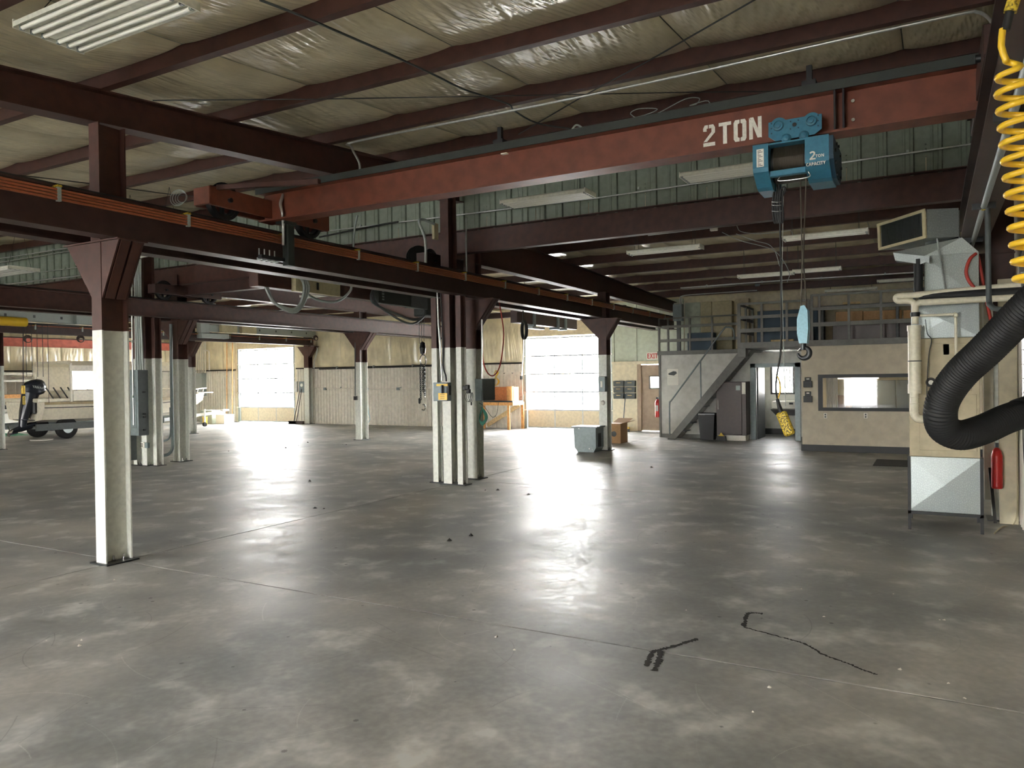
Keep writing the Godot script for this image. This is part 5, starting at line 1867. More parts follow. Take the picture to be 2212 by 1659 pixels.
func build_lights():
	fixture("six tube fixture hanging under the high roof nearest the dark rafter", P(-5.06, 4.26, 3.30), 1.32, 0.52, 6, "unlit fluorescent fixtures", 0.28)
	fixture("six tube fixture hanging before the green siding between post cluster and hoist", onD(1182, 433, 8.97), 1.22, 0.36, 6, "unlit fluorescent fixtures", high_y(8.97) - onD(1182, 433, 8.97).y - 0.05)
	fixture("six tube fixture half hidden behind the blue hoist", onD(1590, 373, 8.97), 1.22, 0.36, 6, "unlit fluorescent fixtures", high_y(8.97) - onD(1590, 373, 8.97).y - 0.05)
	fixture("six tube fixture over the middle bay seen left of the nearest column", P(-14.75, 3.74, 7.6), 1.3, 0.55, 6, "unlit fluorescent fixtures", 0.9)
	fixture("six tube fixture over the middle bay seen right of the nearest column", P(-10.75, 3.76, 7.7), 1.2, 0.55, 6, "unlit fluorescent fixtures", 0.9)
	fixture("two tube strip fixture under the low roof beside the pendant cable", onD(1436, 543, 12.07), 1.2, 0.28, 2, "unlit fluorescent fixtures", low_y(12.07) - onD(1436, 543, 12.07).y - 0.05)
	fixture("two tube strip fixture under the low roof beside the louvred furnace head", onD(1782, 511, 12.07), 1.15, 0.26, 2, "unlit fluorescent fixtures", low_y(12.07) - onD(1782, 511, 12.07).y - 0.05)
	fixture("long strip fixture over the mezzanine edge", P(-2.78, 3.58, 15.07), 1.0, 0.22, 2, "unlit fluorescent fixtures", 0.52)
	fixture("long strip fixture continuing toward the right wall", P(-1.86, 3.60, 15.07), 0.82, 0.20, 2, "unlit fluorescent fixtures", 0.52)
	fixture("strip fixture over the back of the mezzanine", P(-1.8, 3.80, 21.07), 1.2, 0.22, 2, "unlit fluorescent fixtures", 0.08)
	fixture("strip fixture over the back of the mezzanine beside the wall", P(-0.5, 3.80, 19.57), 1.2, 0.22, 2, "unlit fluorescent fixtures", 0.12)
	fixture("six tube fixture over the far garage door with the steel box before it", P(-9.3, 3.66, 16.57), 1.25, 0.45, 6, "unlit fluorescent fixtures", 0.35)
	fixture("strip fixture in the middle bay beyond the green hoist", P(-12.6, 3.70, 13.57), 1.25, 0.3, 2, "unlit fluorescent fixtures", 0.4)
	fixture("strip fixture in the bay beyond the middle runway", P(-17.2, 3.72, 13.57), 1.25, 0.4, 4, "unlit fluorescent fixtures", 0.4)
	fixture("strip fixture above the boat", P(-25.0, 3.7, 15.07), 1.25, 0.4, 4, "unlit fluorescent fixtures", 0.4)
	# conduits and pipes
	pipe_run("ceiling_conduit", "long galvanized conduit along a purlin bending down at the right wall", "conduit", [onD(777, 384, 7.30), onD(776, 352, 7.30), onD(760, 318, 7.30), onD(775, 304, 7.38), onD(1100, 240, 7.38), onD(1439, 170, 7.38), onD(1812, 87, 7.38), onD(2070, 31, 7.38), onD(2110, 26, 7.38), onD(2132, 36, 7.30), onD(2150, 58, 7.2)], 0.014, M.conduit, 4)
	pipe_run("sprinkler_line", "thin white pipe with black couplings across the green siding", "pipe", [onD(700, 500, 10.66), onD(1285, 428, 10.66), onD(2140, 305, 10.66)], 0.011, M.conduit, 1, 6)
	pipe_run("sprinkler_line", "black length of pipe on the green siding beside the spoked wheels", "pipe", [onD(690, 512, 10.60), onD(830, 484, 10.60), onD(860, 479, 10.60)], 0.016, M.black, 1)
	pipe_run("low_roof_conduit", "conduit under the low roof purlins reaching the right wall", "conduit", [onD(1400, 508, 12.6), onD(1545, 491, 12.6), onD(2110, 427, 12.6)], 0.012, M.conduit, 1, 5)
	pipe_run("low_roof_conduit", "conduit above the mezzanine railing crossing to the furnace", "conduit", [onD(1470, 622, 18.0), onD(1700, 605, 18.0), onD(1985, 588, 18.0)], 0.014, M.conduit, 1, 4)
	pipe_run("low_roof_conduit", "lower conduit above the mezzanine ending in a square box", "conduit", [onD(1474, 624, 20.0), onD(1620, 613, 20.0), onD(1632, 612, 20.0)], 0.014, M.conduit, 1, 2)
	pipe_run("wall_conduit", "upper of two close conduits across the siding behind the nearest column", "conduit", [onD(-60, 568, 10.6), onD(170, 532, 10.6), onD(330, 508, 10.6)], 0.016, M.conduit, 1, 3)
	pipe_run("wall_conduit", "lower of two close conduits across the siding behind the nearest column", "conduit", [onD(-60, 577, 10.6), onD(170, 539, 10.6), onD(330, 514, 10.6)], 0.016, M.conduit, 1, 3)
	pipe_run("wall_conduit", "thin conduit above the runway behind the nearest column", "conduit", [onD(85, 588, 10.6), onD(182, 576, 10.6), onD(330, 556, 10.6)], 0.009, M.conduit, 1, 2)
	pipe_run("wall_conduit", "conduit just above the middle runway behind the nearest column", "conduit", [onD(-60, 623, 10.6), onD(190, 593, 10.6), onD(330, 574, 10.6)], 0.018, M.conduit, 1, 3)
	# rods and cables under the high roof
	pipe_run("roof_cable", "armoured cable draped diagonally across the high purlins", "cable", [onRoof(562, 0), onRoof(640, 30), onRoof(704, 57), onRoof(830, 112), onRoof(930, 158), onRoof(1000, 192), onRoof(1060, 212), onRoof(1100, 226), onRoof(1112, 240), onRoof(1160, 266), onRoof(1232, 278)], 0.010, M.grey_dark, 4)
	pipe_run("brace_rod", "thin diagonal brace rod crossing the high roof", "rod", [onRoof(1640, -6), onRoof(1400, 132), onRoof(1270, 202), onRoof(1120, 290)], 0.007, M.dark, 1)
	pipe_run("brace_rod", "nearly level brace rod from the dark rafter across the high roof", "rod", [onRoof(330, 217), onRoof(700, 214), onRoof(1200, 205), onRoof(1500, 199), onRoof(1850, 196)], 0.006, M.dark, 1)
	pipe_run("roof_cable", "loose grey cable looped on the purlin above the girder", "cable", [onD(1240, 278, 8.9), onD(1290, 270, 8.8), onD(1380, 252, 8.8), onD(1420, 236, 8.8), onD(1380, 235, 8.8), onD(1362, 246, 8.8), onD(1390, 258, 8.8), onD(1430, 240, 8.8), onD(1480, 214, 8.8), onD(1510, 212, 8.8), onD(1505, 224, 8.8), onD(1490, 228, 8.8), onD(1530, 218, 8.8), onD(1532, 246, 8.8)], 0.006, M.galv_dull, 5)
	pipe_run("roof_cable", "short cable loops standing on the orange girder", "cable", [onD(1232, 300, 6.22), onD(1236, 280, 6.22), onD(1246, 270, 6.22), onD(1260, 280, 6.22), onD(1262, 298, 6.22)], 0.009, M.galv_dull, 5)
	pipe_run("roof_cable", "thin wire sagging from the high rafter to a coil by the end truck", "cable", [onX(0, 374, -7.6), onX(190, 396, -7.6), onX(370, 420, -7.4), onX(430, 424, -7.0)], 0.005, M.dark, 4)
	var cw := thing("wire_coil", "small coil of grey wire hung beside the crane end truck", "wire", onX(390, 428, -6.9))
	for k in 4:
		var st := S()
		ring(st, onX(385 + k * 3, 427, -6.9), Vector3(0.4, 0.2, 1), 0.09 - k * 0.012, 0.004, 20, 5)
		part(cw, "turn", st, M.galv_dull)
	var jb := thing("junction_box", "grey junction box on the low roof conduit with dangling wires", "electrical box", onD(1542, 492, 12.55))
	var st := S()
	cbox(st, onD(1542, 492, 12.55), Vector3(0.12, 0.10, 0.06), 0.006)
	part(jb, "box", st, M.white)
	for q in [[[1552, 490], [1570, 478], [1590, 486], [1600, 500], [1640, 505], [1690, 500], [1708, 498], [1712, 508]], [[1560, 502], [1600, 520], [1640, 530], [1670, 540], [1690, 560], [1705, 590], [1700, 610]], [[1590, 505], [1630, 520], [1660, 528], [1675, 545], [1684, 575]]]:
		st = S()
		var pts := []
		for p in q: pts.append(onD(p[0], p[1], 12.5))
		tube(st, smooth_path(pts, 4), 0.006, 6)
		part(jb, "loose_wire", st, M.galv_dull)
	jb = thing("junction_box", "square grey box at the end of the mezzanine conduit", "electrical box", onD(1636, 612, 20.0))
	st = S()
	cbox(st, onD(1636, 613, 20.0), Vector3(0.11, 0.12, 0.08), 0.006)
	part(jb, "box", st, M.grey_box)
	# posts above the conductor runway: conduit hoops and black reel on the cluster
	pipe_run("cluster_conduit", "bent conduit hooping over the runway beside the tall post", "conduit", [P(-7.0, 3.42, 9.85), P(-7.0, 3.9, 9.85), onX(905, 480, -7.0), onX(912, 474, -7.0), onX(925, 478, -6.95), onX(938, 484, -6.92)], 0.022, M.galv_dull, 4)
	var rl := thing("hose_reel", "black round cable reel beside the tall cluster post", "reel", onX(932, 556, -7.25))
	st = S()
	lathe(st, [[0.0, -0.05], [0.19, -0.05], [0.19, -0.035], [0.08, -0.03], [0.08, 0.03], [0.19, 0.035], [0.19, 0.05], [0.0, 0.05]], P(-7.25, 3.66, 10.0), Vector3(1, 0, 0.6), 24)
	part(rl, "drum", st, M.black)
	st = S()
	span(st, -7.3, -7.2, 3.43, 3.5, 9.9, 10.1)
	part(rl, "foot", st, M.iron)
	var pb := S()
	cbox(pb, onX(940, 500, -6.94), Vector3(0.05, 0.26, 0.12), 0.006)
	one("beige_switch_box", pb, M.beige_box, "narrow beige switch box on the tall cluster post above the runway", "electrical box")
	pipe_run("cluster_conduit", "straight conduit with a bright coupling beside the tall post", "conduit", [onD(1007, 470, 10.6), onD(1007, 520, 10.6), onD(1008, 600, 10.6)], 0.013, M.galv_dull, 1)
	pipe_run("drop_conduit", "flexible grey conduit hanging in front of the ribbed green siding", "conduit", [onD(772, 465, 10.3), onD(766, 495, 10.3), onD(763, 540, 10.3)], 0.017, M.galv_dull, 4)
# ---- electrical gear on the posts, things along the far wall
func ebox(called: String, label: String, lo: Vector3, hi: Vector3, m: Material, cat := "electrical box") -> Node3D:
	var c := (lo + hi) / 2
	var t := thing(called, label, cat, Vector3(c.x, lo.y, c.z))
	var st := S()
	cbox(st, c, (hi - lo).abs(), 0.008)
	part(t, "enclosure", st, m)
	return t
func ribbon(label: String, called: String, pts: Array, r: float, m: Material, cat := "cord"):
	var st := S()
	tube(st, smooth_path(pts, 5), r, 6)
	return one(called, st, m, label, cat)

func build_posts():
	# switch with yellow labels on the cluster
	var a := onD(941, 866, 10.05)
	var b := onD(970, 826, 10.05)
	var t := ebox("safety_switch", "grey safety switch with two yellow labels on the post cluster", Vector3(a.x, a.y, -10.12), Vector3(b.x, b.y, -9.98), M.grey_box)
	for q in [[943, 967, 829, 834], [947, 966, 849, 864]]:
		var st := S()
		var p := onD(q[0], q[3], 9.975)
		var r := onD(q[1], q[2], 9.975)
		span(st, p.x, r.x, p.y, r.y, 9.972, 9.978)
		part(t, "warning_label", st, M.yellow)
	for k in 3:
		var st := S()
		var p := onD(951, 853 + k * 4, 9.97)
		span(st, p.x, p.x + 0.08, p.y, p.y + 0.006, 9.970, 9.972)
		part(t, "label_line", st, M.dark)
	var st := S()
	var h := onD(955, 840, 9.95)
	span(st, h.x - 0.012, h.x + 0.012, h.y - 0.07, h.y + 0.06, 9.93, 9.975, 0.004)
	part(t, "operating_lever", st, M.iron)
	st = S()
	span(st, b.x, b.x + 0.03, b.y - 0.20, b.y - 0.05, 9.99, 10.06)
	part(t, "side_handle", st, M.black)
	pipe_run("post_conduit", "thin steel conduit dropping to the yellow labelled switch", "conduit", [onD(944, 618, 10.08), onD(947, 700, 10.08), onD(955, 823, 10.08)], 0.014, M.conduit, 1)
	pipe_run("post_conduit", "dark flexible cable beside the thin conduit on the cluster", "cable", [onD(951, 622, 10.10), onD(957, 740, 10.10), onD(957, 790, 10.10), onD(963, 812, 10.08), onD(964, 824, 10.06)], 0.012, M.black, 4)
	# big grey enclosure on the rear post
	a = onD(1026, 866, 10.55)
	b = onD(1040, 818, 10.55)
	t = ebox("grey_enclosure", "plain grey hinged enclosure on the rear cluster post", Vector3(a.x, a.y, -10.98), Vector3(b.x, b.y, -10.55), M.grey_box)
	st = S()
	span(st, b.x - 0.001, b.x + 0.012, a.y + 0.01, b.y - 0.01, 10.57, 10.96, 0.004)
	part(t, "cover", st, M.grey_dark)
	pipe_run("post_conduit", "conduit dropping into the plain grey enclosure", "conduit", [onD(1041, 690, 10.8), onD(1041, 760, 10.8), onD(1041, 818, 10.8)], 0.014, M.conduit, 1)
	# black charger with dangling cords
	t = thing("charger_cluster", "black plugs and dangling cords on the slim cluster post", "charger", onD(1012, 850, 10.1))
	for q in [[1004, 838], [1010, 836], [1012, 845]]:
		st = S()
		cbox(st, onD(q[0], q[1], 10.11), Vector3(0.06, 0.07, 0.06), 0.01)
		part(t, "plug", st, M.black)
	for k in 4:
		st = S()
		tube(st, smooth_path([onD(1008 + k * 3, 846, 10.08), onD(1004 + k * 4, 858, 10.06), onD(1010 + k * 3, 868, 10.06), onD(1016 + k * 2, 862, 10.06), onD(1018 + k, 848, 10.08)], 4), 0.004, 5)
		part(t, "cord", st, M.black)
	st = S()
	cbox(st, onD(1018, 872, 10.06), Vector3(0.02, 0.05, 0.02), 0.004)
	part(t, "connector", st, M.black)
	# green cord below the enclosure
	t = thing("green_extension_cord", "green extension cord hung on the rear cluster post", "cord", onD(1046, 900, 10.9))
	for k in 3:
		st = S()
		tube(st, smooth_path([onD(1040, 880, 10.85), onD(1046 + k * 2, 892, 10.8), onD(1048 + k * 2, 905, 10.8), onD(1042, 912 + k * 3, 10.8), onD(1036, 905, 10.8), onD(1040, 886, 10.85)], 4), 0.012, 7)
		part(t, "loop", st, M.green_hose)
	ribbon("thin black cord trailing from the green extension cord", "trailing_cord", [onD(1034, 870, 10.7), onD(1046, 878, 10.7), onD(1062, 900, 10.7), onD(1072, 896, 10.7), onD(1076, 875, 10.7), onD(1077, 866, 10.7)], 0.004, M.dark)
	# hose loop and coiled cord hung below the runway beyond the cluster
	ribbon("dark hose looping down beyond the cluster before the insulation", "hanging_hose", [onX(1076, 640, -7.1), onX(1083, 680, -7.1), onX(1088, 720, -7.1), onX(1084, 770, -7.1), onX(1076, 800, -7.1), onX(1063, 812, -7.1), onX(1050, 800, -7.1), onX(1043, 770, -7.1), onX(1042, 700, -7.1)], 0.012, M.red_hose, "hose")
	t = thing("hanging_cord_coil", "coiled grey cord hanging from the runway beside the garage door", "cord", onX(1132, 725, -7.18))
	for k in 5:
		st = S()
		var c := onX(1130 + k * 1.2, 712, -7.18)
		tube(st, smooth_path([c + Vector3(0, 0.19, 0), c + Vector3(0.05, 0.08, 0.01), c + Vector3(0.05, -0.10, 0.01), c + Vector3(0, -0.19, 0), c + Vector3(-0.05, -0.10, -0.01), c + Vector3(-0.05, 0.08, -0.01), c + Vector3(0, 0.19, 0)], 4), 0.012, 6)
		part(t, "turn", st, M.grey_dark)
	st = S()
	cyl(st, onX(1130, 655, -7.18), onX(1130, 700, -7.18), 0.012, 6)
	part(t, "hanger", st, M.black)
	# column by the garage door: switch, pilot, steel box, carton
	a = onD(1294, 846, 16.1)
	b = onD(1308, 813, 16.1)
	t = ebox("disconnect_switch", "grey disconnect switch on the column before the garage door", Vector3(a.x, a.y, -16.22), Vector3(b.x, b.y, -16.06), M.grey_box)
	st = S()
	span(st, (a.x + b.x) / 2 - 0.02, (a.x + b.x) / 2 + 0.02, a.y + 0.10, a.y + 0.24, 16.04, 16.06)
	part(t, "lever", st, M.white)
	st = S()
	var c := onD(1302, 870, 16.2)
	lathe(st, [[0.0, 0.05], [0.03, 0.05], [0.05, 0.03], [0.055, 0.0]], c, Vector3(0, 0, 1), 16)
	one("round_outlet", st, M.white, "round white outlet on the column below the disconnect switch", "outlet")
	t = thing("steel_bin", "grey steel box with a folded lid at the foot of the column", "box", P(-6.85, 0, 16.25))
	st = S()
	prism(st, [Vector2(-7.12, 0.10), Vector2(-7.04, 0.0), Vector2(-6.66, 0.0), Vector2(-6.60, 0.10), Vector2(-6.60, 0.56), Vector2(-7.14, 0.56)], P(0, 0, 15.72), Vector3.RIGHT, Vector3.UP, P(0, 0, 0.46))
	part(t, "body", st, M.grey_box)
	st = S()
	span(st, -7.18, -6.56, 0.55, 0.58, 15.68, 16.2, 0.004)
	part(t, "lid", st, M.grey_box)
	st = S()
	span(st, -6.60, -6.585, 0.12, 0.42, 15.85, 16.0)
	part(t, "side_slot", st, M.dark)
	for q in [[-7.0, 0.53], [-6.75, 0.08], [-6.68, 0.06]]:
		st = S()
		cyl(st, P(q[0], q[1], 15.72), P(q[0], q[1], 15.705), 0.012, 8)
		part(t, "bolt", st, M.chrome)
	t = thing("cardboard_carton", "open brown cardboard carton behind the steel box", "carton", P(-7.0, 0, 18.3))
	st = S()
	span(st, -7.30, -6.90, 0.0, 0.50, 18.05, 18.55)
	part(t, "carton", st, M.card)
	st = S()
	quad(st, P(-7.30, 0.50, 18.55), P(-6.90, 0.50, 18.55), P(-6.86, 0.60, 18.85), P(-7.26, 0.60, 18.85))
	quad(st, P(-6.90, 0.50, 18.05), P(-6.90, 0.50, 18.55), P(-6.70, 0.56, 18.6), P(-6.70, 0.56, 18.1))
	part(t, "flap", st, M.card)
	st = S()
	lathe(st, [[0.0, 0.0], [0.07, 0.0], [0.07, 0.002], [0.0, 0.002]], P(-7.08, 0.24, 18.047), Vector3(0, 0, 1), 20)
	part(t, "printed_mark", st, M.dark)
	# middle column line: breaker panel, outlet, pull box, conduits
	a = onD(289, 939, 9.82)
	b = onD(316, 799, 9.82)
	t = ebox("breaker_panel", "tall grey breaker panel on the middle column cluster", Vector3(a.x, a.y, -9.86), Vector3(b.x, b.y, -9.62), M.grey_box)
	st = S()
	span(st, a.x + 0.06, b.x - 0.05, a.y + 0.16, b.y - 0.34, 9.608, 9.62, 0.004)
	part(t, "door", st, M.grey_box)
	st = S()
	span(st, a.x + 0.09, a.x + 0.12, a.y + 0.44, a.y + 0.50, 9.60, 9.608)
	part(t, "latch", st, M.dark)
	st = S()
	span(st, b.x, b.x + 0.004, a.y + 0.01, b.y - 0.01, 9.63, 9.85)
	part(t, "dark_side_sheet", st, M.grey_dark)  # darker grey sheet over the whole side of the panel
	for y in [0.10, 0.36, 0.42, 0.86]:
		st = S()
		span(st, b.x, b.x + 0.05, a.y + y, a.y + y + 0.03, 9.72, 9.76)
		part(t, "knockout_hub", st, M.black)
	var p := onD(309, 961, 9.85)
	t = thing("post_outlet", "white four hole outlet under the breaker panel", "outlet", p)
	st = S()
	cbox(st, p, Vector3(0.10, 0.12, 0.06), 0.02)
	part(t, "cover", st, M.white)
	for s in [[-0.02, 0.02], [0.02, 0.02], [-0.02, -0.02], [0.02, -0.02]]:
		st = S()
		box(st, p + Vector3(s[0], s[1], 0.031), Vector3(0.022, 0.022, 0.004))
		part(t, "socket", st, M.black)
	st = S()
	cbox(st, onD(318, 962, 9.85), Vector3(0.09, 0.11, 0.06), 0.006)
	one("grey_outlet_box", st, M.grey_box, "grey outlet box beside the four hole outlet", "electrical box")
	a = onD(284, 990, 9.9)
	b = onD(299, 920, 9.9)
	ebox("pull_box", "tall dark grey box at the foot of the breaker panel post", Vector3(a.x, 0.12, -9.86), Vector3(b.x, b.y, -9.70), M.grey_dark)
	for k in 4:
		pipe_run("panel_conduit", "one of the green tinted conduits rising from the breaker panel", "conduit", [onD(294 + k * 5, 800, 9.8), onD(293 + k * 4, 700, 9.8), onD(291 + k * 4, 560, 9.8)], 0.022, M.galv_dull, 1, 0, "conduits rising from the breaker panel")
	pipe_run("post_conduit", "thin conduit running down past the nearest column edge", "conduit", [onD(284, 560, 9.6), onD(286, 760, 9.6), onD(289, 918, 9.6)], 0.015, M.conduit, 1, 3)
	pipe_run("post_conduit", "grey conduit curving to the floor beside the middle column", "conduit", [onD(369, 700, 10.55), onD(371, 860, 10.55), onD(373, 950, 10.55), onD(371, 972, 10.55), onD(362, 982, 10.5), onD(346, 985, 10.4)], 0.032, M.grey_box, 5)
	pipe_run("post_conduit", "smaller grey conduit curving behind the middle column", "conduit", [onD(368, 880, 10.65), onD(369, 930, 10.65), onD(364, 948, 10.6), onD(350, 953, 10.5)], 0.02, M.grey_box, 5)
	pipe_run("post_conduit", "thin conduit down the slim column before the ribbed siding", "conduit", [onD(767, 740, 16.5), onD(767, 800, 16.5), onD(767, 855, 16.5)], 0.014, M.grey_dark, 1)
	st = S()
	cbox(st, onD(768, 860, 16.5), Vector3(0.10, 0.11, 0.06), 0.006)
	one("post_outlet", st, M.black, "black outlet box on the slim column before the ribbed siding", "outlet")
	ribbon("pale blue cord hanging behind the slim column", "extension_cord", [onD(795, 838, 17.2), onD(794, 860, 17.2), onD(796, 890, 17.2), onD(799, 905, 17.2), onD(795, 914, 17.2)], 0.008, M.blue_light)

func build_far_wall():
	var d := FAR_D
	# EXIT sign
	var t := thing("exit_sign", "white sign with red EXIT letters above the tan door", "sign", P(-7.48, 2.2, d - 0.06))
	var st := S()
	span(st, -7.66, -7.30, 2.19, 2.42, d - 0.062, d - 0.052)
	part(t, "board", st, M.white)
	word(t, "lettering", "EXIT", 0.15, P(-7.48, 2.305, d - 0.064), Basis.IDENTITY, M.sign_red, 0.004, "Droid Sans", true, 0.78)
	# wall trays
	for r in 3:
		for k in 2:
			var x := -8.73 + k * 0.37
			var y := 1.39 - r * 0.195
			var row: String = ["top", "middle", "lowest"][r]
			t = thing("wall_tray", "grey plastic wall tray, %s of the %s" % [row, "three beside the door jamb" if k else "three nearest the garage door"], "wall tray", P(x + 0.17, y, d - 0.1), "grey wall trays beside the exit door")
			st = S()
			prism(st, [Vector2(x + 0.01, y), Vector2(x + 0.33, y), Vector2(x + 0.345, y + 0.165), Vector2(x + 0.22, y + 0.135), Vector2(x + 0.12, y + 0.135), Vector2(x, y + 0.165)], P(0, 0, d - 0.16), Vector3.RIGHT, Vector3.UP, P(0, 0, 0.015))
			part(t, "front", st, M.grey_dark)
			st = S()
			span(st, x + 0.01, x + 0.335, y, y + 0.012, d - 0.15, d - 0.04)
			span(st, x + 0.005, x + 0.34, y, y + 0.17, d - 0.05, d - 0.04)
			part(t, "pocket", st, M.grey_dark)
			st = S()
			span(st, x + 0.10, x + 0.24, y + 0.095, y + 0.12, d - 0.166, d - 0.16, 0.003)
			part(t, "label_strip", st, M.worn_yellow if false else M.pale_wood)
	# broom leaning on the plywood
	t = thing("push_broom", "broom with a dark handle leaning on the plywood under the trays", "broom", P(-8.45, 0, 22.0))
	st = S()
	cyl(st, onD(1345, 930, 21.9), onD(1351, 852, 22.25), 0.013, 8)
	part(t, "handle", st, M.blue_dark)
	st = S()
	var c := onD(1348, 922, 21.9)
	box(st, Vector3(c.x, 0.12, -21.9), Vector3(0.34, 0.06, 0.07))
	part(t, "head", st, M.yellow)
	st = S()
	box(st, Vector3(c.x, 0.045, -21.9), Vector3(0.34, 0.09, 0.06))
	part(t, "bristles", st, M.black)
	# extinguisher at the office corner
	t = thing("fire_extinguisher", "red fire extinguisher by the exit door at the office corner", "extinguisher", onX(1421, 901, -6.70))
	c = onX(1421, 901, -6.70)
	st = S()
	lathe(st, [[0.0, 0.0], [0.07, 0.0], [0.075, 0.02], [0.075, 0.40], [0.05, 0.47], [0.02, 0.5], [0.0, 0.5]], c, Vector3.UP, 20)
	part(t, "cylinder", st, M.red)
	st = S()
	box(st, c + Vector3(0, 0.53, 0), Vector3(0.05, 0.06, 0.12))
	part(t, "valve", st, M.black)
	st = S()
	box(st, c + Vector3(0, 0.25, 0.074), Vector3(0.07, 0.16, 0.006))
	part(t, "label", st, M.paper)
	# timber workbench with a cupboard door set on it
	t = thing("workbench", "rough timber workbench with a diagonal brace beside the garage door", "table", P(-12.6, 0, 22.0))
	st = S()
	span(st, -13.35, -11.95, 0.90, 0.945, 21.55, 22.30)
	part(t, "top", st, M.dark)
	st = S()
	span(st, -13.35, -11.92, 0.80, 0.90, 21.52, 21.56)
	part(t, "apron", st, M.wood)
	st = S()
	span(st, -11.96, -11.92, 0.80, 0.90, 21.56, 22.3)
	part(t, "apron", st, M.wood)
	for q in [[-12.16, 21.56], [-11.99, 22.2], [-13.3, 21.9]]:
		st = S()
		span(st, q[0], q[0] + 0.09, 0.0, 0.80, q[1], q[1] + 0.04)
		part(t, "leg", st, M.wood)
	st = S()
	bar(st, P(-13.25, 0.10, 22.1), P(-12.0, 0.80, 22.1), 0.03, 0.14)
	part(t, "brace", st, M.pale_wood)
	t = thing("kitchen_cabinet", "orange oak wall cabinet with two panelled doors lying on the workbench", "cabinet", P(-12.6, 0.945, 22.0))
	st = S()
	span(st, -13.2, -12.06, 0.945, 1.40, 21.85, 22.2, 0.004)
	part(t, "carcass", st, M.oak)
	for k in 3:
		var x0 := -13.16 + k * 0.37
		if k == 2:
			st = S()
			cyl(st, P(-12.19, 0.95, 21.84), P(-12.19, 1.42, 21.84), 0.12, 20)
			part(t, "rounded_end", st, M.wood)
			continue
		st = S()
		span(st, x0, x0 + 0.355, 0.97, 1.38, 21.835, 21.85, 0.004)
		var dr := part(t, "door", st, M.oak)
		st = S()
		span(st, x0 + 0.06, x0 + 0.295, 1.03, 1.32, 21.825, 21.837, 0.006)
		part(dr, "raised_panel", st, M.oak)
	# peg board strip with a yellow rope
	for q in [[1.78, 1.90, "upper white peg rail on the siding above the workbench"], [0.98, 1.12, "lower white peg rail behind the oak cabinet"]]:
		t = thing("peg_rail", q[2], "peg rail", P(-12.6, q[0], d - 0.07))
		st = S()
		span(st, -13.5, -11.97, q[0], q[1], d - 0.08, d - 0.052, 0.004)
		part(t, "board", st, M.panel)
		for k in 5:
			st = S()
			tube(st, [P(-13.3 + k * 0.32, q[0] + 0.09, d - 0.08), P(-13.3 + k * 0.32, q[0] + 0.06, d - 0.14), P(-13.3 + k * 0.32, q[0] + 0.09, d - 0.16)], 0.008, 6)
			part(t, "hook", st, M.iron)
	t = thing("yellow_rope", "yellow rope hanked on the peg rail above the workbench", "rope", onD(1071, 833, d - 0.15))
	for k in 4:
		st = S()
		tube(st, smooth_path([onD(1071, 800, d - 0.13), onD(1074 + k, 805, d - 0.14), onD(1070, 816, d - 0.15), onD(1067 - k, 826, d - 0.14), onD(1071, 833, d - 0.13), onD(1076 + k, 824, d - 0.15), onD(1071, 814, d - 0.16), onD(1068, 806, d - 0.14), onD(1071, 800, d - 0.13)], 3), 0.010, 6)
		part(t, "strand", st, M.yellow)
	t = ebox("wall_outlet", "dark wall outlet with its cord beside the garage door track", onD(1123, 820, d - 0.1), onD(1129, 812, d - 0.04), M.grey_dark, "outlet")
	pipe_run("wall_conduit", "pale conduit from the runway down to the wall outlet", "conduit", [onD(1040, 668, 21.5), onD(1110, 682, 21.5), onD(1126, 690, 21.6), onD(1130, 700, 22.2), onD(1130, 760, 22.25), onD(1126, 812, 22.3)], 0.022, M.panel, 4)
	# beside the other garage door: boxes, brooms
	t = ebox("wall_switch_box", "pale grey switch box beside the far garage door", onD(634, 847, d - 0.12), onD(644, 824, d - 0.04), M.wall_grey)
	t = ebox("wall_switch_box", "dark edged switch box with a white dial beside the far garage door", onD(646, 848, d - 0.12), onD(660, 824, d - 0.04), M.grey_box)
	st = S()
	c = onD(652, 832, d - 0.13)
	lathe(st, [[0.0, 0.03], [0.06, 0.03], [0.07, 0.0]], c, Vector3(0, 0, 1), 16)
	part(t, "dial", st, M.white)
	for q in [[[640, 914], [652, 838], "push broom with a wide head leaning by the far garage door"], [[634, 914], [648, 842], "broom with a thin handle leaning beside the wide broom"]]:
		t = thing("push_broom", q[2], "broom", onY(q[0][0], 918, 0))
		st = S()
		cyl(st, onD(q[0][0], q[0][1], d - 0.5), onD(q[1][0], q[1][1], d - 0.1), 0.014, 8)
		part(t, "handle", st, M.espresso)
		st = S()
		c = onD(q[0][0], q[0][1], d - 0.5)
		box(st, Vector3(c.x, 0.06, c.z), Vector3(0.75 if q[0][0] == 640 else 0.4, 0.12, 0.10))
		part(t, "head", st, M.espresso)
	pipe_run("wall_conduit", "brown conduit with a bend on the wall column by the far garage door", "conduit", [onD(672, 748, d - 0.2), onD(684, 750, d - 0.2), onD(684, 764, d - 0.2), onD(679, 780, d - 0.2), onD(678, 796, d - 0.2)], 0.02, M.conduit, 4)
	pipe_run("wall_conduit", "level conduit across the ribbed siding behind the slim column", "conduit", [onD(676, 838, d - 0.09), onD(800, 840, d - 0.09), onD(935, 839, d - 0.09)], 0.018, M.panel, 1, 2)
	for u in [702, 860]:
		st = S()
		cbox(st, onD(u, 840, d - 0.10), Vector3(0.13, 0.10, 0.06), 0.006)
		one("siding_outlet", st, M.grey_box, "grey outlet box on the level conduit across the ribbed siding", "outlet", "outlets on the ribbed siding")
	pipe_run("wall_conduit", "black pipe along the bottom of the insulation over the ribbed siding", "pipe", [onD(690, 797, d - 0.16), onD(800, 794, d - 0.16), onD(936, 790, d - 0.16)], 0.03, M.black, 1, 3)
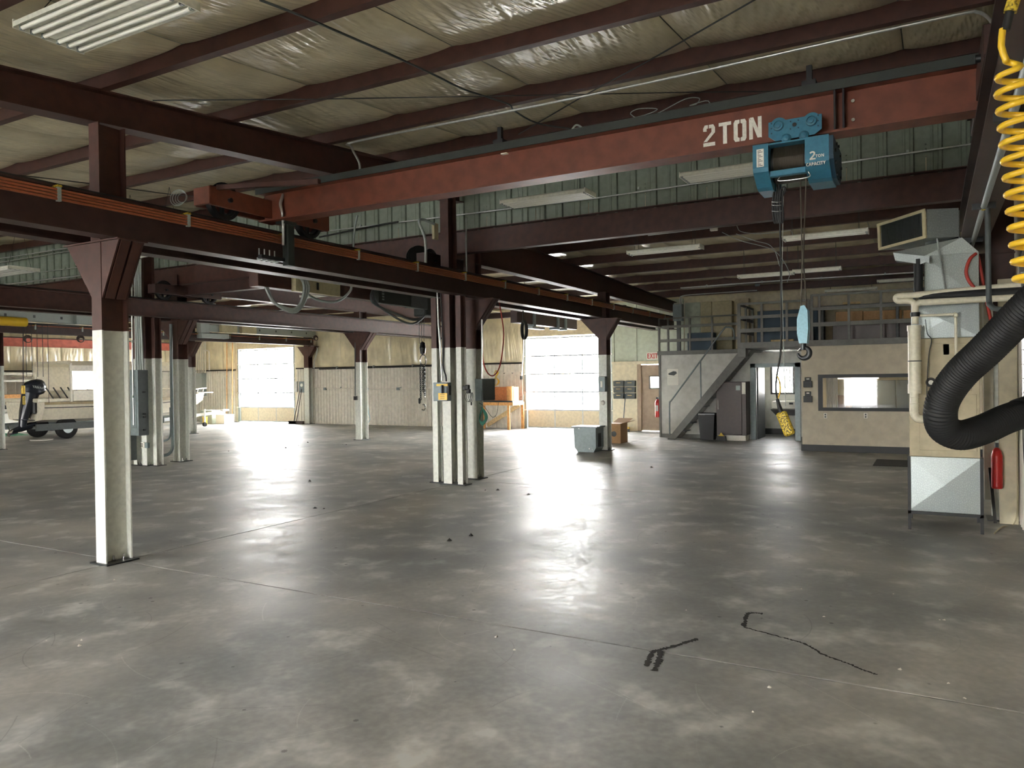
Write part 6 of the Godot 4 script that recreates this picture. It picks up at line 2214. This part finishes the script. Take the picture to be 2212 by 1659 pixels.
	for k in 6:
		pipe_run("riser_conduit", "one of the pale conduits rising from the green cabinet by the corner", "conduit", [onD(421 + k * 4.5, 805, d - 0.2), onD(421 + k * 4.5, 770, d - 0.2), onD(421 + k * 4.5, 738, d - 0.2)], 0.03, M.panel, 1, 0, "pale conduits by the corner")
	t = ebox("green_switchgear", "grey green switchgear cabinet on the far wall behind the boat bow", onD(420, 855, d - 0.3), onD(446, 806, d - 0.04), M.galv_dull)
	pipe_run("riser_conduit", "bent pale conduit left of the far garage door", "conduit", [onD(440, 757, d - 0.2), onD(450, 758, d - 0.2), onD(452, 766, d - 0.2), onD(452, 800, d - 0.2)], 0.03, M.panel, 4)
	for u in [490, 502]:
		pipe_run("riser_conduit", "thin brown pipe standing on the siding left of the far garage door", "pipe", [onD(u, 740, d - 0.15), onD(u, 820, d - 0.15), onD(u, 903, d - 0.15)], 0.018, M.wood, 1, 0, "thin brown pipes on the siding")
	# bottles and scraps on the floor
	rng.seed = 9
	for q in [[1072, 1376], [1112, 1404], [1482, 1318], [395, 1180], [246, 1253], [2049, 1476], [2084, 1508], [1626, 1538], [1780, 1332], [1930, 1283], [1731, 1272], [1662, 1485], [1944, 1446], [2030, 1339], [2040, 1339], [176, 1383], [100, 1384], [172, 1395]]:
		st = S()
		p_scrap(st, onY(q[0], q[1], 0.0), rng.randf_range(0.006, 0.016))
		one("floor_scrap", st, M.litter, "tiny pale scrap lying on the concrete floor", "scrap", "pale scraps on the floor")
	for q in [[617, 968], [645, 963], [494, 975], [557, 961], [665, 956], [740, 960], [748, 961], [669, 1040], [1048, 1059], [1075, 1059], [1142, 1068], [970, 1168], [1018, 1157], [1408, 1010], [680, 1098], [700, 1099]]:
		st = S()
		p_scrap(st, onY(q[0], q[1], 0.0), rng.randf_range(0.012, 0.035))
		one("floor_debris", st, M.debris, "small dark crumb of debris on the concrete floor", "debris", "dark debris on the floor")
func p_scrap(st: SurfaceTool, p: Vector3, r: float):
	var n := 6
	var ring0 := []
	for k in n:
		var a := TAU * k / n
		ring0.append(p + Vector3(cos(a), 0, sin(a)) * r * rng.randf_range(0.6, 1.2))
	var tip := p + Vector3(rng.randf_range(-0.3, 0.3) * r, r * rng.randf_range(0.5, 1.0), rng.randf_range(-0.3, 0.3) * r)
	for k in n: tri(st, ring0[(k + 1) % n], ring0[k], tip)
# ---- the other cranes, the boat and the left wall
func build_other_cranes():
	var d := 10.70
	var t := thing("bridge_girder", "dark crane girder crossing the middle bay to the middle runway", "crane", P(-10.5, 3.53, d))
	var st := S()
	ibeam(st, P(-13.9, 3.53, d), P(-7.15, 3.53, d), 0.24, 0.16, 0.016, 0.012)
	part(t, "beam", st, M.steel_dark)
	end_truck("end truck with dark spoked wheels on the middle runway", -13.85, 9.95, 11.55, 3.415, M.steel_dark)
	end_truck("end truck of the dark girder on the hidden runway beam", -7.18, 9.95, 11.55, 3.435, M.steel_dark)
	# long underslung hoist on the dark girder
	var x := -9.1
	t = thing("underslung_hoist", "long brown and dark green hoist with beige control boxes below the dark girder", "hoist", P(x, 3.0, 10.7))
	st = S()
	span(st, x - 0.10, x + 0.10, 3.16, 3.44, 8.27, 11.7, 0.006)
	part(t, "trolley_beam", st, M.steel)
	st = S()
	span(st, x + 0.10, x + 0.20, 3.14, 3.40, 8.95, 10.0, 0.006)
	part(t, "control_box", st, M.beige_box)
	st = S()
	span(st, x + 0.20, x + 0.207, 3.20, 3.32, 9.42, 9.47)
	part(t, "handle", st, M.dark)
	st = S()
	var a := onX(820, 653, x + 0.15)
	span(st, x + 0.10, x + 0.22, 3.11, 3.40, 11.0, 12.0, 0.006)
	part(t, "switch_panel", st, M.cap)
	for k in 4:
		st = S()
		span(st, x + 0.22, x + 0.225, 3.17 + k * 0.05, 3.20 + k * 0.05, 11.10, 11.16)
		part(t, "switch", st, M.galv_dull)
	st = S()
	span(st, x + 0.05, x + 0.22, 3.10, 3.44, 12.0, 12.55, 0.006)
	part(t, "contactor_box", st, M.grey_dark)
	st = S()
	span(st, x - 0.14, x + 0.18, 2.98, 3.46, 12.55, 13.3, 0.02)
	part(t, "gear_case", st, M.cap)
	for q in [10.5, 10.9]:
		st = S()
		span(st, x - 0.12, x + 0.12, 3.44, 3.53, q, q + 0.06)
		part(t, "hanger", st, M.iron)
	for k in 3:
		st = S()
		tube(st, smooth_path([P(x + 0.14, 3.40, 8.75 + k * 0.05), P(x + 0.24, 3.36, 9.0 + k * 0.05), P(x + 0.25, 3.15, 9.08 + k * 0.05), P(x + 0.2, 2.86 - k * 0.03, 8.95), P(x + 0.1, 2.92, 8.6), P(x + 0.06, 3.16, 8.45 + k * 0.02)], 5), 0.022, 7)
		part(t, "cable_loop", st, M.galv_dull)
	st = S()
	tube(st, smooth_path([P(x + 0.22, 3.14, 9.1), P(x + 0.22, 3.03, 9.45), P(x + 0.22, 3.05, 9.9), P(x + 0.24, 3.25, 10.2), P(x + 0.22, 3.40, 10.25)], 5), 0.022, 7)
	part(t, "cable_loop", st, M.galv_dull)
	for k in 2:
		st = S()
		tube(st, smooth_path([P(x + 0.2, 3.42, 11.1), P(x + 0.28, 3.36, 10.8), P(x + 0.28, 3.1, 10.85 - k * 0.1), P(x + 0.26, 2.85 + k * 0.08, 11.5), P(x + 0.24, 2.78 + k * 0.08, 12.0), P(x + 0.22, 2.95, 12.4), P(x + 0.2, 3.12, 12.45)], 5), 0.022, 7)
		part(t, "cable_loop", st, M.grey_dark)
	# its hook with a gathered chain sling
	var hd := 12.9
	var X := x
	t = thing("chain_sling_hook", "hook block carrying a gathered chain sling before the ribbed siding", "hook", onX(912, 890, X))
	for u in [906, 911, 916]:
		st = S()
		var top := onX(u, 690, X)
		cyl(st, Vector3(X, 2.99, top.z), onX(u, 742, X), 0.006, 5)
		part(t, "fall_rope", st, M.dark)
	st = S()
	var c := onX(913, 752, X)
	lathe(st, [[0.0, -0.14], [0.05, -0.11], [0.065, 0.0], [0.05, 0.11], [0.0, 0.14]], c, Vector3.UP, 18)
	part(t, "block", st, M.black_gloss)
	st = S()
	var c2 := onX(914, 778, X)
	var pts := []
	for k in 25:
		var an := TAU * k / 24
		pts.append(c2 + Vector3(cos(an) * 0.03, sin(an) * 0.11, cos(an) * -0.06))
	tube(st, pts, 0.014, 8)
	part(t, "master_link", st, M.chrome)
	rng.seed = 31
	for s in 6:
		st = S()
		var o := Vector3(rng.randf_range(-0.03, 0.03), 0, rng.randf_range(-0.09, 0.09))
		var y0 := onX(914, 790, X).y
		var y1 := onX(914, 868 - s * 5, X).y
		var n := int((y0 - y1) / 0.042)
		for k in n:
			var p := Vector3(c2.x, y0 - k * 0.042, c2.z) + o
			var turn := Vector3(1, 0, 0) if k % 2 == 0 else Vector3(0, 0, 1)
			var l := []
			for j in 9:
				var an := TAU * j / 8
				l.append(p + turn * cos(an) * 0.017 + Vector3(0, sin(an) * 0.028, 0))
			tube(st, l, 0.007, 5)
		part(t, "chain", st, M.chrome if s % 2 else M.iron)
	st = S()
	var hc := onX(915, 880, X)
	pts = []
	for k in 20:
		var an := deg_to_rad(110 - k * 13)
		pts.append(hc + Vector3(0, sin(an) * 0.06, -cos(an) * 0.06))
	tube(st, pts, 0.016, 8)
	part(t, "hook", st, M.chrome)
	st = S()
	cbox(st, onX(906, 866, X), Vector3(0.05, 0.12, 0.05), 0.02)
	part(t, "latch_handle", st, M.black)
	# parked crane by the far wall of the middle bay
	t = thing("parked_hoist", "dark hoist beam with grey straps parked before the garage door", "hoist", P(-9.3, 3.0, 18.8))
	st = S()
	span(st, -9.4, -9.2, 3.10, 3.42, 16.9, 20.6, 0.006)
	part(t, "beam", st, M.steel_dark)
	for q in [17.75, 19.2, 19.7]:
		st = S()
		span(st, -9.43, -9.16, 3.04, 3.46, q, q + 0.12, 0.004)
		part(t, "strap", st, M.grey_box)
	st = S()
	span(st, -9.3, -9.12, 2.98, 3.04, 17.6, 18.3, 0.004)
	part(t, "drip_tray", st, M.galv)
	st = S()
	ibeam(st, P(-14.0, 3.44, 19.2), P(-7.15, 3.44, 19.2), 0.16, 0.14, 0.014, 0.01)
	part(t, "girder", st, M.steel_dark)
	# grey units riding the runway near the boat
	for q in [[8.6, 13.4, "grey steel trolley beam with a yellow hoist on the runway left of the nearest column"], [16.9, 22.0, "grey slotted trolley beam with tan boxes parked above the far garage door"]]:
		x = -20.95
		t = thing("trolley_beam", q[2], "hoist", P(x, 3.35, (q[0] + q[1]) / 2))
		st = S()
		span(st, x - 0.09, x + 0.09, 3.37, 3.64 if q[0] < 10 else 3.60, q[0], q[1], 0.006)
		part(t, "beam", st, M.galv_dull)
		for k in 4:
			st = S()
			var dd: float = q[0] + (q[1] - q[0]) * (0.45 + k * 0.15)
			span(st, x + 0.09, x + 0.093, 3.47, 3.54, dd - 0.03, dd + 0.03)
			part(t, "slot", st, M.grey_dark)
		if q[0] < 10:
			st = S()
			span(st, x + 0.06, x + 0.22, 3.36, 3.62, 12.55, 13.4, 0.006)
			part(t, "end_box", st, M.galv_dull)
			st = S()
			cyl(st, P(x + 0.2, 3.33, 9.8), P(x + 0.2, 3.33, 11.2), 0.12, 16)
			part(t, "yellow_hoist", st, M.yellow)
			for k in 5:
				st = S()
				cyl(st, P(x + 0.2, 3.3, 11.2 + k * 0.14), P(x + 0.2, 1.2 if k == 4 else 1.9, 11.2 + k * 0.14), 0.007, 5)
				part(t, "fall_rope", st, M.dark)
		else:
			for k in 2:
				st = S()
				span(st, x + 0.09, x + 0.22, 3.36, 3.60, 17.45 + k * 0.85, 18.1 + k * 0.85, 0.006)
				part(t, "tan_box", st, M.beige_box)
			st = S()
			span(st, x + 0.02, x + 0.30, 3.14, 3.30, 16.6, 17.7, 0.02)
			part(t, "motor_tray", st, M.galv_dull)
			st = S()
			span(st, x + 0.02, x + 0.25, 3.30, 3.66, 16.6, 16.95, 0.02)
			part(t, "motor", st, M.galv_dull)
	for q in [[60, 732], [174, 732], [292, 738], [682, 730]]:
		var p := onX(q[0], q[1], -20.6)
		t = thing("festoon_coil", "dark coil of cable hanging from the conductor runway near the boat", "cable", p, "festoon cable coils")
		for k in 4:
			st = S()
			ring(st, p + Vector3(0.01 * k, -0.01 * k, 0), Vector3(1, 0.1, 0.3), 0.095 - 0.01 * k, 0.011, 20, 6)
			part(t, "turn", st, M.espresso)
	t = thing("pendant_control", "yellow pendant control hanging before the outboard motor", "control", onX(52, 880, -20.75))
	st = S()
	cyl(st, onX(50, 700, -20.75), onX(50, 835, -20.75), 0.012, 6)
	part(t, "cable", st, M.black)
	st = S()
	var pp := onX(50, 842, -20.75)
	cbox(st, pp, Vector3(0.06, 0.22, 0.08), 0.01)
	part(t, "cable_tag", st, M.yellow)
	st = S()
	cbox(st, onX(52, 865, -20.75), Vector3(0.06, 0.24, 0.07), 0.02)
	part(t, "housing", st, M.worn_yellow)

func hull_point(s: Array, side: int, k: int) -> Vector3:
	# k 0 gunwale, 1 upper strake, 2 chine, 3 keel
	var x: float = [s[1], s[1] * 0.99, s[1] * 0.86, 0.0][k]
	var y: float = [s[2], s[2] - 0.16, s[3], s[4]][k]
	return P(-24.4 + side * x, y, s[0])
func build_boat():
	var t := thing("boat", "cream fibreglass cabin boat with a black stripe standing on its trailer", "boat", P(-24.4, 0.45, 16.2))
	var sts := [[13.1, 1.05, 1.15, 0.62, 0.52], [15.0, 1.12, 1.13, 0.60, 0.48], [16.8, 1.08, 1.15, 0.62, 0.48], [17.8, 0.92, 1.19, 0.68, 0.52], [18.6, 0.64, 1.23, 0.80, 0.60], [19.2, 0.34, 1.27, 0.96, 0.78], [19.6, 0.03, 1.30, 1.16, 1.02]]
	var st := S()
	for i in sts.size() - 1:
		for sd in [-1, 1]:
			for k in 3:
				var a := hull_point(sts[i], sd, k)
				var b := hull_point(sts[i + 1], sd, k)
				var c := hull_point(sts[i + 1], sd, k + 1)
				var e := hull_point(sts[i], sd, k + 1)
				oquad(st, a, b, c, e, P(-24.4, 1.0, 16.0))
	for k in 3:
		quad(st, hull_point(sts[0], -1, k), hull_point(sts[0], -1, k + 1), hull_point(sts[0], 1, k + 1), hull_point(sts[0], 1, k))
	part(t, "hull", st, M.hull)
	st = S()
	for i in sts.size() - 1:
		quad(st, hull_point(sts[i], -1, 0), hull_point(sts[i], 1, 0), hull_point(sts[i + 1], 1, 0), hull_point(sts[i + 1], -1, 0))
	part(t, "deck", st, M.hull)
	st = S()
	for i in sts.size() - 1:
		bar(st, hull_point(sts[i], 1, 0) + Vector3(0.02, -0.03, 0), hull_point(sts[i + 1], 1, 0) + Vector3(0.02, -0.03, 0), 0.04, 0.08)
		bar(st, hull_point(sts[i], -1, 0) + Vector3(-0.02, -0.03, 0), hull_point(sts[i + 1], -1, 0) + Vector3(-0.02, -0.03, 0), 0.04, 0.08)
	part(t, "gunwale", st, M.hull_band, "tan rub rail")
	st = S()
	for i in sts.size() - 1:
		bar(st, hull_point(sts[i], 1, 1) + Vector3(0.012, 0, 0), hull_point(sts[i + 1], 1, 1) + Vector3(0.012, 0, 0), 0.012, 0.025)
	part(t, "stripe", st, M.black, "black stripe")
	# stern well coaming
	st = S()
	span(st, -25.3, -23.5, 1.15, 1.27, 13.0, 14.3, 0.02)
	part(t, "aft_coaming", st, M.hull)
	# wheelhouse: posts, windows, roof
	for q in [[13.95, -23.42], [15.4, -23.42], [16.9, -23.42], [18.2, -23.62], [13.95, -25.38], [18.2, -25.2]]:
		st = S()
		bar(st, P(q[1], 1.15, q[0]), P(q[1], 2.34, q[0] - (0.0 if q[0] < 18 else 0.25)), 0.06, 0.06)
		part(t, "cabin_post", st, M.hull)
	st = S()
	span(st, -25.4, -23.4, 1.15, 1.50, 14.0, 18.2, 0.02)
	part(t, "cabin_side", st, M.hull)
	for q in [[14.0, 15.35], [15.45, 16.85], [16.95, 17.9]]:
		st = S()
		span(st, -23.43, -23.425, 1.52, 2.10, q[0], q[1])
		part(t, "window", st, M.glass)
	st = S()
	span(st, -25.4, -25.35, 1.5, 2.1, 14.0, 18.0)
	part(t, "cabin_wall", st, M.hull)
	st = S()
	prism(st, [Vector2(-25.42, 2.10), Vector2(-25.42, 2.28), Vector2(-25.25, 2.42), Vector2(-23.55, 2.42), Vector2(-23.38, 2.28), Vector2(-23.38, 2.10), Vector2(-23.44, 2.10), Vector2(-23.44, 2.26), Vector2(-23.6, 2.36), Vector2(-25.2, 2.36), Vector2(-25.36, 2.26), Vector2(-25.36, 2.10)], P(0, 0, 13.9), Vector3.RIGHT, Vector3.UP, P(0, 0, 4.2))
	part(t, "cabin_roof", st, M.hull)
	st = S()
	span(st, -23.66, -23.60, 1.55, 1.72, 17.9, 18.2)
	part(t, "red_cover", st, M.red)
	# rod holders and bow rail
	for k in 7:
		st = S()
		var dd := 13.35 + k * 0.22
		bar(st, P(-23.5, 1.26, dd + 0.1), P(-23.5, 1.60, dd - (0.12 if k < 5 else -0.08)), 0.03, 0.03)
		part(t, "rod_holder", st, M.black)
	st = S()
	tube(st, smooth_path([P(-23.75, 1.25, 18.2), P(-23.9, 1.38, 18.5), P(-24.15, 1.45, 19.2), P(-24.4, 1.47, 19.75), P(-24.65, 1.45, 19.2), P(-24.9, 1.38, 18.5)], 5), 0.022, 8)
	for q in [[-23.95, 18.6], [-24.15, 19.1], [-24.35, 19.5]]:
		cyl(st, P(q[0], 1.22, q[1]), P(q[0], 1.46, q[1] + 0.1), 0.016, 6)
	part(t, "bow_rail", st, M.chrome)
	st = S()
	span(st, -24.5, -24.3, 1.28, 1.32, 19.3, 20.0, 0.006)
	part(t, "bow_pulpit", st, M.white)
	word(t, "registration_number", "BC4588720", 0.075, P(-23.68, 1.02, 18.5), Basis(Vector3(-0.35, 0, -0.94).normalized(), Vector3.UP, Vector3(0.94, 0, -0.35).normalized()), M.black, 0.006)
	word(t, "logo", "CAR", 0.10, P(-23.32, 0.90, 14.72), Basis(Vector3(0, 0, -1), Vector3(0.0, 1, -0.25), Vector3(1, 0, 0)), M.black, 0.01)
	word(t, "logo", "SKIFF", 0.10, P(-23.32, 0.77, 14.80), Basis(Vector3(0, 0, -1), Vector3(0.0, 1, -0.25), Vector3(1, 0, 0)), M.black, 0.01)
	# outboard motor, tilted up
	t = thing("outboard_motor", "dark outboard motor tilted on the boat transom", "outboard", P(-24.0, 0.3, 12.9))
	var bb := Basis(Vector3.RIGHT, deg_to_rad(-20))
	st = S()
	lathe(st, [[0.0, -0.24], [0.17, -0.24], [0.235, -0.16], [0.25, -0.02], [0.24, 0.08], [0.20, 0.17], [0.11, 0.23], [0.0, 0.25]], Vector3.ZERO, Vector3.UP, 20)
	var cowl := MeshInstance3D.new()
	cowl.mesh = st.commit()
	cowl.material_override = M.motor
	cowl.name = "cowl"
	t.add_child(cowl)
	cowl.transform = Transform3D(Basis(Vector3.RIGHT, deg_to_rad(16)) * Basis.from_scale(Vector3(0.85, 1.0, 1.45)), P(-24.0, 1.60, 13.15) - t.position)
	st = S()
	var seg := [[P(-24.0, 1.42, 13.05), 0.24], [P(-24.0, 1.15, 12.98), 0.20], [P(-24.0, 0.88, 12.9), 0.17], [P(-24.0, 0.62, 12.82), 0.12], [P(-24.0, 0.42, 12.8), 0.11]]
	var pts := []
	var rs := []
	for q in seg:
		pts.append(q[0])
		rs.append(q[1])
	tube(st, pts, 0.2, 16, rs)
	part(t, "midsection", st, M.motor)
	st = S()
	lathe(st, [[0.0, -0.42], [0.06, -0.36], [0.10, -0.1], [0.10, 0.2], [0.07, 0.36], [0.0, 0.4]], P(-24.0, 0.40, 12.85), P(0, 0.25, 1).normalized(), 16)
	part(t, "gear_case", st, M.motor)
	st = S()
	bar(st, P(-24.0, 0.66, 12.6), P(-24.0, 0.60, 13.2), 0.26, 0.02)
	part(t, "cavitation_plate", st, M.motor)
	st = S()
	prism(st, [Vector2(-0.02, -0.02), Vector2(-0.28, -0.12), Vector2(-0.32, -0.20), Vector2(-0.10, -0.16)], P(-24.01, 0.40, 12.75), Vector3(0, 0, -1), Vector3.UP, Vector3(0.03, 0, 0))
	part(t, "skeg", st, M.motor)
	for k in 3:
		st = S()
		var an := TAU * k / 3.0
		bar(st, P(-24.0, 0.31, 12.45), P(-24.0 + 0.16 * cos(an), 0.31 + 0.16 * sin(an), 12.43), 0.02, 0.10, Vector3(sin(an), -cos(an), 0.4).normalized())
		part(t, "propeller_blade", st, M.chrome)
	st = S()
	cyl(st, P(-23.85, 0.68, 12.95), P(-23.85, 0.95, 13.1), 0.035, 10)
	part(t, "tilt_ram", st, M.chrome)
	st = S()
	span(st, -24.25, -23.75, 0.80, 1.22, 13.0, 13.25, 0.04)
	part(t, "bracket", st, M.black)
	word(t, "lettering", "YAMAHA", 0.07, P(-23.785, 1.60, 13.20), Basis(Vector3(0, -0.2, -1).normalized(), Vector3.UP, Vector3(1, 0, 0)), M.galv_dull, 0.006)
	# trailer
	t = thing("boat_trailer", "galvanized boat trailer with a tongue jack under the cabin boat", "trailer", P(-24.4, 0, 16.5))
	for s in [-0.85, 0.85]:
		st = S()
		bar(st, P(-24.4 + s * 1.1, 0.40, 12.9), P(-24.4 + s * 1.1, 0.40, 17.2), 0.06, 0.20)
		bar(st, P(-24.4 + s * 1.1, 0.40, 17.2), P(-24.4, 0.44, 19.3), 0.06, 0.12)
		part(t, "side_rail", st, M.grey_dark if s > 0 else M.galv)
		for d in [13.9]:
			st = S()
			lathe(st, [[0.0, -0.10], [0.20, -0.10], [0.30, -0.09], [0.335, -0.05], [0.335, 0.05], [0.30, 0.09], [0.20, 0.10], [0.0, 0.10]], P(-24.4 + s * 0.92, 0.336, d), Vector3.RIGHT, 26)
			part(t, "wheel", st, M.tire)
			st = S()
			lathe(st, [[0.0, 0.104], [0.16, 0.102], [0.17, 0.09]], P(-24.4 + s * 0.92, 0.336, d), Vector3.RIGHT * signf(s), 20)
			part(t, "rim", st, M.galv)
	st = S()
	bar(st, P(-24.4, 0.44, 19.1), P(-24.4, 0.52, 20.6), 0.09, 0.10)
	part(t, "tongue", st, M.white)
	for d in [13.1, 15.5, 17.1]:
		st = S()
		bar(st, P(-25.25, 0.38, d), P(-23.55, 0.38, d), 0.08, 0.08)
		part(t, "cross_member", st, M.galv)
	st = S()
	bar(st, P(-24.4, 0.45, 19.25), P(-24.4, 1.0, 19.2), 0.07, 0.07)
	part(t, "winch_post", st, M.galv)
	st = S()
	cyl(st, P(-24.32, 0.17, 19.6), P(-24.32, 0.66, 19.6), 0.035, 10)
	part(t, "jack", st, M.white)
	st = S()
	lathe(st, [[0.0, -0.04], [0.08, -0.04], [0.085, 0.0], [0.08, 0.04], [0.0, 0.04]], P(-24.32, 0.085, 19.6), Vector3.RIGHT, 18)
	part(t, "jack_wheel", st, M.tire)
	st = S()
	span(st, -24.5, -24.3, 0.54, 0.62, 20.45, 20.75, 0.02)
	part(t, "coupler", st, M.white)
	# containers by the bow
	var box1 := S()
	span(box1, -26.2, -25.5, 0.0, 0.55, 20.9, 21.5, 0.02)
	one("storage_tub", box1, M.wall_green, "pale plastic storage tub behind the trailer tongue", "tub")
	box1 = S()
	span(box1, -25.4, -24.9, 0.0, 0.38, 21.0, 21.5, 0.01)
	one("storage_tub", box1, M.white, "white lidded tub behind the trailer jack", "tub")
	for q in [[-25.85, 20.3, 0.12, 0.34, "white plastic pail beside the trailer tongue", M.white], [-25.3, 20.4, 0.10, 0.30, "yellow pail beside the trailer jack", M.yellow]]:
		box1 = S()
		lathe(box1, [[0.0, 0.0], [q[2] * 0.85, 0.0], [q[2], q[3]], [q[2] * 1.06, q[3]], [q[2] * 1.06, q[3] + 0.02], [0.0, q[3] + 0.02]], P(q[0], 0.0, q[1]), Vector3.UP, 18)
		one("pail", box1, q[5], q[4], "pail")
	# green tarp crumpled on the floor
	box1 = S()
	var f := FastNoiseLite.new()
	f.seed = 8
	f.frequency = 1.6
	var n := 22
	var g := []
	for j in n + 1:
		var row := []
		for i in n + 1:
			var u := float(i) / n
			var v := float(j) / n
			var e := minf(minf(u, 1 - u), minf(v, 1 - v)) * 4.0
			var p := P(-28.6 + u * 2.0 + 0.12 * sin(v * 9.0), 0.0, 12.6 + v * 1.9 + 0.1 * sin(u * 11.0))
			p.y = 0.004 + minf(e, 1.0) * 0.16 * absf(f.get_noise_2d(u * 3.0, v * 3.0)) + 0.05 * minf(e, 1.0) * absf(f.get_noise_2d(u * 9.0, v * 9.0 + 5.0))
			row.append(p)
		g.append(row)
	for j in n:
		for i in n:
			quad(box1, g[j][i], g[j][i + 1], g[j + 1][i + 1], g[j + 1][i])
	one("tarp", box1, M.tarp, "crumpled green tarp on the floor behind the outboard motor", "tarp")
	box1 = S()
	lathe(box1, [[0.0, 0.0], [0.30, 0.0], [0.32, 0.03], [0.28, 0.04], [0.0, 0.02]], onY(90, 951, 0.0), Vector3.UP, 22)
	one("drip_pan", box1, M.white, "round white drip pan on the floor below the stern", "pan")

func build_left_wall():
	# furnace by the left wall
	var t := thing("wall_furnace", "grey furnace with two square air heads by the left wall", "furnace", P(-28.0, 0, 16.4))
	var st := S()
	span(st, -28.7, -28.05, 0.9, 2.15, 16.0, 16.75, 0.01)
	part(t, "cabinet", st, M.galv_dull)
	st = S()
	span(st, -28.7, -28.04, 0.0, 1.62, 15.99, 16.76, 0.01)
	part(t, "lower_cabinet", st, M.grey_dark)
	st = S()
	for q in [[P(-28.045, 1.65, 16.05), P(-28.045, 2.14, 16.7)], [P(-28.045, 1.65, 16.7), P(-28.045, 2.14, 16.05)]]:
		bar(st, q[0], q[1], 0.02, 0.02)
	part(t, "cross_break", st, M.white)
	for q in [[15.7, 16.15], [16.45, 16.95]]:
		st = S()
		span(st, -28.55, -28.0, 2.2, 2.5, q[0], q[1], 0.01)
		var hd := part(t, "air_head", st, M.white)
		st = S()
		span(st, -28.0, -27.995, 2.26, 2.44, q[0] + 0.06, q[1] - 0.06)
		part(hd, "grille", st, M.grey_box)
	st = S()
	span(st, -28.6, -28.1, 2.1, 2.25, 16.0, 16.7)
	part(t, "neck", st, M.galv_dull)
	for y in [2.02, 1.86]:
		pipe_run("vent_pipe", "%s white vent pipe from the left wall furnace" % ("upper" if y > 1.9 else "lower"), "pipe", [P(-28.5, y + 0.02, 16.0), P(-28.4, y, 15.6), P(-28.45, y, 15.1), P(-28.7, y, 15.0)], 0.05, M.pvc, 4)
	pipe_run("white_riser", "white vertical pipe between the furnace and the boat cabin", "pipe", [P(-28.6, 0.0, 17.1), P(-28.6, 1.6, 17.1), P(-28.6, 2.35, 17.1)], 0.06, M.white, 1)
	# steel storage rack with boards and pipes
	t = thing("storage_rack", "pale steel storage rack with long pipes along the left wall", "rack", P(-28.4, 0, 14.9))
	for d in [14.0, 15.65]:
		st = S()
		span(st, -28.2, -28.12, 0.0, 2.0, d, d + 0.06)
		part(t, "upright", st, M.grey_box)
	for y in [0.78, 1.16, 1.80, 2.05]:
		st = S()
		span(st, -28.8, -28.15, y, y + 0.07, 13.4, 15.7)
		part(t, "shelf", st, M.panel)
	st = S()
	cyl(st, P(-28.2, 0.92, 13.3), P(-28.2, 0.92, 15.6), 0.07, 14)
	one("rolled_pipe", st, M.black, "black pipe lying on the rack along the left wall", "pipe")
	st = S()
	span(st, -28.6, -28.2, 1.23, 1.36, 14.2, 15.4)
	one("timber_bundle", st, M.wood, "orange timber on the rack along the left wall", "timber")
	st = S()
	span(st, -28.6, -28.2, 0.0, 0.7, 13.6, 15.2, 0.02)
	one("white_bin", st, M.white, "white bin under the rack along the left wall", "bin")
func set_camera():
	# yaw 29.03 deg to the left of the runways, a touch down, a small roll
	var y := deg_to_rad(-29.027)
	var p := deg_to_rad(-0.469)
	var r := deg_to_rad(-0.7975)
	var Y := Basis(Vector3(cos(y), 0, sin(y)), Vector3(0, 1, 0), Vector3(-sin(y), 0, cos(y)))
	var X := Basis(Vector3(1, 0, 0), Vector3(0, cos(p), -sin(p)), Vector3(0, sin(p), cos(p)))
	var Z := Basis(Vector3(cos(r), sin(r), 0), Vector3(-sin(r), cos(r), 0), Vector3(0, 0, 1))
	var R := Z * X * Y
	var F := Basis(Vector3(1, 0, 0), Vector3(0, -1, 0), Vector3(0, 0, -1))
	cam_basis = (F * R * F).transposed()
	var c := Camera3D.new()
	c.name = "camera"
	c.fov = rad_to_deg(2.0 * atan(829.5 / FOCAL))
	c.near = 0.02
	c.far = 400.0
	add_child(c)
	c.transform = Transform3D(cam_basis, Vector3(0, EYE_Y, 0))
	c.current = true

func set_light():
	var e := Environment.new()
	var sky := Sky.new()
	var s := ProceduralSkyMaterial.new()   # a bright overcast sky
	s.sky_top_color = Color(0.93, 0.94, 0.96)
	s.sky_horizon_color = Color(0.98, 0.975, 0.955)
	s.sky_curve = 0.3
	s.ground_bottom_color = Color(0.5, 0.5, 0.48)
	s.ground_horizon_color = Color(0.8, 0.8, 0.78)
	sky.sky_material = s
	e.background_mode = Environment.BG_SKY
	e.sky = sky
	e.background_energy_multiplier = 26.0
	e.tonemap_mode = Environment.TONE_MAPPER_LINEAR
	e.tonemap_exposure = 2.95
	e.sdfgi_enabled = true
	e.ssao_enabled = true
	e.ssil_enabled = true
	var w := WorldEnvironment.new()
	w.environment = e
	w.name = "daylight"
	add_child(w)

func _ready():
	set_camera()
	set_light()
	make_materials()
	build_floor()
	build_roofs()
	build_walls()
	build_openings()
	build_frame()
	build_crane()
	build_hoist()
	build_office()
	build_furnace()
	build_lights()
	build_posts()
	build_far_wall()
	build_other_cranes()
	build_boat()
	build_left_wall()
